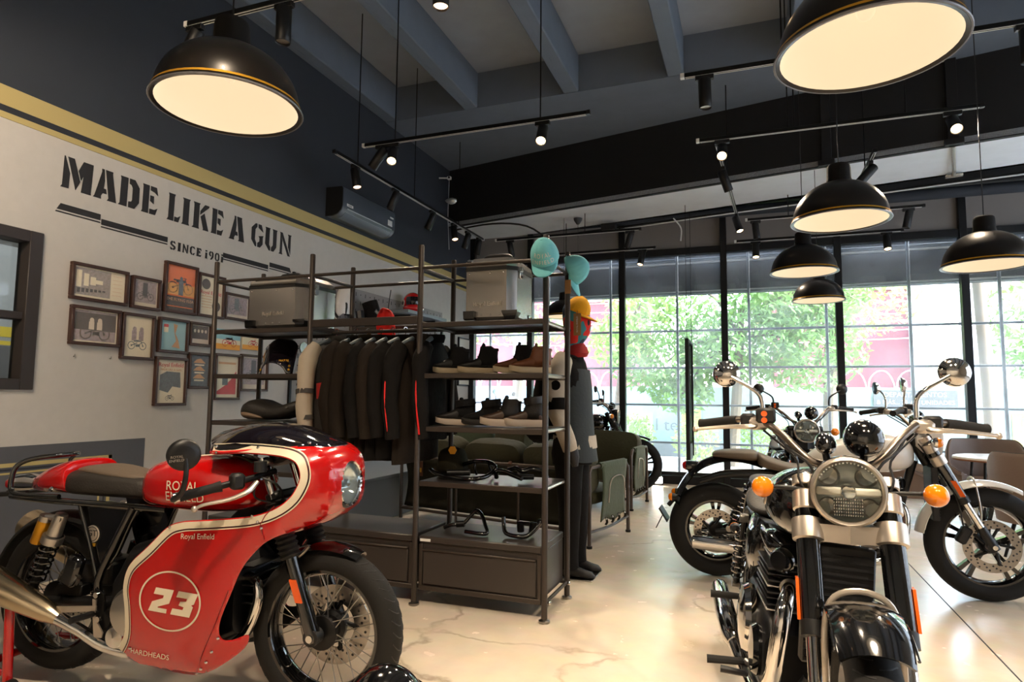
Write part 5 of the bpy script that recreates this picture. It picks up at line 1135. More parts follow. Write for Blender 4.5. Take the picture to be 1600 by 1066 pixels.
mk('seat', MB().loft([sring(x, w, a, b, 28, 3.2) for x, w, a, b in ((.085,.125,.80,.90),(.10,.137,.798,.915),(.18,.14,.797,.918),(.27,.135,.795,.908),(.37,.12,.793,.895),(.45,.10,.79,.885),(.50,.085,.79,.882))]), 'seat_dark', RT, sub=1)
mk('seat_pad', MB().loft([sring(x, w, a, b, 28, 2.4) for x, w, a, b in ((.10,.05,.90,.913),(.115,.10,.89,.925),(.2,.115,.885,.932),(.28,.11,.875,.922),(.37,.095,.87,.905),(.46,.07,.865,.892))]), 'seat_brown', RT, sub=1)
co = mk('seat_cowl', MB().loft([sring(x, w, a, b, 28, 2.8) for x, w, a, b in ((-.185,.03,.802,.83),(-.16,.07,.80,.865),(-.09,.105,.798,.895),(-.02,.13,.797,.928),(.05,.143,.797,.948),(.09,.147,.797,.955),(.112,.147,.797,.953),(.115,.13,.81,.935))]), 'red_paint', RT, sub=1)
mk('cowl_bolt', MB().lathe([(0,.006),(.008,.005),(.011,0)], (.05,-.146,.83), (0,-1,.05), 14), 'chrome', co)
mk('cowl_vents', MB().box((-.055,-.118,.86), (.03,.004,.01), .001).box((-.06,-.117,.885), (.02,.004,.008), .001), 'cream', co, kind='stuff') if False else None
# tail
tl = mk('tail_light', MB().loft([sring(x, w, a, b, 18, 2.4) for x, w, a, b in ((-.36,.03,.795,.845),(-.335,.036,.785,.855),(-.31,.036,.785,.86))]), 'red_lens', RT)
mk('tail_housing', MB().loft([sring(x, w, a, b, 18, 2.4) for x, w, a, b in ((-.31,.038,.785,.862),(-.24,.045,.79,.87),(-.17,.05,.80,.86),(-.14,.05,.80,.85))]), 'chrome', tl)
mk('grab_loop', MB().tube([(.10,-.15,.80),(-.10,-.155,.80),(-.165,-.15,.815),(-.175,-.145,.87),(-.165,-.13,.925),(-.10,-.10,.955),(-.03,-.04,.965),(-.03,.04,.965),(-.10,.10,.955),(-.165,.13,.925),(-.175,.145,.87),(-.165,.15,.815),(-.10,.155,.80),(.1,.15,.80)], .011, 10, sm=4), 'black_gloss', RT)
mk('plate_bracket', MB().tube([(-.2,-.05,.79),(-.36,-.06,.775),(-.45,-.06,.765)], .012, 8).tube([(-.2,.05,.79),(-.36,.06,.775),(-.45,.06,.765)], .012, 8), 'black_satin', RT, kind='stuff')
mk('rear_mudguard', MB().arcband((0,0,.345), .37, .15, R(48), R(168), .005, 26, .03), 'mudguard_black', RT)
for s in (-1,1):
    mk('subframe_rail', MB().tube([(-.20,s*.12,.785),(0,s*.145,.783),(.3,s*.14,.777),(.62,s*.11,.765)], .014, 10, sm=3), 'black_gloss', RT)
    mk('frame_tube', MB().tube([(.47,s*.13,.77),(.40,s*.14,.62),(.33,s*.145,.46),(.36,s*.145,.34)], .017, 10, sm=3), 'black_gloss', RT)
    mk('seat_stay', MB().tube([(.20,s*.135,.775),(.27,s*.135,.60),(.34,s*.135,.40)], .011, 10), 'black_gloss', RT)
    scv = MB().prism([(.19,.765),(.50,.772),(.46,.70),(.40,.57),(.345,.50),(.29,.50),(.26,.56),(.215,.68)], (0,s*.118,0), (1,0,0), (0,0,1), .02, -.01); mk('side_cover', scv, 'black_gloss', RT, bev=.006)
    sw = mk('swingarm', MB().tube([(.46,s*.11,.37),(.2,s*.115,.36),(0,s*.12,.345)], [.028,.024,.022], 12), 'black_satin', RT)
    mk('axle_nut', MB().cyl((0,s*.135,.345), (0,s,0), .018, .02, 6), 'chrome', sw)
    sh = coil_shock(RT, (.135,s*.165,.715), (.0,s*.16,.40), s, 'black_gloss', 'black_metal', .033)
    mk('shock_head', MB().bar((.105,s*.165,.645), (.14,s*.165,.73), .03, 16, .024), 'alu', sh); mk('collar', MB().bar((.092,s*.165,.61), (.104,s*.165,.64), .042, 18), 'alu', sh)
    mk('reservoir', MB().lathe([(0,0),(.024,0),(.026,.004),(.026,.10),(.024,.104),(0,.104)], (.012,s*.165,.605), (.38,0,.92), 18), 'reservoir_gold', sh)
    mk('reservoir_cap', MB().bar((.052,s*.165,.70), (.06,s*.165,.722), .027, 18).bar((.06,s*.165,.715), (.13,s*.165,.715), .014, 12), 'alu', sh)
    ex = mk('exhaust_silencer', MB().tube([(.20,s*.20,.315),(.17,s*.203,.328),(.15,s*.205,.337),(-.13,s*.225,.437),(-.40,s*.24,.535),(-.52,s*.245,.575),(-.535,s*.245,.58)], [.026,.034,.041,.068,.078,.078,.062], 32), 'brass_steel' if 'brass_steel' in MATS else pm('brass_steel', (196,178,150), .25, 1.), RT)
    mk('link_pipe', MB().tube([(.20,s*.20,.315),(.30,s*.19,.275),(.42,s*.17,.215),(.6,s*.15,.19)], [.026,.024,.024,.024], 16, sm=4), 'chrome', ex)
    mk('mounting_strap', MB().prism([(-.02,0),(.22,.03),(.22,.05),(.0,.03)], (.16,s*.19,.33), (1,0,0), (0,0,1), .006), 'satin_silver', ex)
    pl = mk('rearset_plate', MB().prism([(0,.14),(.05,.12),(.055,.05),(.09,.02),(.07,-.02),(.0,-.015),(-.02,.05)], (.345,s*.165,.30), (1,0,0), (0,0,1), .008), 'black_metal', RT)
    mk('heel_guard', MB().prism([(0,.13),(.018,.128),(.016,.06),(.06,.0),(.055,-.02),(.018,-.02),(.008,.05)], (.355,s*.185,.275), (1,0,0), (0,0,1), .006), 'satin_silver', pl)
    mk('footpeg', MB().tube([(.36,s*.17,.345),(.36,s*.29,.35)], .013, 10), 'black_satin', pl); mk('bolt', MB().cyl((.37,s*.18,.42), (0,s,0), .012, .012, 10).cyl((.385,s*.18,.325), (0,s,0), .012, .012, 10), 'chrome', pl, kind='stuff')
    mk('reservoir_box', MB().box((.215,s*.16,.50), (.075,.05,.13), .014, Matrix.Rotation(.3,3,'Y')), 'black_gloss', RT)
mk('badge', MB().lathe([(0,.003),(.032,.003),(.036,.001),(.036,0)], (.272,-.131,.65), (0,-1,0), 32), 'satin_silver', RT)
mk('badge_ring', MB().lathe([(.028,.004),(.031,.004),(.031,.0035),(.028,.0035)], (.272,-.131,.65), (0,-1,0), 32, closed=True), 'black_satin', RT); text('badge_lettering', 'GT', 'black_satin', RT, (.272,-.1345,.652), (1,0,0), (0,0,1), .036)
mk('badge_plate', MB().box((.272,-.132,.605), (.035,.004,.014), .001), 'gold', RT)
mk('chain_guard', MB().box((.17,.125,.43), (.32,.03,.02), .005), 'black_satin', RT); mk('battery_box', MB().box((.25,0,.47), (.16,.17,.10), .012), 'black_plastic', RT)
mk('fuse_tray', MB().box((.16,-.10,.405), (.13,.05,.05), .004), 'black_metal', RT)
en = mk('engine', MB().loft([sring(x, .16, a, b, 24, 5) for x, a, b in ((.42,.28,.5),(.48,.22,.62),(.7,.2,.68),(.9,.24,.66),(1.0,.3,.55))]), 'engine_black', RT)
mk('clutch_cover', MB().lathe([(.10,.0),(.102,.02),(.085,.04),(.0,.05)], (.535,-.155,.36), (0,-1,0), 32), 'alu', en); mk('sprocket_cover', MB().lathe([(.05,.0),(.052,.02),(.04,.035),(.0,.04)], (.47,-.155,.26), (0,-1,0), 24), 'chrome', en)
for k in range(5): mk('cooling_fin', MB().box((1.0,0,.42+.035*k), (.1,.22,.008), .003), 'engine_black', en)
for s in (-1,1): mk('header_pipe', MB().tube([(.96,s*.07,.52),(1.04,s*.08,.50),(1.06,s*.09,.42),(1.0,s*.1,.28),(.85,s*.12,.2)], .021, 14, sm=4), 'chrome', en)
# fork
fdx, fdz = -.355, .935
def FP(q, y): return V((1.32+fdx*q, y, .318+fdz*q))
for s in (-1,1):
    y = s*.10
    f = mk('fork_leg', MB().tube([FP(-.02,y), FP(.0,y), FP(.33,y)], [.026,.03,.027], 20), 'black_gloss', RT)
    gt = MB().tube([FP(.31+.0105*i,y) for i in range(23)], [.043 if i % 2 else .035 for i in range(23)], 20); mk('gaiter', gt, 'rubber', f)
    mk('upper_tube', MB().bar(FP(.55,y), FP(.72,y), .0205, 14), 'chrome', f)
    mk('axle_foot', MB().bar(V((1.32,y-.024,.318)), V((1.32,y+.024,.318)), .032, 18), 'black_satin', f); mk('axle_bolt', MB().cyl((1.32,y+s*.024,.318), (0,s,0), .014, .01, 14), 'chrome', f)
    rf = MB().loft([[FP(q, y+s*.03)+V((sx*.014,sy*.004,0)) for sx, sy in ((-1,-1),(1,-1),(1,1),(-1,1))] for q in (.14,.145,.225,.23)]); mk('reflector', rf, 'orange_reflector', f)
    mk('mudguard_stay', MB().tube([FP(.30,s*.075), V((1.24,s*.07,.62)), V((1.26,s*.055,.645))], .008, 8), 'steel', f)
mk('caliper', MB().box((1.22,.085,.36), (.06,.05,.11), .012, Matrix.Rotation(.3,3,'Y')), 'black_satin', RT)
mk('front_mudguard', MB().arcband((1.32,0,.312), .346, lambda q: .09+.035*sin(pi*q), R(64), R(118), .004, 22, .022), 'black_gloss', RT)
mk('lower_yoke', MB().box(FP(.56,0), (.06,.24,.035), .008, Matrix.Rotation(-.36,3,'Y')), 'black_satin', RT); mk('top_yoke', MB().box(FP(.70,0), (.07,.24,.03), .008, Matrix.Rotation(-.36,3,'Y')), 'alu', RT)
mk('clocks', MB().cyl((1.13,-.055,.99), (-.6,0,.8), .045, .05, 24).cyl((1.13,.055,.99), (-.6,0,.8), .045, .05, 24), 'black_satin', RT, kind='stuff')
for s in (-1,1):
    cb = mk('clip_on_bar', MB().tube([(1.13,s*.11,.945),(1.1,s*.2,.928),(.985,s*.315,.892),(.915,s*.40,.868)], .012, 10), 'black_metal', RT)
    mk('grip', MB().tube([(1.02,s*.285,.902),(1.0,s*.305,.896),(.925,s*.39,.872)], [.021,.018,.0175], 14), 'rubber', cb)
    mk('bar_end', MB().tube([(.925,s*.39,.872),(.912,s*.404,.868)], [.019,.021], 14), 'chrome', cb)
    mk('switchgear', MB().box((1.06,s*.25,.918), (.055,.05,.06), .01, Matrix.Rotation(s*.6,3,'Z')), 'black_plastic', cb)
    lv = MB().tube([(1.13,s*.225,.915),(1.125,s*.27,.885),(1.08,s*.315,.86),(1.01,s*.36,.845),(.985,s*.38,.83)], [.011,.013,.010,.008,.008], 10, sm=4, flat=.7).ell((.985,s*.38,.83), (.012,.012,.012), 12, 8); mk('lever', lv, 'satin_silver', cb)
    mk('reservoir', MB().cyl((1.125,s*.20,.95), (0,0,1), .024, .04, 18), 'black_plastic', cb)
    mk('hose', MB().tube([(1.13,s*.2,.93),(1.18,s*.17,.9),(1.16,s*.1,.84),(1.1,s*.08,.78)], .005, 6, sm=4).tube([(1.12,s*.22,.91),(1.1,s*.19,.85),(1.14,s*.13,.82)], .004, 6, sm=4), 'black_plastic', cb, kind='stuff')
    mi = mk('mirror', MB().lathe([(0,.018),(.032,.017),(.050,.012),(.056,.004),(.057,-.008),(.054,-.012)], (.975,s*.435,1.03), (.93,s*-.36*-1,-.05) if s > 0 else (.72,-.62,-.05), 40), 'black_satin', RT)
    mk('mirror_glass', MB().lathe([(0,-.0115),(.053,-.0115)], (.975,s*.435,1.03), (.93,.36,-.05) if s > 0 else (.72,-.62,-.05), 36), 'mirror_glass', mi)
    mk('mirror_stem', MB().tube([(.915,s*.40,.868),(.935,s*.425,.872),(.975,s*.435,.90),(.99,s*.437,.96),(.985,s*.437,1.02)], [.012,.012,.010,.009,.009], 10, sm=4), 'black_satin', mi)
    if s < 0:
        for k, wd in enumerate(('ROYAL','ENFIELD')): text('lettering', wd, 'satin_silver', mi, V((.975,-.435,1.03))+V((.72,-.62,-.05))*.0195+V((-.025*.65,-.025*.75,-.004-.013*k)), (.62,.72,.08), (0,0,1), .013)
# stand
sd = thing('paddock_stand', 'red tubular rear paddock stand under the racer at the left edge', 'stand', (-2.865, 2.107, 0), R(6.2))
for s in (-1,1):
    mk('upright', MB().tube([(-.105,s*.215,.375),(-.105,s*.218,.35),(-.09,s*.222,.12),(-.085,s*.222,.05)], .019, 10), 'dark_red' if False else 'red_paint', sd)
    mk('cradle', MB().tube([(-.105,s*.214,.36),(-.05,s*.19,.35),(.0,s*.17,.345)], .016, 8), 'red_paint', sd)
    mk('caster', MB().cyl((-.04,s*.245-.015,.035), (0,1,0), .035, .03, 18), 'rubber', sd)
    mk('side_tube', MB().bar((-.09,s*.222,.08), (-.30,s*.19,.07), .016, 10), 'red_paint', sd)
    mk('foot_bar', MB().tube([(-.09,s*.222,.05),(-.03,s*.235,.04)], .014, 8), 'red_paint', sd)
mk('cross_tube', MB().bar((-.30,-.2,.07), (-.30,.2,.07), .018, 10), 'red_paint', sd)
# ================================================================ seating
pm('canvas_olive', (66,64,40), .9, var=.12, bump=.3, sc_=40, sheen=.2); pm('canvas_green', (74,84,62), .9, var=.1, bump=.3, sc_=40, sheen=.2); pm('canvas_dark', (40,38,26), .92, var=.1, bump=.25, sc_=40)
pm('leather_strap', (96,58,34), .55); pm('tube_steel', (92,82,76), .35, .7); pm('leather_taupe', (108,90,80), .48, bump=.1, sc_=60); pm('table_white', (224,220,214), .3); pm('wood_edge', (120,74,44), .5)
def cushion(m, c, d, rot=None, e=3.2):
    n = 10; vs = []; c = V(c)
    tmp = MB().box((0,0,0), (1,1,1))
    rings = []
    for i in range(13):
        v = -1+2*i/12; k = (1-abs(v)**e)**(1/e) if abs(v) < 1 else .0; k = max(k, .05); ring = []
        for j in range(28):
            a = 2*pi*j/28; x = math.copysign(abs(cos(a))**(2/4.5), cos(a))*d[0]/2*(.90+.10*k); z = math.copysign(abs(sin(a))**(2/4.5), sin(a))*d[2]/2*(.88+.12*k)
            p = V((x*(1 if abs(v) < .99 else .86), v*d[1]/2, z*(1 if abs(v) < .99 else .86)))
            if rot is not None: p = rot @ p
            ring.append(c+p)
        rings.append(ring)
    return m.loft(rings)
def sofa(label, loc, rz, L, D, n, back_far=False, cat='sofa', name='sofa', pillows=()):
    t = thing(name, label, cat, loc, rz, 'green canvas seating')
    yb = D if back_far else 0.; s = -1 if back_far else 1
    def Y(q): return yb+s*q
    for x in (0, L):
        f = mk('end_frame', MB().tube([(x,Y(0),.0),(x,Y(0),.62),(x,Y(.03),.66),(x,Y(D-.06),.66),(x,Y(D),.60),(x,Y(D),0)], .017, 10), 'tube_steel', t)
        mk('bottom_tube', MB().tube([(x,Y(.0),.13),(x,Y(D*.5),.12),(x,Y(D),.15)], .013, 8, sm=3), 'tube_steel', f)
        for y in (0, D): mk('foot', MB().cyl((x,Y(y),0), (0,0,1), .024, .02, 12), 'rubber', f)
        e = 1 if x else -1
        ar = MB().loft([[(x-e*.006, Y(a), z), (x+e*.026, Y(a), z-.0)] for a, z in ((.22,.665),(.22,.665))], closed=False, cap=False)
        sl = MB()
        for i in range(9):
            pass
        rows = [[(x+e*(.020+.014*sin(4*v+u*2)), Y(.20+(D-.30)*u), .685-.50*v+.02*sin(9*u)*v) for u in [k/12 for k in range(13)]] for v in [k/10 for k in range(11)]]
        am = mk('arm_canvas', MB().loft(rows, closed=False, cap=False), 'canvas_green', t, solid=.008)
        mk('arm_top', MB().tube([(x,Y(.19),.662),(x,Y(D-.09),.662)], .030, 12), 'canvas_green', am)
        for k in range(4):
            y = .26+(D-.42)*k/3; st = mk('strap', MB().tube([(x+e*.035,Y(y),.22+.0*k),(x+e*.02,Y(y+.05),.17),(x-e*.02,Y(y+.11),.135)], .011, 6, flat=.3), 'canvas_dark', am); mk('buckle', MB().box((x+e*.037,Y(y),.21), (.006,.03,.02), .002), 'steel', st)
        mk('arm_loop', MB().tube([(x+e*.04,Y(.30),.34),(x+e*.045,Y(.34),.52),(x+e*.045,Y(.5),.56),(x+e*.045,Y(.62*D/.82),.52),(x+e*.04,Y(.66*D/.82),.34)], .006, 6, sm=4), 'satin_silver', am)
    mk('rear_rail', MB().bar((0,Y(0),.64), (L,Y(0),.64), .016, 10), 'tube_steel', t); mk('low_rail', MB().bar((0,Y(0),.13), (L,Y(0),.13), .014, 10), 'tube_steel', t); mk('front_rail', MB().bar((0,Y(D),.30), (L,Y(D),.30), .014, 10), 'tube_steel', t)
    if L > 1.2:
        for k in (1,2): mk('rear_leg', MB().bar((L*k/3,Y(0),0), (L*k/3,Y(0),.64), .013, 10), 'tube_steel', t)
    bp = MB().loft([[(L*u/24+.02*(1-2*u/24), Y(.03+.05*sin(pi*v)+.01*sin(u*1.9)*sin(3*v)), .62-.47*v) for u in range(25)] for v in [k/8 for k in range(9)]], closed=False, cap=False); mk('back_canvas', bp, 'canvas_dark', t, solid=.01)
    for k in range(4 if L > 1.2 else 2):
        x = L*(k+.5)/(4 if L > 1.2 else 2); sp = mk('leather_strap', MB().box((x,Y(-.012),.54), (.05,.012,.16), .003).tube([(x,Y(-.02),.645),(x,Y(.0),.665),(x,Y(.02),.645)], .02, 8, flat=.3), 'leather_strap', t); mk('buckle', MB().box((x,Y(-.022),.52), (.035,.008,.045), .003), 'brass', sp)
    sm = MB(); cushion(sm, (L/2,Y(D*.55),.38), (L-.06, D*.78, .17)); mk('seat_cushion', sm, 'canvas_olive', t)
    w = (L-.06)/n
    for k in range(n):
        cm = cushion(MB(), (.03+w*(k+.5),Y(.17),.615), (w*.98, .22, .46), Matrix.Rotation(s*.20,3,'X')); mk('back_cushion', wrinkle(cm, .012, 5, k+L), 'canvas_olive', t)
    return t
rz = R(-12.5); ux, uy = cos(rz), sin(rz)
sofa('long olive canvas sofa on a steel tube frame, its back to the rack', (-1.285-2.1*ux, 5.33-2.1*uy, 0), rz, 2.1, .82, 3)
sofa('olive canvas armchair with a large back cushion, beyond the sofa', (-1.33-.72, 7.28+.05, 0), R(-5), .78, .72, 1, True, 'armchair', 'armchair')
for i, (x, y, z, r_, c, lab) in enumerate(((-2.62,5.98,.78,.3,'canvas_green','pale green scatter cushion propped at the left of the sofa'), (-2.18,5.9,.80,-.2,'canvas_olive','olive scatter cushion leaning beside the pale green one'), (-1.75,5.98,.66,.1,'canvas_green','small green cushion in the right corner of the sofa'))):
    t = thing('scatter_cushion', lab, 'cushion', (x, y, z), rz+r_, 'scatter cushions'); mk('cover', wrinkle(cushion(MB(), (0,0,0), (.42,.15,.36), Matrix.Rotation(-.2,3,'X'), 2.), .01, 6, i), c, t); mk('piping', MB().tube([(.205*math.copysign(abs(cos(a))**.5,cos(a)),-.0,.17*math.copysign(abs(sin(a))**.5,sin(a))) for a in [2*pi*k/32 for k in range(32)]], .005, 6, closed=True), c, t)
def tub_chair(label, loc, rz):
    t = thing('tub_chair', label, 'armchair', loc, rz, 'brown leather tub chairs')
    rings = []
    for i in range(41):
        a = R(-128)+R(256)*i/40; q = abs(a)/R(128)
        top = .84-.27*smooth(.38, .78, q)-.05*smooth(.8, 1, q); fl = .03+.04*(1-q)
        d = V((-cos(a), sin(a), 0)); ro = .335; ring = []
        for r_, z in ((ro-.06,.30),(ro,.28),(ro+fl*.6,.5),(ro+fl,top-.03),(ro+fl-.012,top),(ro+fl-.04,top),(ro+fl-.055,top-.03),(ro-.055,.5)): ring.append(d*r_+V((0,0,z)))
        rings.append(ring)
    mk('shell', MB().loft(rings), 'leather_taupe', t, ang=50)
    mk('seat', MB().lathe([(0,.45),(.2,.455),(.26,.44),(.28,.40),(.27,.32),(0,.31)], (0.02,0,0), (0,0,1), 36), 'leather_taupe', t)
    mk('seam', MB().tube([(-cos(a)*(.337+.03+.04*(1-abs(a)/R(128))-.026), sin(a)*(.337+.03+.04*(1-abs(a)/R(128))-.026), .842-.27*smooth(.38,.78,abs(a)/R(128))-.05*smooth(.8,1,abs(a)/R(128))) for a in [R(-126)+R(252)*i/40 for i in range(41)]], .004, 5), 'seat_dark', t)
    for sx, sy in ((-1,-1),(-1,1),(1,-1),(1,1)): mk('leg', MB().bar((sx*.17,sy*.17,.31), (sx*.24,sy*.24,0), .016, 10, .011), 'black_metal', t)
    return t
tub_chair('brown leather tub chair behind the round white table', (2.30, 8.05, 0), R(-95))
tub_chair('brown leather tub chair in front of the table at the right edge', (2.22, 6.45, 0), R(60))
tub_chair('brown leather tub chair half hidden behind the white front mudguard', (1.50, 7.78, 0), R(-20))
tb = thing('round_table', 'small round table with a white top among the brown chairs', 'table', (2.16, 7.2, 0))
mk('table_top', MB().lathe([(0,.70),(.35,.70),(.38,.705),(.385,.72),(.38,.735),(.36,.74),(0,.74)], (0,0,0), (0,0,1), 48), 'table_white', tb); mk('edge_band', MB().lathe([(.386,.703),(.389,.71),(.386,.718)], (0,0,0), (0,0,1), 48), 'wood_edge', tb)
for k in range(4): a = pi/4+k*pi/2; mk('leg', MB().bar((.26*cos(a),.26*sin(a),.70), (.33*cos(a),.33*sin(a),0), .012, 8), 'black_metal', tb)
# plinth, hanging frame, kiosk, helmet on stool
pm('plinth_grey', (112,120,128), .5); pl_ = thing('display_plinth', 'low grey display plinth along the pegboard wall', 'plinth', (-3.92, 6.5, 0))
mk('body', MB().box((0,0,.21), (.86,3.9,.42), .006), 'plinth_grey', pl_); mk('top_slab', MB().box((.01,0,.435), (.92,3.96,.03), .005), 'plinth_grey', pl_)
hs = thing('hanging_sign_frame', 'tall narrow black sign frame hanging on two cables near the window', 'sign', (-.80, 8.99, .42))
mk('near_upright', MB().box((0,-.10,.82), (.05,.03,1.64), .003), 'black_satin', hs); mk('far_upright', MB().box((.03,.30,.82), (.03,.02,1.55), .003), 'black_satin', hs)
mk('top_bar', MB().loft([[(x-.02,-.1,1.6),(x+.02,-.1,1.6),(x+.02,-.1,1.64),(x-.02,-.1,1.64)] if k == 0 else [(.015,.3,1.56),(.045,.3,1.56),(.045,.3,1.60),(.015,.3,1.60)] for k, x in enumerate((0,.03))]), 'black_satin', hs)
mk('bottom_bar', MB().box((.015,.1,.12), (.03,.42,.22), .003), 'black_satin', hs); mk('pane', MB().box((.015,.1,.9), (.004,.38,1.35)), 'window_glass', hs)
for x, y in ((0,-.08),(.03,.28)): mk('cable', MB().bar((x,y,1.62), (x,y,3.48), .004, 6), 'black_metal', hs)
ks = thing('display_stand', 'slim grey display stand with a red label near the window corner', 'stand', (-3.55, 8.8, 0))
mk('column', MB().box((0,0,.33), (.26,.2,.66), .008), 'plate_grey', ks); mk('header', MB().box((0,0,.79), (.26,.2,.26), .008), 'white_plastic', ks); mk('label', MB().box((.03,-.104,.42), (.09,.004,.12), .001), 'piping_red', ks); mk('window_slot', MB().box((.03,-.104,.8), (.14,.004,.16), .001), 'plate_grey', ks)
hm = thing('motorcycle_helmet', 'glossy black helmet just showing at the bottom edge beside the racer', 'helmet', (-1.035, 1.735, .195))
mk('shell', MB().ell((0,0,.13), (.125,.105,.125), 32, 20, z0=-.85), 'black_gloss', hm); mk('visor', MB().lathe([(.128,.07),(.127,.11),(.118,.16)], (0,0,.02), (0,0,1), 24, R(-60), R(60)), 'smoke_screen', hm); mk('rim', MB().lathe([(.07,.0),(.085,.0),(.09,.02)], (0,0,.015), (0,0,1), 28), 'rubber', hm)
so_ = thing('low_stool', 'low black stool under the helmet, below the photo edge', 'stool', (-1.035, 1.735, 0)); mk('seat', MB().cyl((0,0,.15), (0,0,1), .16, .045, 28, .01), 'black_satin', so_)
for k in range(4): a = pi/4+k*pi/2; mk('leg', MB().bar((.10*cos(a),.10*sin(a),.15), (.13*cos(a),.13*sin(a),0), .014, 8), 'black_metal', so_)
cruiser('red and white motorcycle parked outside the window, seen under the shoe shelves', (-3.2, 11.1, -.02), R(176), R(-8), tank='red_paint', fend='white_paint', detail='black', clamp='black_satin')
# ================================================================ left wall: slogan, pictures, inner window, pegboard, air conditioner
GL = {
'M': [[(0,0),(.25,.01),(.27,.49),(.10,1),(.07,1),(.05,.08)],[(.18,1),(.38,1),(.60,.32),(.47,.02)],[(.68,1),(1,1),(.96,.06),(.97,0),(.65,0),(.70,.54),(.62,.38),(.53,.66)]],
'A': [[(0,0),(.34,0),(.33,.10),(.40,.2),(.57,.2),(.53,.36),(.43,.36),(.46,.62),(.42,1),(.32,1),(.33,.9),(.06,.06)],[(.48,1),(.80,1),(.79,.92),(.98,.06),(1,0),(.60,0),(.66,.08)]],
'D': [[(.06,1),(.42,1),(.40,0),(0,0),(.07,.08),(.09,.92)],[(.50,1),(.76,1),(1,.76),(1,.24),(.78,0),(.48,0),(.48,.2),(.62,.22),(.66,.3),(.66,.7),(.60,.79),(.50,.82)]],
'E': [[(.05,1),(.45,1),(.43,0),(0,0),(.06,.08),(.08,.92)],[(.53,1),(.9,1),(1,.72),(.8,.80),(.53,.84)],[(.52,.66),(.75,.66),(.75,.38),(.52,.46)],[(.51,.18),(.8,.18),(1,.26),(.87,0),(.5,0)]],
'L': [[(.08,1),(.58,1),(.52,.9),(.48,0),(0,0),(.10,.1),(.12,.9)],[(.56,.18),(.78,.17),(1,.26),(.86,0),(.55,0)]],
'I': [[(.06,1),(1,1),(.88,.92),(.84,.08),(.94,0),(0,0),(.14,.08),(.18,.92)]],
'K': [[(.06,1),(.46,1),(.41,.92),(.40,.08),(.43,0),(0,0),(.09,.08),(.11,.92)],[(.74,1),(1,1),(.98,.93),(.47,.56),(.48,.72)],[(.5,.50),(.72,.66),(.98,.06),(1,0),(.66,0),(.68,.06)]],
'G': [[(.34,1),(.46,1),(.46,.86),(.32,.74),(.30,.3),(.42,.16),(.42,0),(.34,0),(.02,.26),(.02,.78)],[(.56,1),(.82,1),(.98,.70),(.58,.84)],[(.60,.48),(1,.55),(.95,.45),(.95,.16),(.74,0),(.52,0),(.52,.18),(.68,.26),(.68,.40)]],
'C': [[(.34,1),(.46,1),(.46,.86),(.34,.74),(.32,.3),(.44,.16),(.44,0),(.34,0),(.04,.26),(.04,.78)],[(.56,1),(.80,1),(.98,.72),(.56,.86)],[(.56,.14),(.98,.3),(.78,0),(.56,0)]],
'U': [[(.02,1),(.42,1),(.37,.92),(.34,.26),(.44,.17),(.44,0),(.34,0),(.02,.26),(.06,.92)],[(.60,1),(1,1),(.95,.92),(.93,.22),(.72,0),(.52,0),(.52,.16),(.66,.28),(.65,.92)]],
'N': [[(.0,0),(.30,0),(.25,.08),(.26,.62),(.10,.92),(.08,.08)],[(.06,1),(.26,1),(.92,.0),(.74,0),(.12,.9)],[(.70,1),(1,1),(.95,.92),(.94,.10),(.74,.42),(.76,.92)]],
'S': [[(.46,1),(.46,.82),(.34,.76),(.36,.66),(.9,.44),(.96,.2),(.72,0),(.54,0),(.54,.18),(.66,.24),(.64,.32),(.1,.56),(.06,.8),(.24,1)],[(.56,1),(.78,1),(.92,.72),(.56,.84)],[(.44,0),(.44,.16),(.04,.28),(.16,0)]],
'9': [[(.45,1),(.45,.85),(.30,.74),(.30,.62),(.45,.52),(.45,.38),(.3,.38),(.04,.56),(.04,.82),(.24,1)],[(.55,1),(.74,1),(.96,.82),(.94,.34),(.6,0),(.3,0),(.56,.3),(.66,.44),(.66,.76),(.55,.85)]],
'0': [[(.45,1),(.45,.85),(.30,.72),(.30,.28),(.45,.15),(.45,0),(.28,0),(.04,.24),(.04,.76),(.28,1)],[(.55,1),(.72,1),(.96,.76),(.96,.24),(.72,0),(.55,0),(.55,.15),(.70,.28),(.70,.72),(.55,.85)]],
'1': [[(.2,.70),(.8,.70),(.76,.06),(.86,0),(.12,0),(.24,.06),(.26,.64)],[(.26,1),(.78,1),(.78,.82),(.26,.82)]],
}
def glyph(par, ch, y0, y1, z0, z1):
    m = MB()
    for poly in GL[ch]: m.prism([(y0+(y1-y0)*a, z0+(z1-z0)*b) for a, b in poly], (LX,0,0), (0,1,0), (0,0,1), .0035)
    o = mk('letter', m, 'sign_ink', par, ang=0, kind='stuff'); return o
sg = thing('wall_slogan', 'dark stencilled slogan MADE LIKE A GUN painted high on the pale wall', 'lettering', (0,0,0))
for ch, a, b in (('M',2.926,3.150),('A',3.158,3.338),('D',3.354,3.525),('E',3.546,3.690),('L',3.780,3.910),('I',3.923,4.006),('K',4.027,4.205),('E',4.233,4.370),('A',4.438,4.627),('G',4.714,4.874),('U',4.896,5.067),('N',5.095,5.275)): glyph(sg, ch, a, b, 2.655, 2.878)
sn = thing('wall_motto', 'small stencilled line SINCE 1901 between bars under the slogan', 'lettering', (0,0,0)); y = 3.825
for ch, w, sp in (('S',.058,.016),('I',.034,.014),('N',.062,.013),('C',.056,.014),('E',.052,.034),('1',.036,.012),('9',.052,.014),('0',.052,.012),('1',.036,0)):
    glyph(sn, ch, y, y+w, 2.418, 2.49); y += w+sp
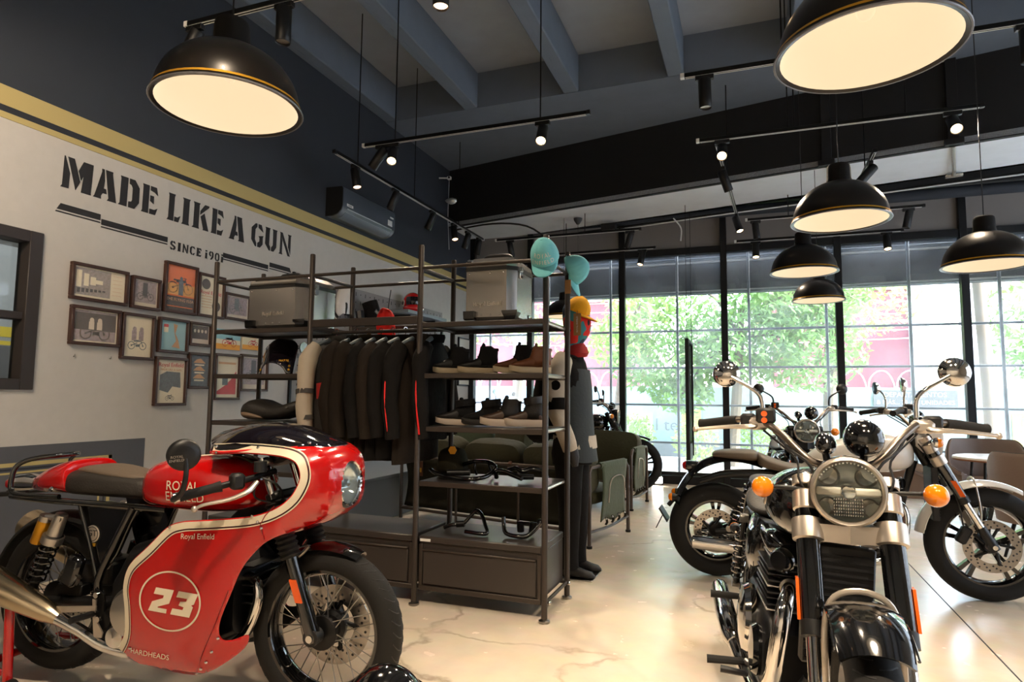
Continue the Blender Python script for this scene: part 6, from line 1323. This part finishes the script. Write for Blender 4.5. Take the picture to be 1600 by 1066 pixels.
for k, (a, b, z0, z1, sl) in enumerate(((2.937,3.226,2.496,2.54,.02),(3.235,3.80,2.467,2.509,0),(4.385,4.955,2.467,2.509,0),(4.975,5.265,2.496,2.54,-.02))):
    mk('bar', MB().prism([(a-max(0,sl)*1.2,z0),(b+max(0,-sl)*1.2,z0),(b,z1),(a,z1)], (LX,0,0), (0,1,0), (0,0,1), .0035), 'sign_ink', sn, ang=0)
    mk('thin_bar', MB().prism([(a-max(0,sl)*1.6,z0-.020),(b+max(0,-sl)*1.6,z0-.020),(b+max(0,-sl)*1.4,z0-.011),(a-max(0,sl)*1.4,z0-.011)], (LX,0,0), (0,1,0), (0,0,1), .0035), 'sign_ink', sn, ang=0)
# --- framed pictures
pm('frame_wood', (66,44,36), .4, var=.2, sc_=30); pm('print_sepia', (214,198,178), .75); pm('print_grey', (150,140,136), .75, var=.6, sc_=55); pm('print_dark', (70,60,57), .75, var=.8, sc_=60); pm('print_orange', (232,112,44), .7); pm('print_amber', (240,170,80), .7)
pm('print_blue', (150,196,206), .7, var=.1, sc_=8); pm('print_slate', (92,104,112), .7, var=.6, sc_=50); pm('print_tan', (206,156,112), .7); pm('print_red', (200,56,66), .7, var=.2, sc_=9); pm('print_cream', (232,220,192), .75); pm('print_mauve', (160,144,146), .75, var=.65, sc_=55); pm('print_ink', (48,46,50), .75)
pm('picture_glass', (255,255,255), .04, alpha=.06, spec=.6)
def bike_print(m, cy, cz, s):   # small printed motorcycle silhouette lying flat on the sheet, at Y,Z
    for d in (-1, 1):
        for r_ in (1.,): m.lathe([(.19*s,.0),(.23*s,.0)], (0,cy+d*.36*s,cz), (1,0,0), 18)
        m.lathe([(0,.0),(.05*s,.0)], (0,cy+d*.36*s,cz), (1,0,0), 8)
    for a, b, w in (((-.36,0),(.0,.16),.05),((.36,0),(.18,.38),.045),((-.1,0),(.16,.02),.14),((-.22,.26),(.2,.28),.10),((-.34,.3),(-.06,.3),.06),((.12,.42),(.26,.40),.03)):
        d = V((0,b[0]-a[0],b[1]-a[1])).normalized(); n_ = V((0,-d.z,d.y))*w*s/2; p = V((0,cy+a[0]*s,cz+a[1]*s)); q = V((0,cy+b[0]*s,cz+b[1]*s))
        m.add([p-n_, q-n_, q+n_, p+n_], [(0,1,2,3)])
    return m
def flat(m, y0, z0, y1, z1, x=0.): return m.add([(x,y0,z0),(x,y1,z0),(x,y1,z1),(x,y0,z1)], [(0,1,2,3)])
FR = [
 (3.030,3.463,1.897,2.157,'dark-framed photo of a factory hall, top left of the picture wall','hall'),
 (3.494,3.747,1.895,2.144,'small framed photo of a wheel and rider beside the orange poster','wheel'),
 (3.779,4.104,1.903,2.315,'framed orange poster of a rider lifting a motorcycle','orange'),
 (4.113,4.406,1.907,2.282,'framed cream advertisement with red lettering and round portraits','advert'),
 (4.412,4.724,1.918,2.159,'small framed photo in a wide brown frame beside the left silver case','photo'),
 (3.046,3.421,1.583,1.858,'framed sepia photo of a vintage motorcycle with sidecar','sepia'),
 (3.434,3.713,1.504,1.855,'framed pale drawing of two riders on a motorcycle','drawing'),
 (3.750,4.038,1.575,1.857,'framed pale blue map print','map'),
 (4.047,4.281,1.651,1.853,'framed black and white photo of a group of riders','riders'),
 (4.320,4.628,1.642,1.828,'unframed print of a red motorcycle on a beach','beach'),
 (4.649,4.890,1.660,1.826,'unframed print of a leaping red motorcycle','leap'),
 (3.740,4.045,1.151,1.541,'framed cream poster with red heading, lowest of the picture wall','poster'),
 (4.055,4.294,1.291,1.596,'framed print of three tan peaks on slate blue','peaks'),
 (4.334,4.633,1.197,1.606,'framed print with a red swoosh behind the rack post','swoosh'),
 (4.638,4.992,1.277,1.619,'framed pale photo partly hidden by the black windscreen','pale'),
]
for y0, y1, z0, z1, lab, kind in FR:
    w, h = y1-y0, z1-z0; t = thing('picture_frame', lab, 'picture', (LX, (y0+y1)/2, (z0+z1)/2), 0, 'pictures on the left wall')
    unf = kind in ('beach','leap'); b = .022 if not unf else .004; dpt = .035 if not unf else .014
    if not unf:
        for (a, c, e, g) in ((-w/2,w/2,h/2-b,h/2),(-w/2,w/2,-h/2,-h/2+b),(-w/2,-w/2+b,-h/2+b,h/2-b),(w/2-b,w/2,-h/2+b,h/2-b)): mk('moulding', MB().box((dpt/2,(a+c)/2,(e+g)/2), (dpt,c-a,g-e), .003), 'frame_wood', t)
    pw, ph = w/2-b, h/2-b
    base = {'hall':'print_cream','wheel':'print_sepia','orange':'print_orange','advert':'print_cream','photo':'print_sepia','sepia':'print_cream','drawing':'print_cream','map':'print_blue','riders':'print_sepia','beach':'print_cream','leap':'print_cream','poster':'print_cream','peaks':'print_slate','swoosh':'print_cream','pale':'print_sepia'}[kind]
    mk('print', MB().box((dpt*.3 if not unf else dpt/2,0,0), (.006 if not unf else dpt,2*pw,2*ph)), base, t)
    X = dpt*.3+.0036 if not unf else dpt+.0006
    def art(nm, m, mat): m.v = [(X+p[0]*.2, p[1], p[2]) for p in m.v]; return mk(nm, m, mat, t, ang=0, kind='stuff')
    if kind == 'hall':
        art('photo_area', flat(MB(), -pw*.93, -ph*.85, pw*.42, ph*.9), 'print_grey')
        m = MB()
        for k in range(4): flat(m, -pw*.9+k*pw*.3*(1-k*.06), -ph*.35+k*.012, -pw*.9+k*pw*.3+pw*.2*(1-k*.15), ph*.75-k*.018, .002)
        art('arches', m, 'print_cream'); m = MB()
        for k in range(7): flat(m, -pw*.85+k*pw*.16, -ph*.72+k*.004, -pw*.85+k*pw*.16+pw*.11, -ph*.4, .003)
        art('figures', m, 'print_ink'); m = MB()
        for k in range(6): flat(m, pw*.5, ph*.7-k*ph*.26, pw*.88, ph*.72-k*ph*.26, .002)
        art('caption', m, 'print_tan')
    elif kind in ('wheel','photo','pale'):
        art('photo_area', flat(MB(), -pw*.9, -ph*.72, pw*.9, ph*.92), 'print_mauve')
        m = bike_print(MB(), 0, -ph*.25, pw*1.2); flat(m, -pw*.25, -ph*.2, pw*.15, ph*.8, .001); art('figure', m, 'print_ink' if kind != 'photo' else 'print_slate')
    elif kind == 'orange':
        art('sunset', flat(MB(), -pw, -ph*.3, pw, ph*.2), 'print_amber'); art('lower_band', flat(MB(), -pw, -ph, pw, -ph*.36, .002), 'print_dark')
        art('motorcycle', bike_print(MB(), 0, ph*.02, pw*1.5), 'print_ink'); m = MB(); flat(m, -.02, -ph*.3, .025, ph*.35, .004); m.ell((.02,0,ph*.43), (.001,.016,.02), 10, 6); art('rider', m, 'print_slate')
        text('lettering', 'THE FLYING FLEA', 'print_tan', t, (X+.002,0,-ph*.52), (0,1,0), (0,0,1), .034); art('foot_line', flat(MB(), -pw*.9, -ph*.84, pw*.9, -ph*.80, .004), 'print_orange')
    elif kind == 'advert':
        for yy, zz in ((-pw*.45,ph*.6),(pw*.5,-ph*.5)): art('portrait', MB().lathe([(0,.001),(.046,.001)], (0,yy,zz), (1,0,0), 20), 'print_dark')
        text('lettering', 'Royal Enfield', 'print_red', t, (X+.001,0,ph*.16), (0,1,0), (0,0,1), .044); m = MB()
        for k in range(5): flat(m, -pw*.8, -ph*.05-k*.024, pw*.1, -ph*.02-k*.024, .002)
        art('text_lines', m, 'print_tan')
    elif kind in ('sepia','drawing'):
        if kind == 'sepia': art('photo_area', flat(MB(), -pw*.94, -ph*.9, pw*.94, ph*.94), 'print_mauve'); art('backdrop', flat(MB(), -pw*.94, -ph*.25, pw*.94, ph*.8, .0015), 'print_dark')
        art('motorcycle', bike_print(MB(), 0, -ph*.45, pw*1.15), 'print_sepia' if kind == 'sepia' else 'print_slate')
        m = MB()
        for yy in (-.03,.03): flat(m, yy-.02, -ph*.2, yy+.02, ph*.28, .003); m.ell((.012,yy,ph*.36), (.001,.018,.02), 10, 6)
        art('riders', m, 'print_sepia' if kind == 'sepia' else 'print_mauve')
    elif kind == 'map':
        art('coast', MB().prism([(-.02,.10),(.02,.09),(.0,.02),(.03,-.03),(.05,-.10),(-.03,-.09),(.01,-.04),(-.01,.03)], (.0,0.02,0), (0,1,0), (0,0,1), .001), 'print_tan'); art('legend', flat(MB(), -pw*.75, ph*.2, -pw*.4, ph*.7, .002), 'print_cream'); art('red_cap', flat(MB(), -pw*.75, ph*.55, -pw*.4, ph*.75, .003), 'print_red')
    elif kind == 'riders':
        art('photo_area', flat(MB(), -pw*.9, -ph*.5, pw*.9, ph*.9), 'print_dark'); m = MB()
        for k in range(4): m.ell((.01,-pw*.6+k*pw*.4,ph*.35), (.001,.012,.015), 8, 6)
        art('faces', m, 'print_sepia')
    elif kind in ('beach','leap'):
        art('sand', flat(MB(), -pw, -ph, pw, -ph*.45), 'print_amber'); art('sky', flat(MB(), -pw, 0, pw, ph), 'print_blue') if kind == 'beach' else art('hill', flat(MB(), -pw*.2, ph*.4, pw*.5, ph*.9), 'print_amber'); art('motorcycle', bike_print(MB(), .02, -ph*.35, pw*.95), 'print_red')
    elif kind == 'poster':
        text('lettering', 'Royal Enfield', 'print_red', t, (X+.001,0,ph*.76), (0,1,0), (0,0,1), .046); text('lettering', 'MADE LIKE A GUN', 'print_tan', t, (X+.001,0,ph*.54), (0,1,0), (0,0,1), .024)
        art('engraving', MB().prism([(-.10,.05),(-.04,.08),(.09,.075),(.10,-.05),(.02,-.04),(-.02,-.09),(-.10,-.07)], (0,0,0), (0,1,0), (0,0,1), .001), 'print_slate'); art('motorcycle', bike_print(MB(), 0, -ph*.78, pw*.55), 'print_ink')
    elif kind == 'peaks':
        art('border', flat(MB(), -pw*.85, -ph*.9, pw*.85, ph*.95), 'print_slate')
        for k in range(3): zz = ph*.5-k*ph*.5; art('peak', MB().prism([(-.065,0),(-.03,.03),(.01,.04),(.065,.0)], (0,0,zz), (0,1,0), (0,0,1), .001), 'print_tan'); art('caption', flat(MB(), -.05, zz-.022, .05, zz-.010, .003), 'print_cream')
    elif kind == 'swoosh':
        art('swoosh', MB().prism([(-pw*.85,-ph*.85),(pw*.85,-ph*.85),(pw*.85,ph*.3),(pw*.4,-.02),(-pw*.1,-ph*.4),(-pw*.85,-ph*.7)], (0,0,0), (0,1,0), (0,0,1), .001), 'print_red'); art('figure', flat(MB(), -pw*.4, -ph*.4, pw*.1, ph*.05, .003), 'print_slate'); art('heading', flat(MB(), -pw*.8, ph*.62, pw*.8, ph*.72, .002), 'print_tan')
    if not unf: mk('glazing', MB().box((dpt*.3+.008,0,0), (.001,2*pw,2*ph)), 'picture_glass', t)
for y in (3.10, 3.37): tag(mk('wall_hook', MB().bar((LX,y,1.50), (LX+.012,y,1.50), .004, 6).bar((LX+.012,y,1.50), (LX+.012,y,1.515), .003, 6), 'steel'), 'tiny bare hook in the wall below the sepia photo, %s of two' % ('left' if y < 3.2 else 'right'), 'hook')
for z0, z1, lab in ((1.42,2.20,'tall green-edged framed print at the far end of the wall beyond the pegboard'),):
    t = thing('picture_frame', lab, 'picture', (LX, 9.53, (z0+z1)/2), 0, 'pictures on the left wall'); h = z1-z0; w = .46
    for (a, c, e, g) in ((-w/2,w/2,h/2-.02,h/2),(-w/2,w/2,-h/2,-h/2+.02),(-w/2,-w/2+.02,-h/2,h/2),(w/2-.02,w/2,-h/2,h/2)): mk('moulding', MB().box((.016,(a+c)/2,(e+g)/2), (.032,c-a,g-e), .003), 'frame_black', t)
    mk('print', MB().box((.012,0,0), (.006,w-.04,h-.04)), 'paper', t); mk('motorcycle', bike_print(MB(), 0, -.03, .2), 'print_ink', t, ang=0, kind='stuff').location = (.0165,0,0)
# --- inner window
pm('room_grey', (150,156,164), .8); pm('room_stripe', (214,190,40), .7)
wf = MB()
struct('window_1', MB().box((LX-.07,(WY0+WY1)/2,(WZ0+WZ1)/2), (.006,WY1-WY0-.1,WZ1-WZ0-.1)), 'window_glass')
w1 = bpy.data.objects['window_1']
for a in ((WY0+.07,WY1-.085,WZ1-.075,WZ1),(WY0+.07,WY1-.085,WZ0,WZ0+.07),(WY0,WY0+.07,WZ0,WZ1),(WY1-.085,WY1,WZ0,WZ1)): mk('frame_bar', bx(LX-.10, LX+.022, a[0], a[1], a[2], a[3], .004), 'frame_dark', w1)
mk('glazing_bar', bx(LX-.09, LX+.0, WY0+.07, WY1-.085, 1.715, 1.765, .004), 'frame_dark', w1)
struct('wall_beyond', bx(LX-2.6, LX-2.5, BY, 7, 0, 3.2), 'room_grey')
struct('trim_120', bx(LX-2.5, LX-2.49, BY, 7, 1.79, 1.89), 'room_stripe'); struct('trim_121', bx(LX-2.5, LX-2.49, BY, 7, 1.71, 1.75), 'room_stripe')
struct('trim_122', bx(LX-2.5, LX-2.485, BY, 7, 0, 1.70), 'band_grey'); struct('ceiling_beyond', bx(LX-2.6, LX-.2, BY, 7, 2.70, 2.9), 'beam_black'); struct('floor_beyond', bx(LX-2.6, LX-.2, BY, 7, -.1, 0), 'band_grey'); struct('wall_beyond_end', bx(LX-2.6, LX-.2, 6.9, 7, 0, 3.1), 'room_grey'); struct('wall_beyond_rear', bx(LX-2.6, LX-.2, BY-.1, BY, 0, 3.1), 'room_grey')
rl = thing('ceiling_light', 'small ceiling lamp seen through the inner window', 'lamp', (LX-1.2, 3.4, 2.66)); mk('housing', MB().cyl((0,0,-.02), (0,0,1), .07, .06, 20), 'black_satin', rl); mk('lens', MB().lathe([(0,-.022),(.06,-.022)], (0,0,0), (0,0,1), 20), 'spot_glow', rl); lamp_light(rl, 'POINT', (0,0,-.12), 45, None, .06, col=(1,.95,.88))
# --- pegboard
pm('pegboard_grey', (146,140,138), .6, var=.03); pm('peg_hole', (58,56,58), .8)
pg = thing('pegboard', 'large grey slotted pegboard on the left wall behind the rack', 'pegboard', (LX, 7.02, 1.70))
mk('panel', MB().box((.012,0,0), (.02,3.36,1.62), .003), 'pegboard_grey', pg)
mk('edge_strip', MB().box((.015,-1.70,0), (.026,.03,1.62), .003), 'frame_black', pg)
hm_ = MB()
for i in range(33):
    for j in range(16):
        y = -1.6+.1*i; z = -.75+.1*j
        if (i+j) % 2: hm_.box((.0225,y,z), (.0012,.012,.045))
        else: hm_.box((.0225,y,z), (.0012,.016,.014))
mk('slots', hm_, 'peg_hole', pg, ang=0, kind='stuff')
def flyscreen(label, y, z, s=1., mat='white_paint'):
    t = thing('fly_screen', label, 'fly screen', (LX+.10, y, z), 0, 'fly screens on the pegboard')
    rows = []
    for j in range(13):
        v = j/12; hw = (.13*sqrt(max(.03,1-((v-.35)/.66)**2)))*s; row = [(.03-.10*(u*u), u*hw, -.16+.33*v*s+(.07*sqrt(max(0,1-(u/.75)**2)) if v == 0 and abs(u) < .75 else 0)) for u in [-1+k/6 for k in range(13)]]
        rows.append(row)
    mk('shield', MB().loft(rows, closed=False, cap=False), mat, t, solid=.005); mk('bracket', MB().tube([(.0,-.05,-.15),(.02,-.06,-.02),(-.06,-.03,.02),(-.08,0,.02)], .012, 8, sm=3), 'black_metal', t); mk('hook', MB().bar((-.09,0,.03), (-.0,0,.03), .006, 8), 'black_metal', t)
flyscreen('large white fly screen hanging on the pegboard behind the rack', 6.16, 2.30, 1.1)
flyscreen('small black and white fly screen beside the left silver case', 5.60, 2.33, .8)
def grips(name, label, y, z, paths, cat='motorcycle part', mat='black_satin'):
    t = thing(name, label, cat, (LX+.10, y, z), 0, 'motorcycle parts on the pegboard')
    for nm, p, r_, m_ in paths: mk(nm, MB().tube(p, r_, 8, sm=3), m_, t)
    mk('hook', MB().bar((-.09,0,.0), (.0,0,.0), .006, 8), 'black_metal', t); return t
grips('handlebar_mount', 'black bent mounting bar hooked on the pegboard above the hangers', 5.86, 1.80, [('tube', [(.05,-.35,.10),(.08,-.12,.05),(.1,.0,-.04),(.1,.3,-.06)], .022, 'black_satin'), ('clamp', [(.1,-.02,-.03),(.06,.03,-.04)], .035, 'steel')])
grips('headlamp_bracket', 'black curved lamp bracket on the pegboard by the left silver case', 5.72, 2.15, [('arm', [(.02,-.1,.1),(.08,0,.03),(.1,.1,-.06)], .02, 'black_gloss'), ('arm', [(.02,.02,.05),(.09,.05,-.05),(.1,.14,-.1)], .012, 'chrome')])
grips('mirror_set', 'round black mirror hooked on the pegboard left of the jackets', 5.34, 1.72, [('arm', [(.0,.06,.18),(.06,.08,.1),(.06,.05,.0)], .008, 'black_satin'), ('glass_back', [(.06,-.02,.0),(.075,-.02,.0)], .06, 'black_gloss'), ('switch', [(.05,.05,-.02),(.06,.0,-.1)], .02, 'steel')])
grips('foot_lever', 'chrome-tipped foot lever on the pegboard right of the black windscreen', 5.42, 1.36, [('lever', [(.03,-.16,.12),(.07,-.03,.03),(.08,.1,-.04)], .014, 'chrome'), ('rubber_tip', [(.08,.09,-.04),(.08,.15,-.07)], .022, 'rubber')])
grips('clear_parts_bag', 'clear bag of small parts hanging low on the pegboard', 5.58, 1.52, [('bag', [(.03,0,.06),(.035,.0,-.08)], .07, 'lens'), ('header', [(.03,-.07,.09),(.03,.07,.09)], .02, 'black_satin')])
grips('toolkit_pouch', 'black roll pouch hanging on the pegboard left of the red cover', 6.50, 2.20, [('pouch', [(.06,.0,.16),(.09,.02,.02),(.06,.0,-.18)], .095, 'fabric_black'), ('ring', [(.15,-.03,.05),(.165,.03,.0),(.15,.0,-.08)], .03, 'steel')])
grips('saddle_pad', 'dark saddle pad hooked next to the roll pouch', 6.30, 2.12, [('pad', [(.06,0,.1),(.08,0,-.02),(.06,0,-.14)], .05, 'black_satin')])
grips('brake_lever_set', 'pair of black levers hooked on the right part of the pegboard', 8.36, 2.12, [('lever', [(.05,-.08,-.06),(.08,.0,.02),(.06,.05,.12)], .018, 'black_satin'), ('lever', [(.05,-.1,.02),(.08,.02,.0),(.06,.1,.06)], .012, 'steel')])
grips('peg_hook', 'empty long hook on the pegboard near the right end', 8.55, 1.80, [('rod', [(-.08,0,0),(.0,0,0),(.12,0,0),(.14,0,.02)], .008, 'black_metal')])
grips('blue_sachet', 'pale blue packet hanging on the pegboard behind the clothes hangers', 7.1, 1.90, [('packet', [(.04,0,.07),(.05,0,-.09)], .10, 'print_blue')])
sh_ = thing('wall_shelf', 'grey metal shelf bracketed to the pegboard under the red helmet', 'shelf', (LX+.02, 7.62, 2.32))
mk('board', MB().box((.17,0,0), (.34,1.1,.045), .004), 'plinth_grey', sh_); mk('bracket', MB().box((.14,-.35,-.08), (.24,.015,.12), .003), 'black_metal', sh_); mk('bracket', MB().box((.14,.35,-.08), (.24,.015,.12), .003), 'black_metal', sh_)
rh = thing('motorcycle_helmet', 'red full-face helmet with white and black roundels on the wall shelf', 'helmet', (LX+.22, 7.42, 2.345), R(-38))
pm('helmet_red', (190,22,26), .15, coat=1.)
mk('shell', MB().ell((0,0,.135), (.15,.12,.135), 36, 24, z0=-.96), 'helmet_red', rh, sub=1)
mk('chin_bar', MB().tube([(.0,-.10,.05),(.09,-.085,.045),(.128,0,.045),(.09,.085,.045),(.0,.10,.05)], [.03,.042,.045,.042,.03], 12, sm=4), 'helmet_red', rh)
mk('visor', MB().loft([[(k*.156*cos(a), k*.126*sin(a), z) for a in [R(-66)+R(132)*i/24 for i in range(25)]] for z, k in ((.09,.95),(.12,1.0),(.15,1.0),(.18,.945),(.195,.90))], closed=False, cap=False), 'smoke_screen', rh)
for s in (-1,1): o = mk('roundel', MB().lathe([(0,.006),(.045,.004),(.048,0)], (-.02,s*.119,.12), (0,s,.05), 28), 'white_paint', rh); mk('roundel_centre', MB().lathe([(0,.009),(.026,.007),(.028,.004)], (-.02,s*.119,.12), (0,s,.05), 24), 'black_satin', o)
mk('base_rim', MB().lathe([(.095,.004),(.11,.006),(.108,.02)], (0,0,0), (0,0,1), 30), 'rubber', rh)
# --- air conditioner
pm('ac_body', (74,82,92), .35, coat=.2); pm('ac_vane', (96,106,116), .4); pm('ac_strip', (206,216,224), .25, .3)
ac = thing('air_conditioner', 'dark grey split air conditioner on the blue wall under the light track', 'air conditioner', (LX, 6.38, 3.23))
pf = [(.0,.0),(.10,.0),(.16,.02),(.205,.06),(.222,.11),(.222,.30),(.21,.325),(.0,.33)]
mk('body', MB().loft([[(x, y, z) for x, z in pf] for y in (-.55,.55)]), 'ac_body', ac, ang=30, bev=.006)
mk('side_cheek', MB().loft([[(x*.995, y, z*.99+.002) for x, z in pf] for y in (-.562,-.55)]), 'black_satin', ac, ang=30)
vn = MB().loft([[(.095,y,-.002),(.155,y,.016),(.198,y,.056),(.202,y,.052),(.158,y,.010),(.097,y,-.008)] for y in (-.47,.47)]); mk('vane', vn, 'ac_vane', ac)
mk('trim_strip', MB().box((.2235,0,.088), (.004,.94,.014), .001), 'ac_strip', ac); mk('slot', MB().box((.13,0,.006), (.01,.9,.008), .001, Matrix.Rotation(-.3,3,'Y')), 'black_satin', ac)
mk('label', MB().box((.2228,.43,.16), (.002,.10,.07), .0005), 'white_plastic', ac); mk('label', MB().box((.2228,.47,.235), (.002,.08,.02), .0005), 'white_plastic', ac); bd_ = mk('maker_plate', MB().box((.2228,-.42,.135), (.003,.12,.03), .001), 'white_plastic', ac)
text('lettering', 'carrier', 'black_satin', bd_, (.2246,-.42,.135), (0,1,0), (0,0,1), .026)
# --- ceiling wiring and small fittings
for i, (pts, r_, m_, lab) in enumerate((
  ([(-4.30,8.85,3.82),(-3.6,8.75,3.84),(-3.1,8.9,3.80),(-2.8,9.15,3.60)], .014, 'black_plastic', 'black corrugated conduit bending under the soffit near the wall'),
  ([(-2.5,9.7,3.85),(-.3,9.27,3.84),(3.0,8.66,3.84)], .014, 'black_plastic', 'upper black conduit along the rear edge of the daylit soffit'),
  ([(-1.9,9.55,3.80),(-.3,9.22,3.81),(3.0,8.6,3.81)], .010, 'wire_white', 'pale conduit along the rear edge of the daylit soffit'),
  ([(-1.0,9.3,3.84),(-.9,9.35,3.7),(-.92,9.5,3.55)], .010, 'wire_white', 'short pale cable loop dropping by the window header'))):
    tag(mk('conduit', MB().tube(pts, r_, 8, sm=4), m_), lab, 'conduit')
jb = thing('junction_box', 'black junction box at the end of the soffit conduits', 'box', (-1.95, 9.35, 3.80)); mk('box', MB().box((0,0,.0), (.22,.12,.10), .006), 'black_satin', jb); mk('cover', MB().box((0,0,-.055), (.20,.10,.012), .004), 'satin_silver', jb)
sd_ = thing('smoke_detector', 'small cone-shaped ceiling detector under the soffit', 'detector', (-2.35, 9.05, 3.80)); mk('cone', MB().lathe([(0,0),(.02,0),(.06,.06),(.065,.09),(0,.095)], (0,0,0), (0,0,1), 20), 'plate_grey', sd_); mk('cord', MB().bar((0,0,-.45), (0,0,0), .003, 5), 'black_plastic', sd_)
cm = thing('security_camera', 'small camera on a wire at the corner of the dark wall and beam', 'camera', (-4.28, 8.55, 4.55)); mk('body', MB().box((.05,0,0), (.06,.05,.05), .008), 'white_plastic', cm); mk('bracket', MB().bar((-.125,0,.02), (.04,0,0), .012, 8), 'white_plastic', cm); mk('lens', MB().cyl((.06,-.025,0), (0,-1,0), .015, .012, 14), 'black_gloss', cm); mk('wire', MB().tube([(.05,.0,-.02),(.06,-.03,-.25),(.04,0,-.6),(.06,.02,-1.1)], .004, 5, sm=4), 'wire_white', cm); mk('dangling_wrap', wrinkle(MB().ell((.1,-.02,-.36), (.09,.05,.05), 14, 8), .02, 12, 2), 'lens', cm)
struct('trim_130', MB().box((1.107, 3.2, .0008), (.007, 8.0, .0016)), 'stripe_dark')
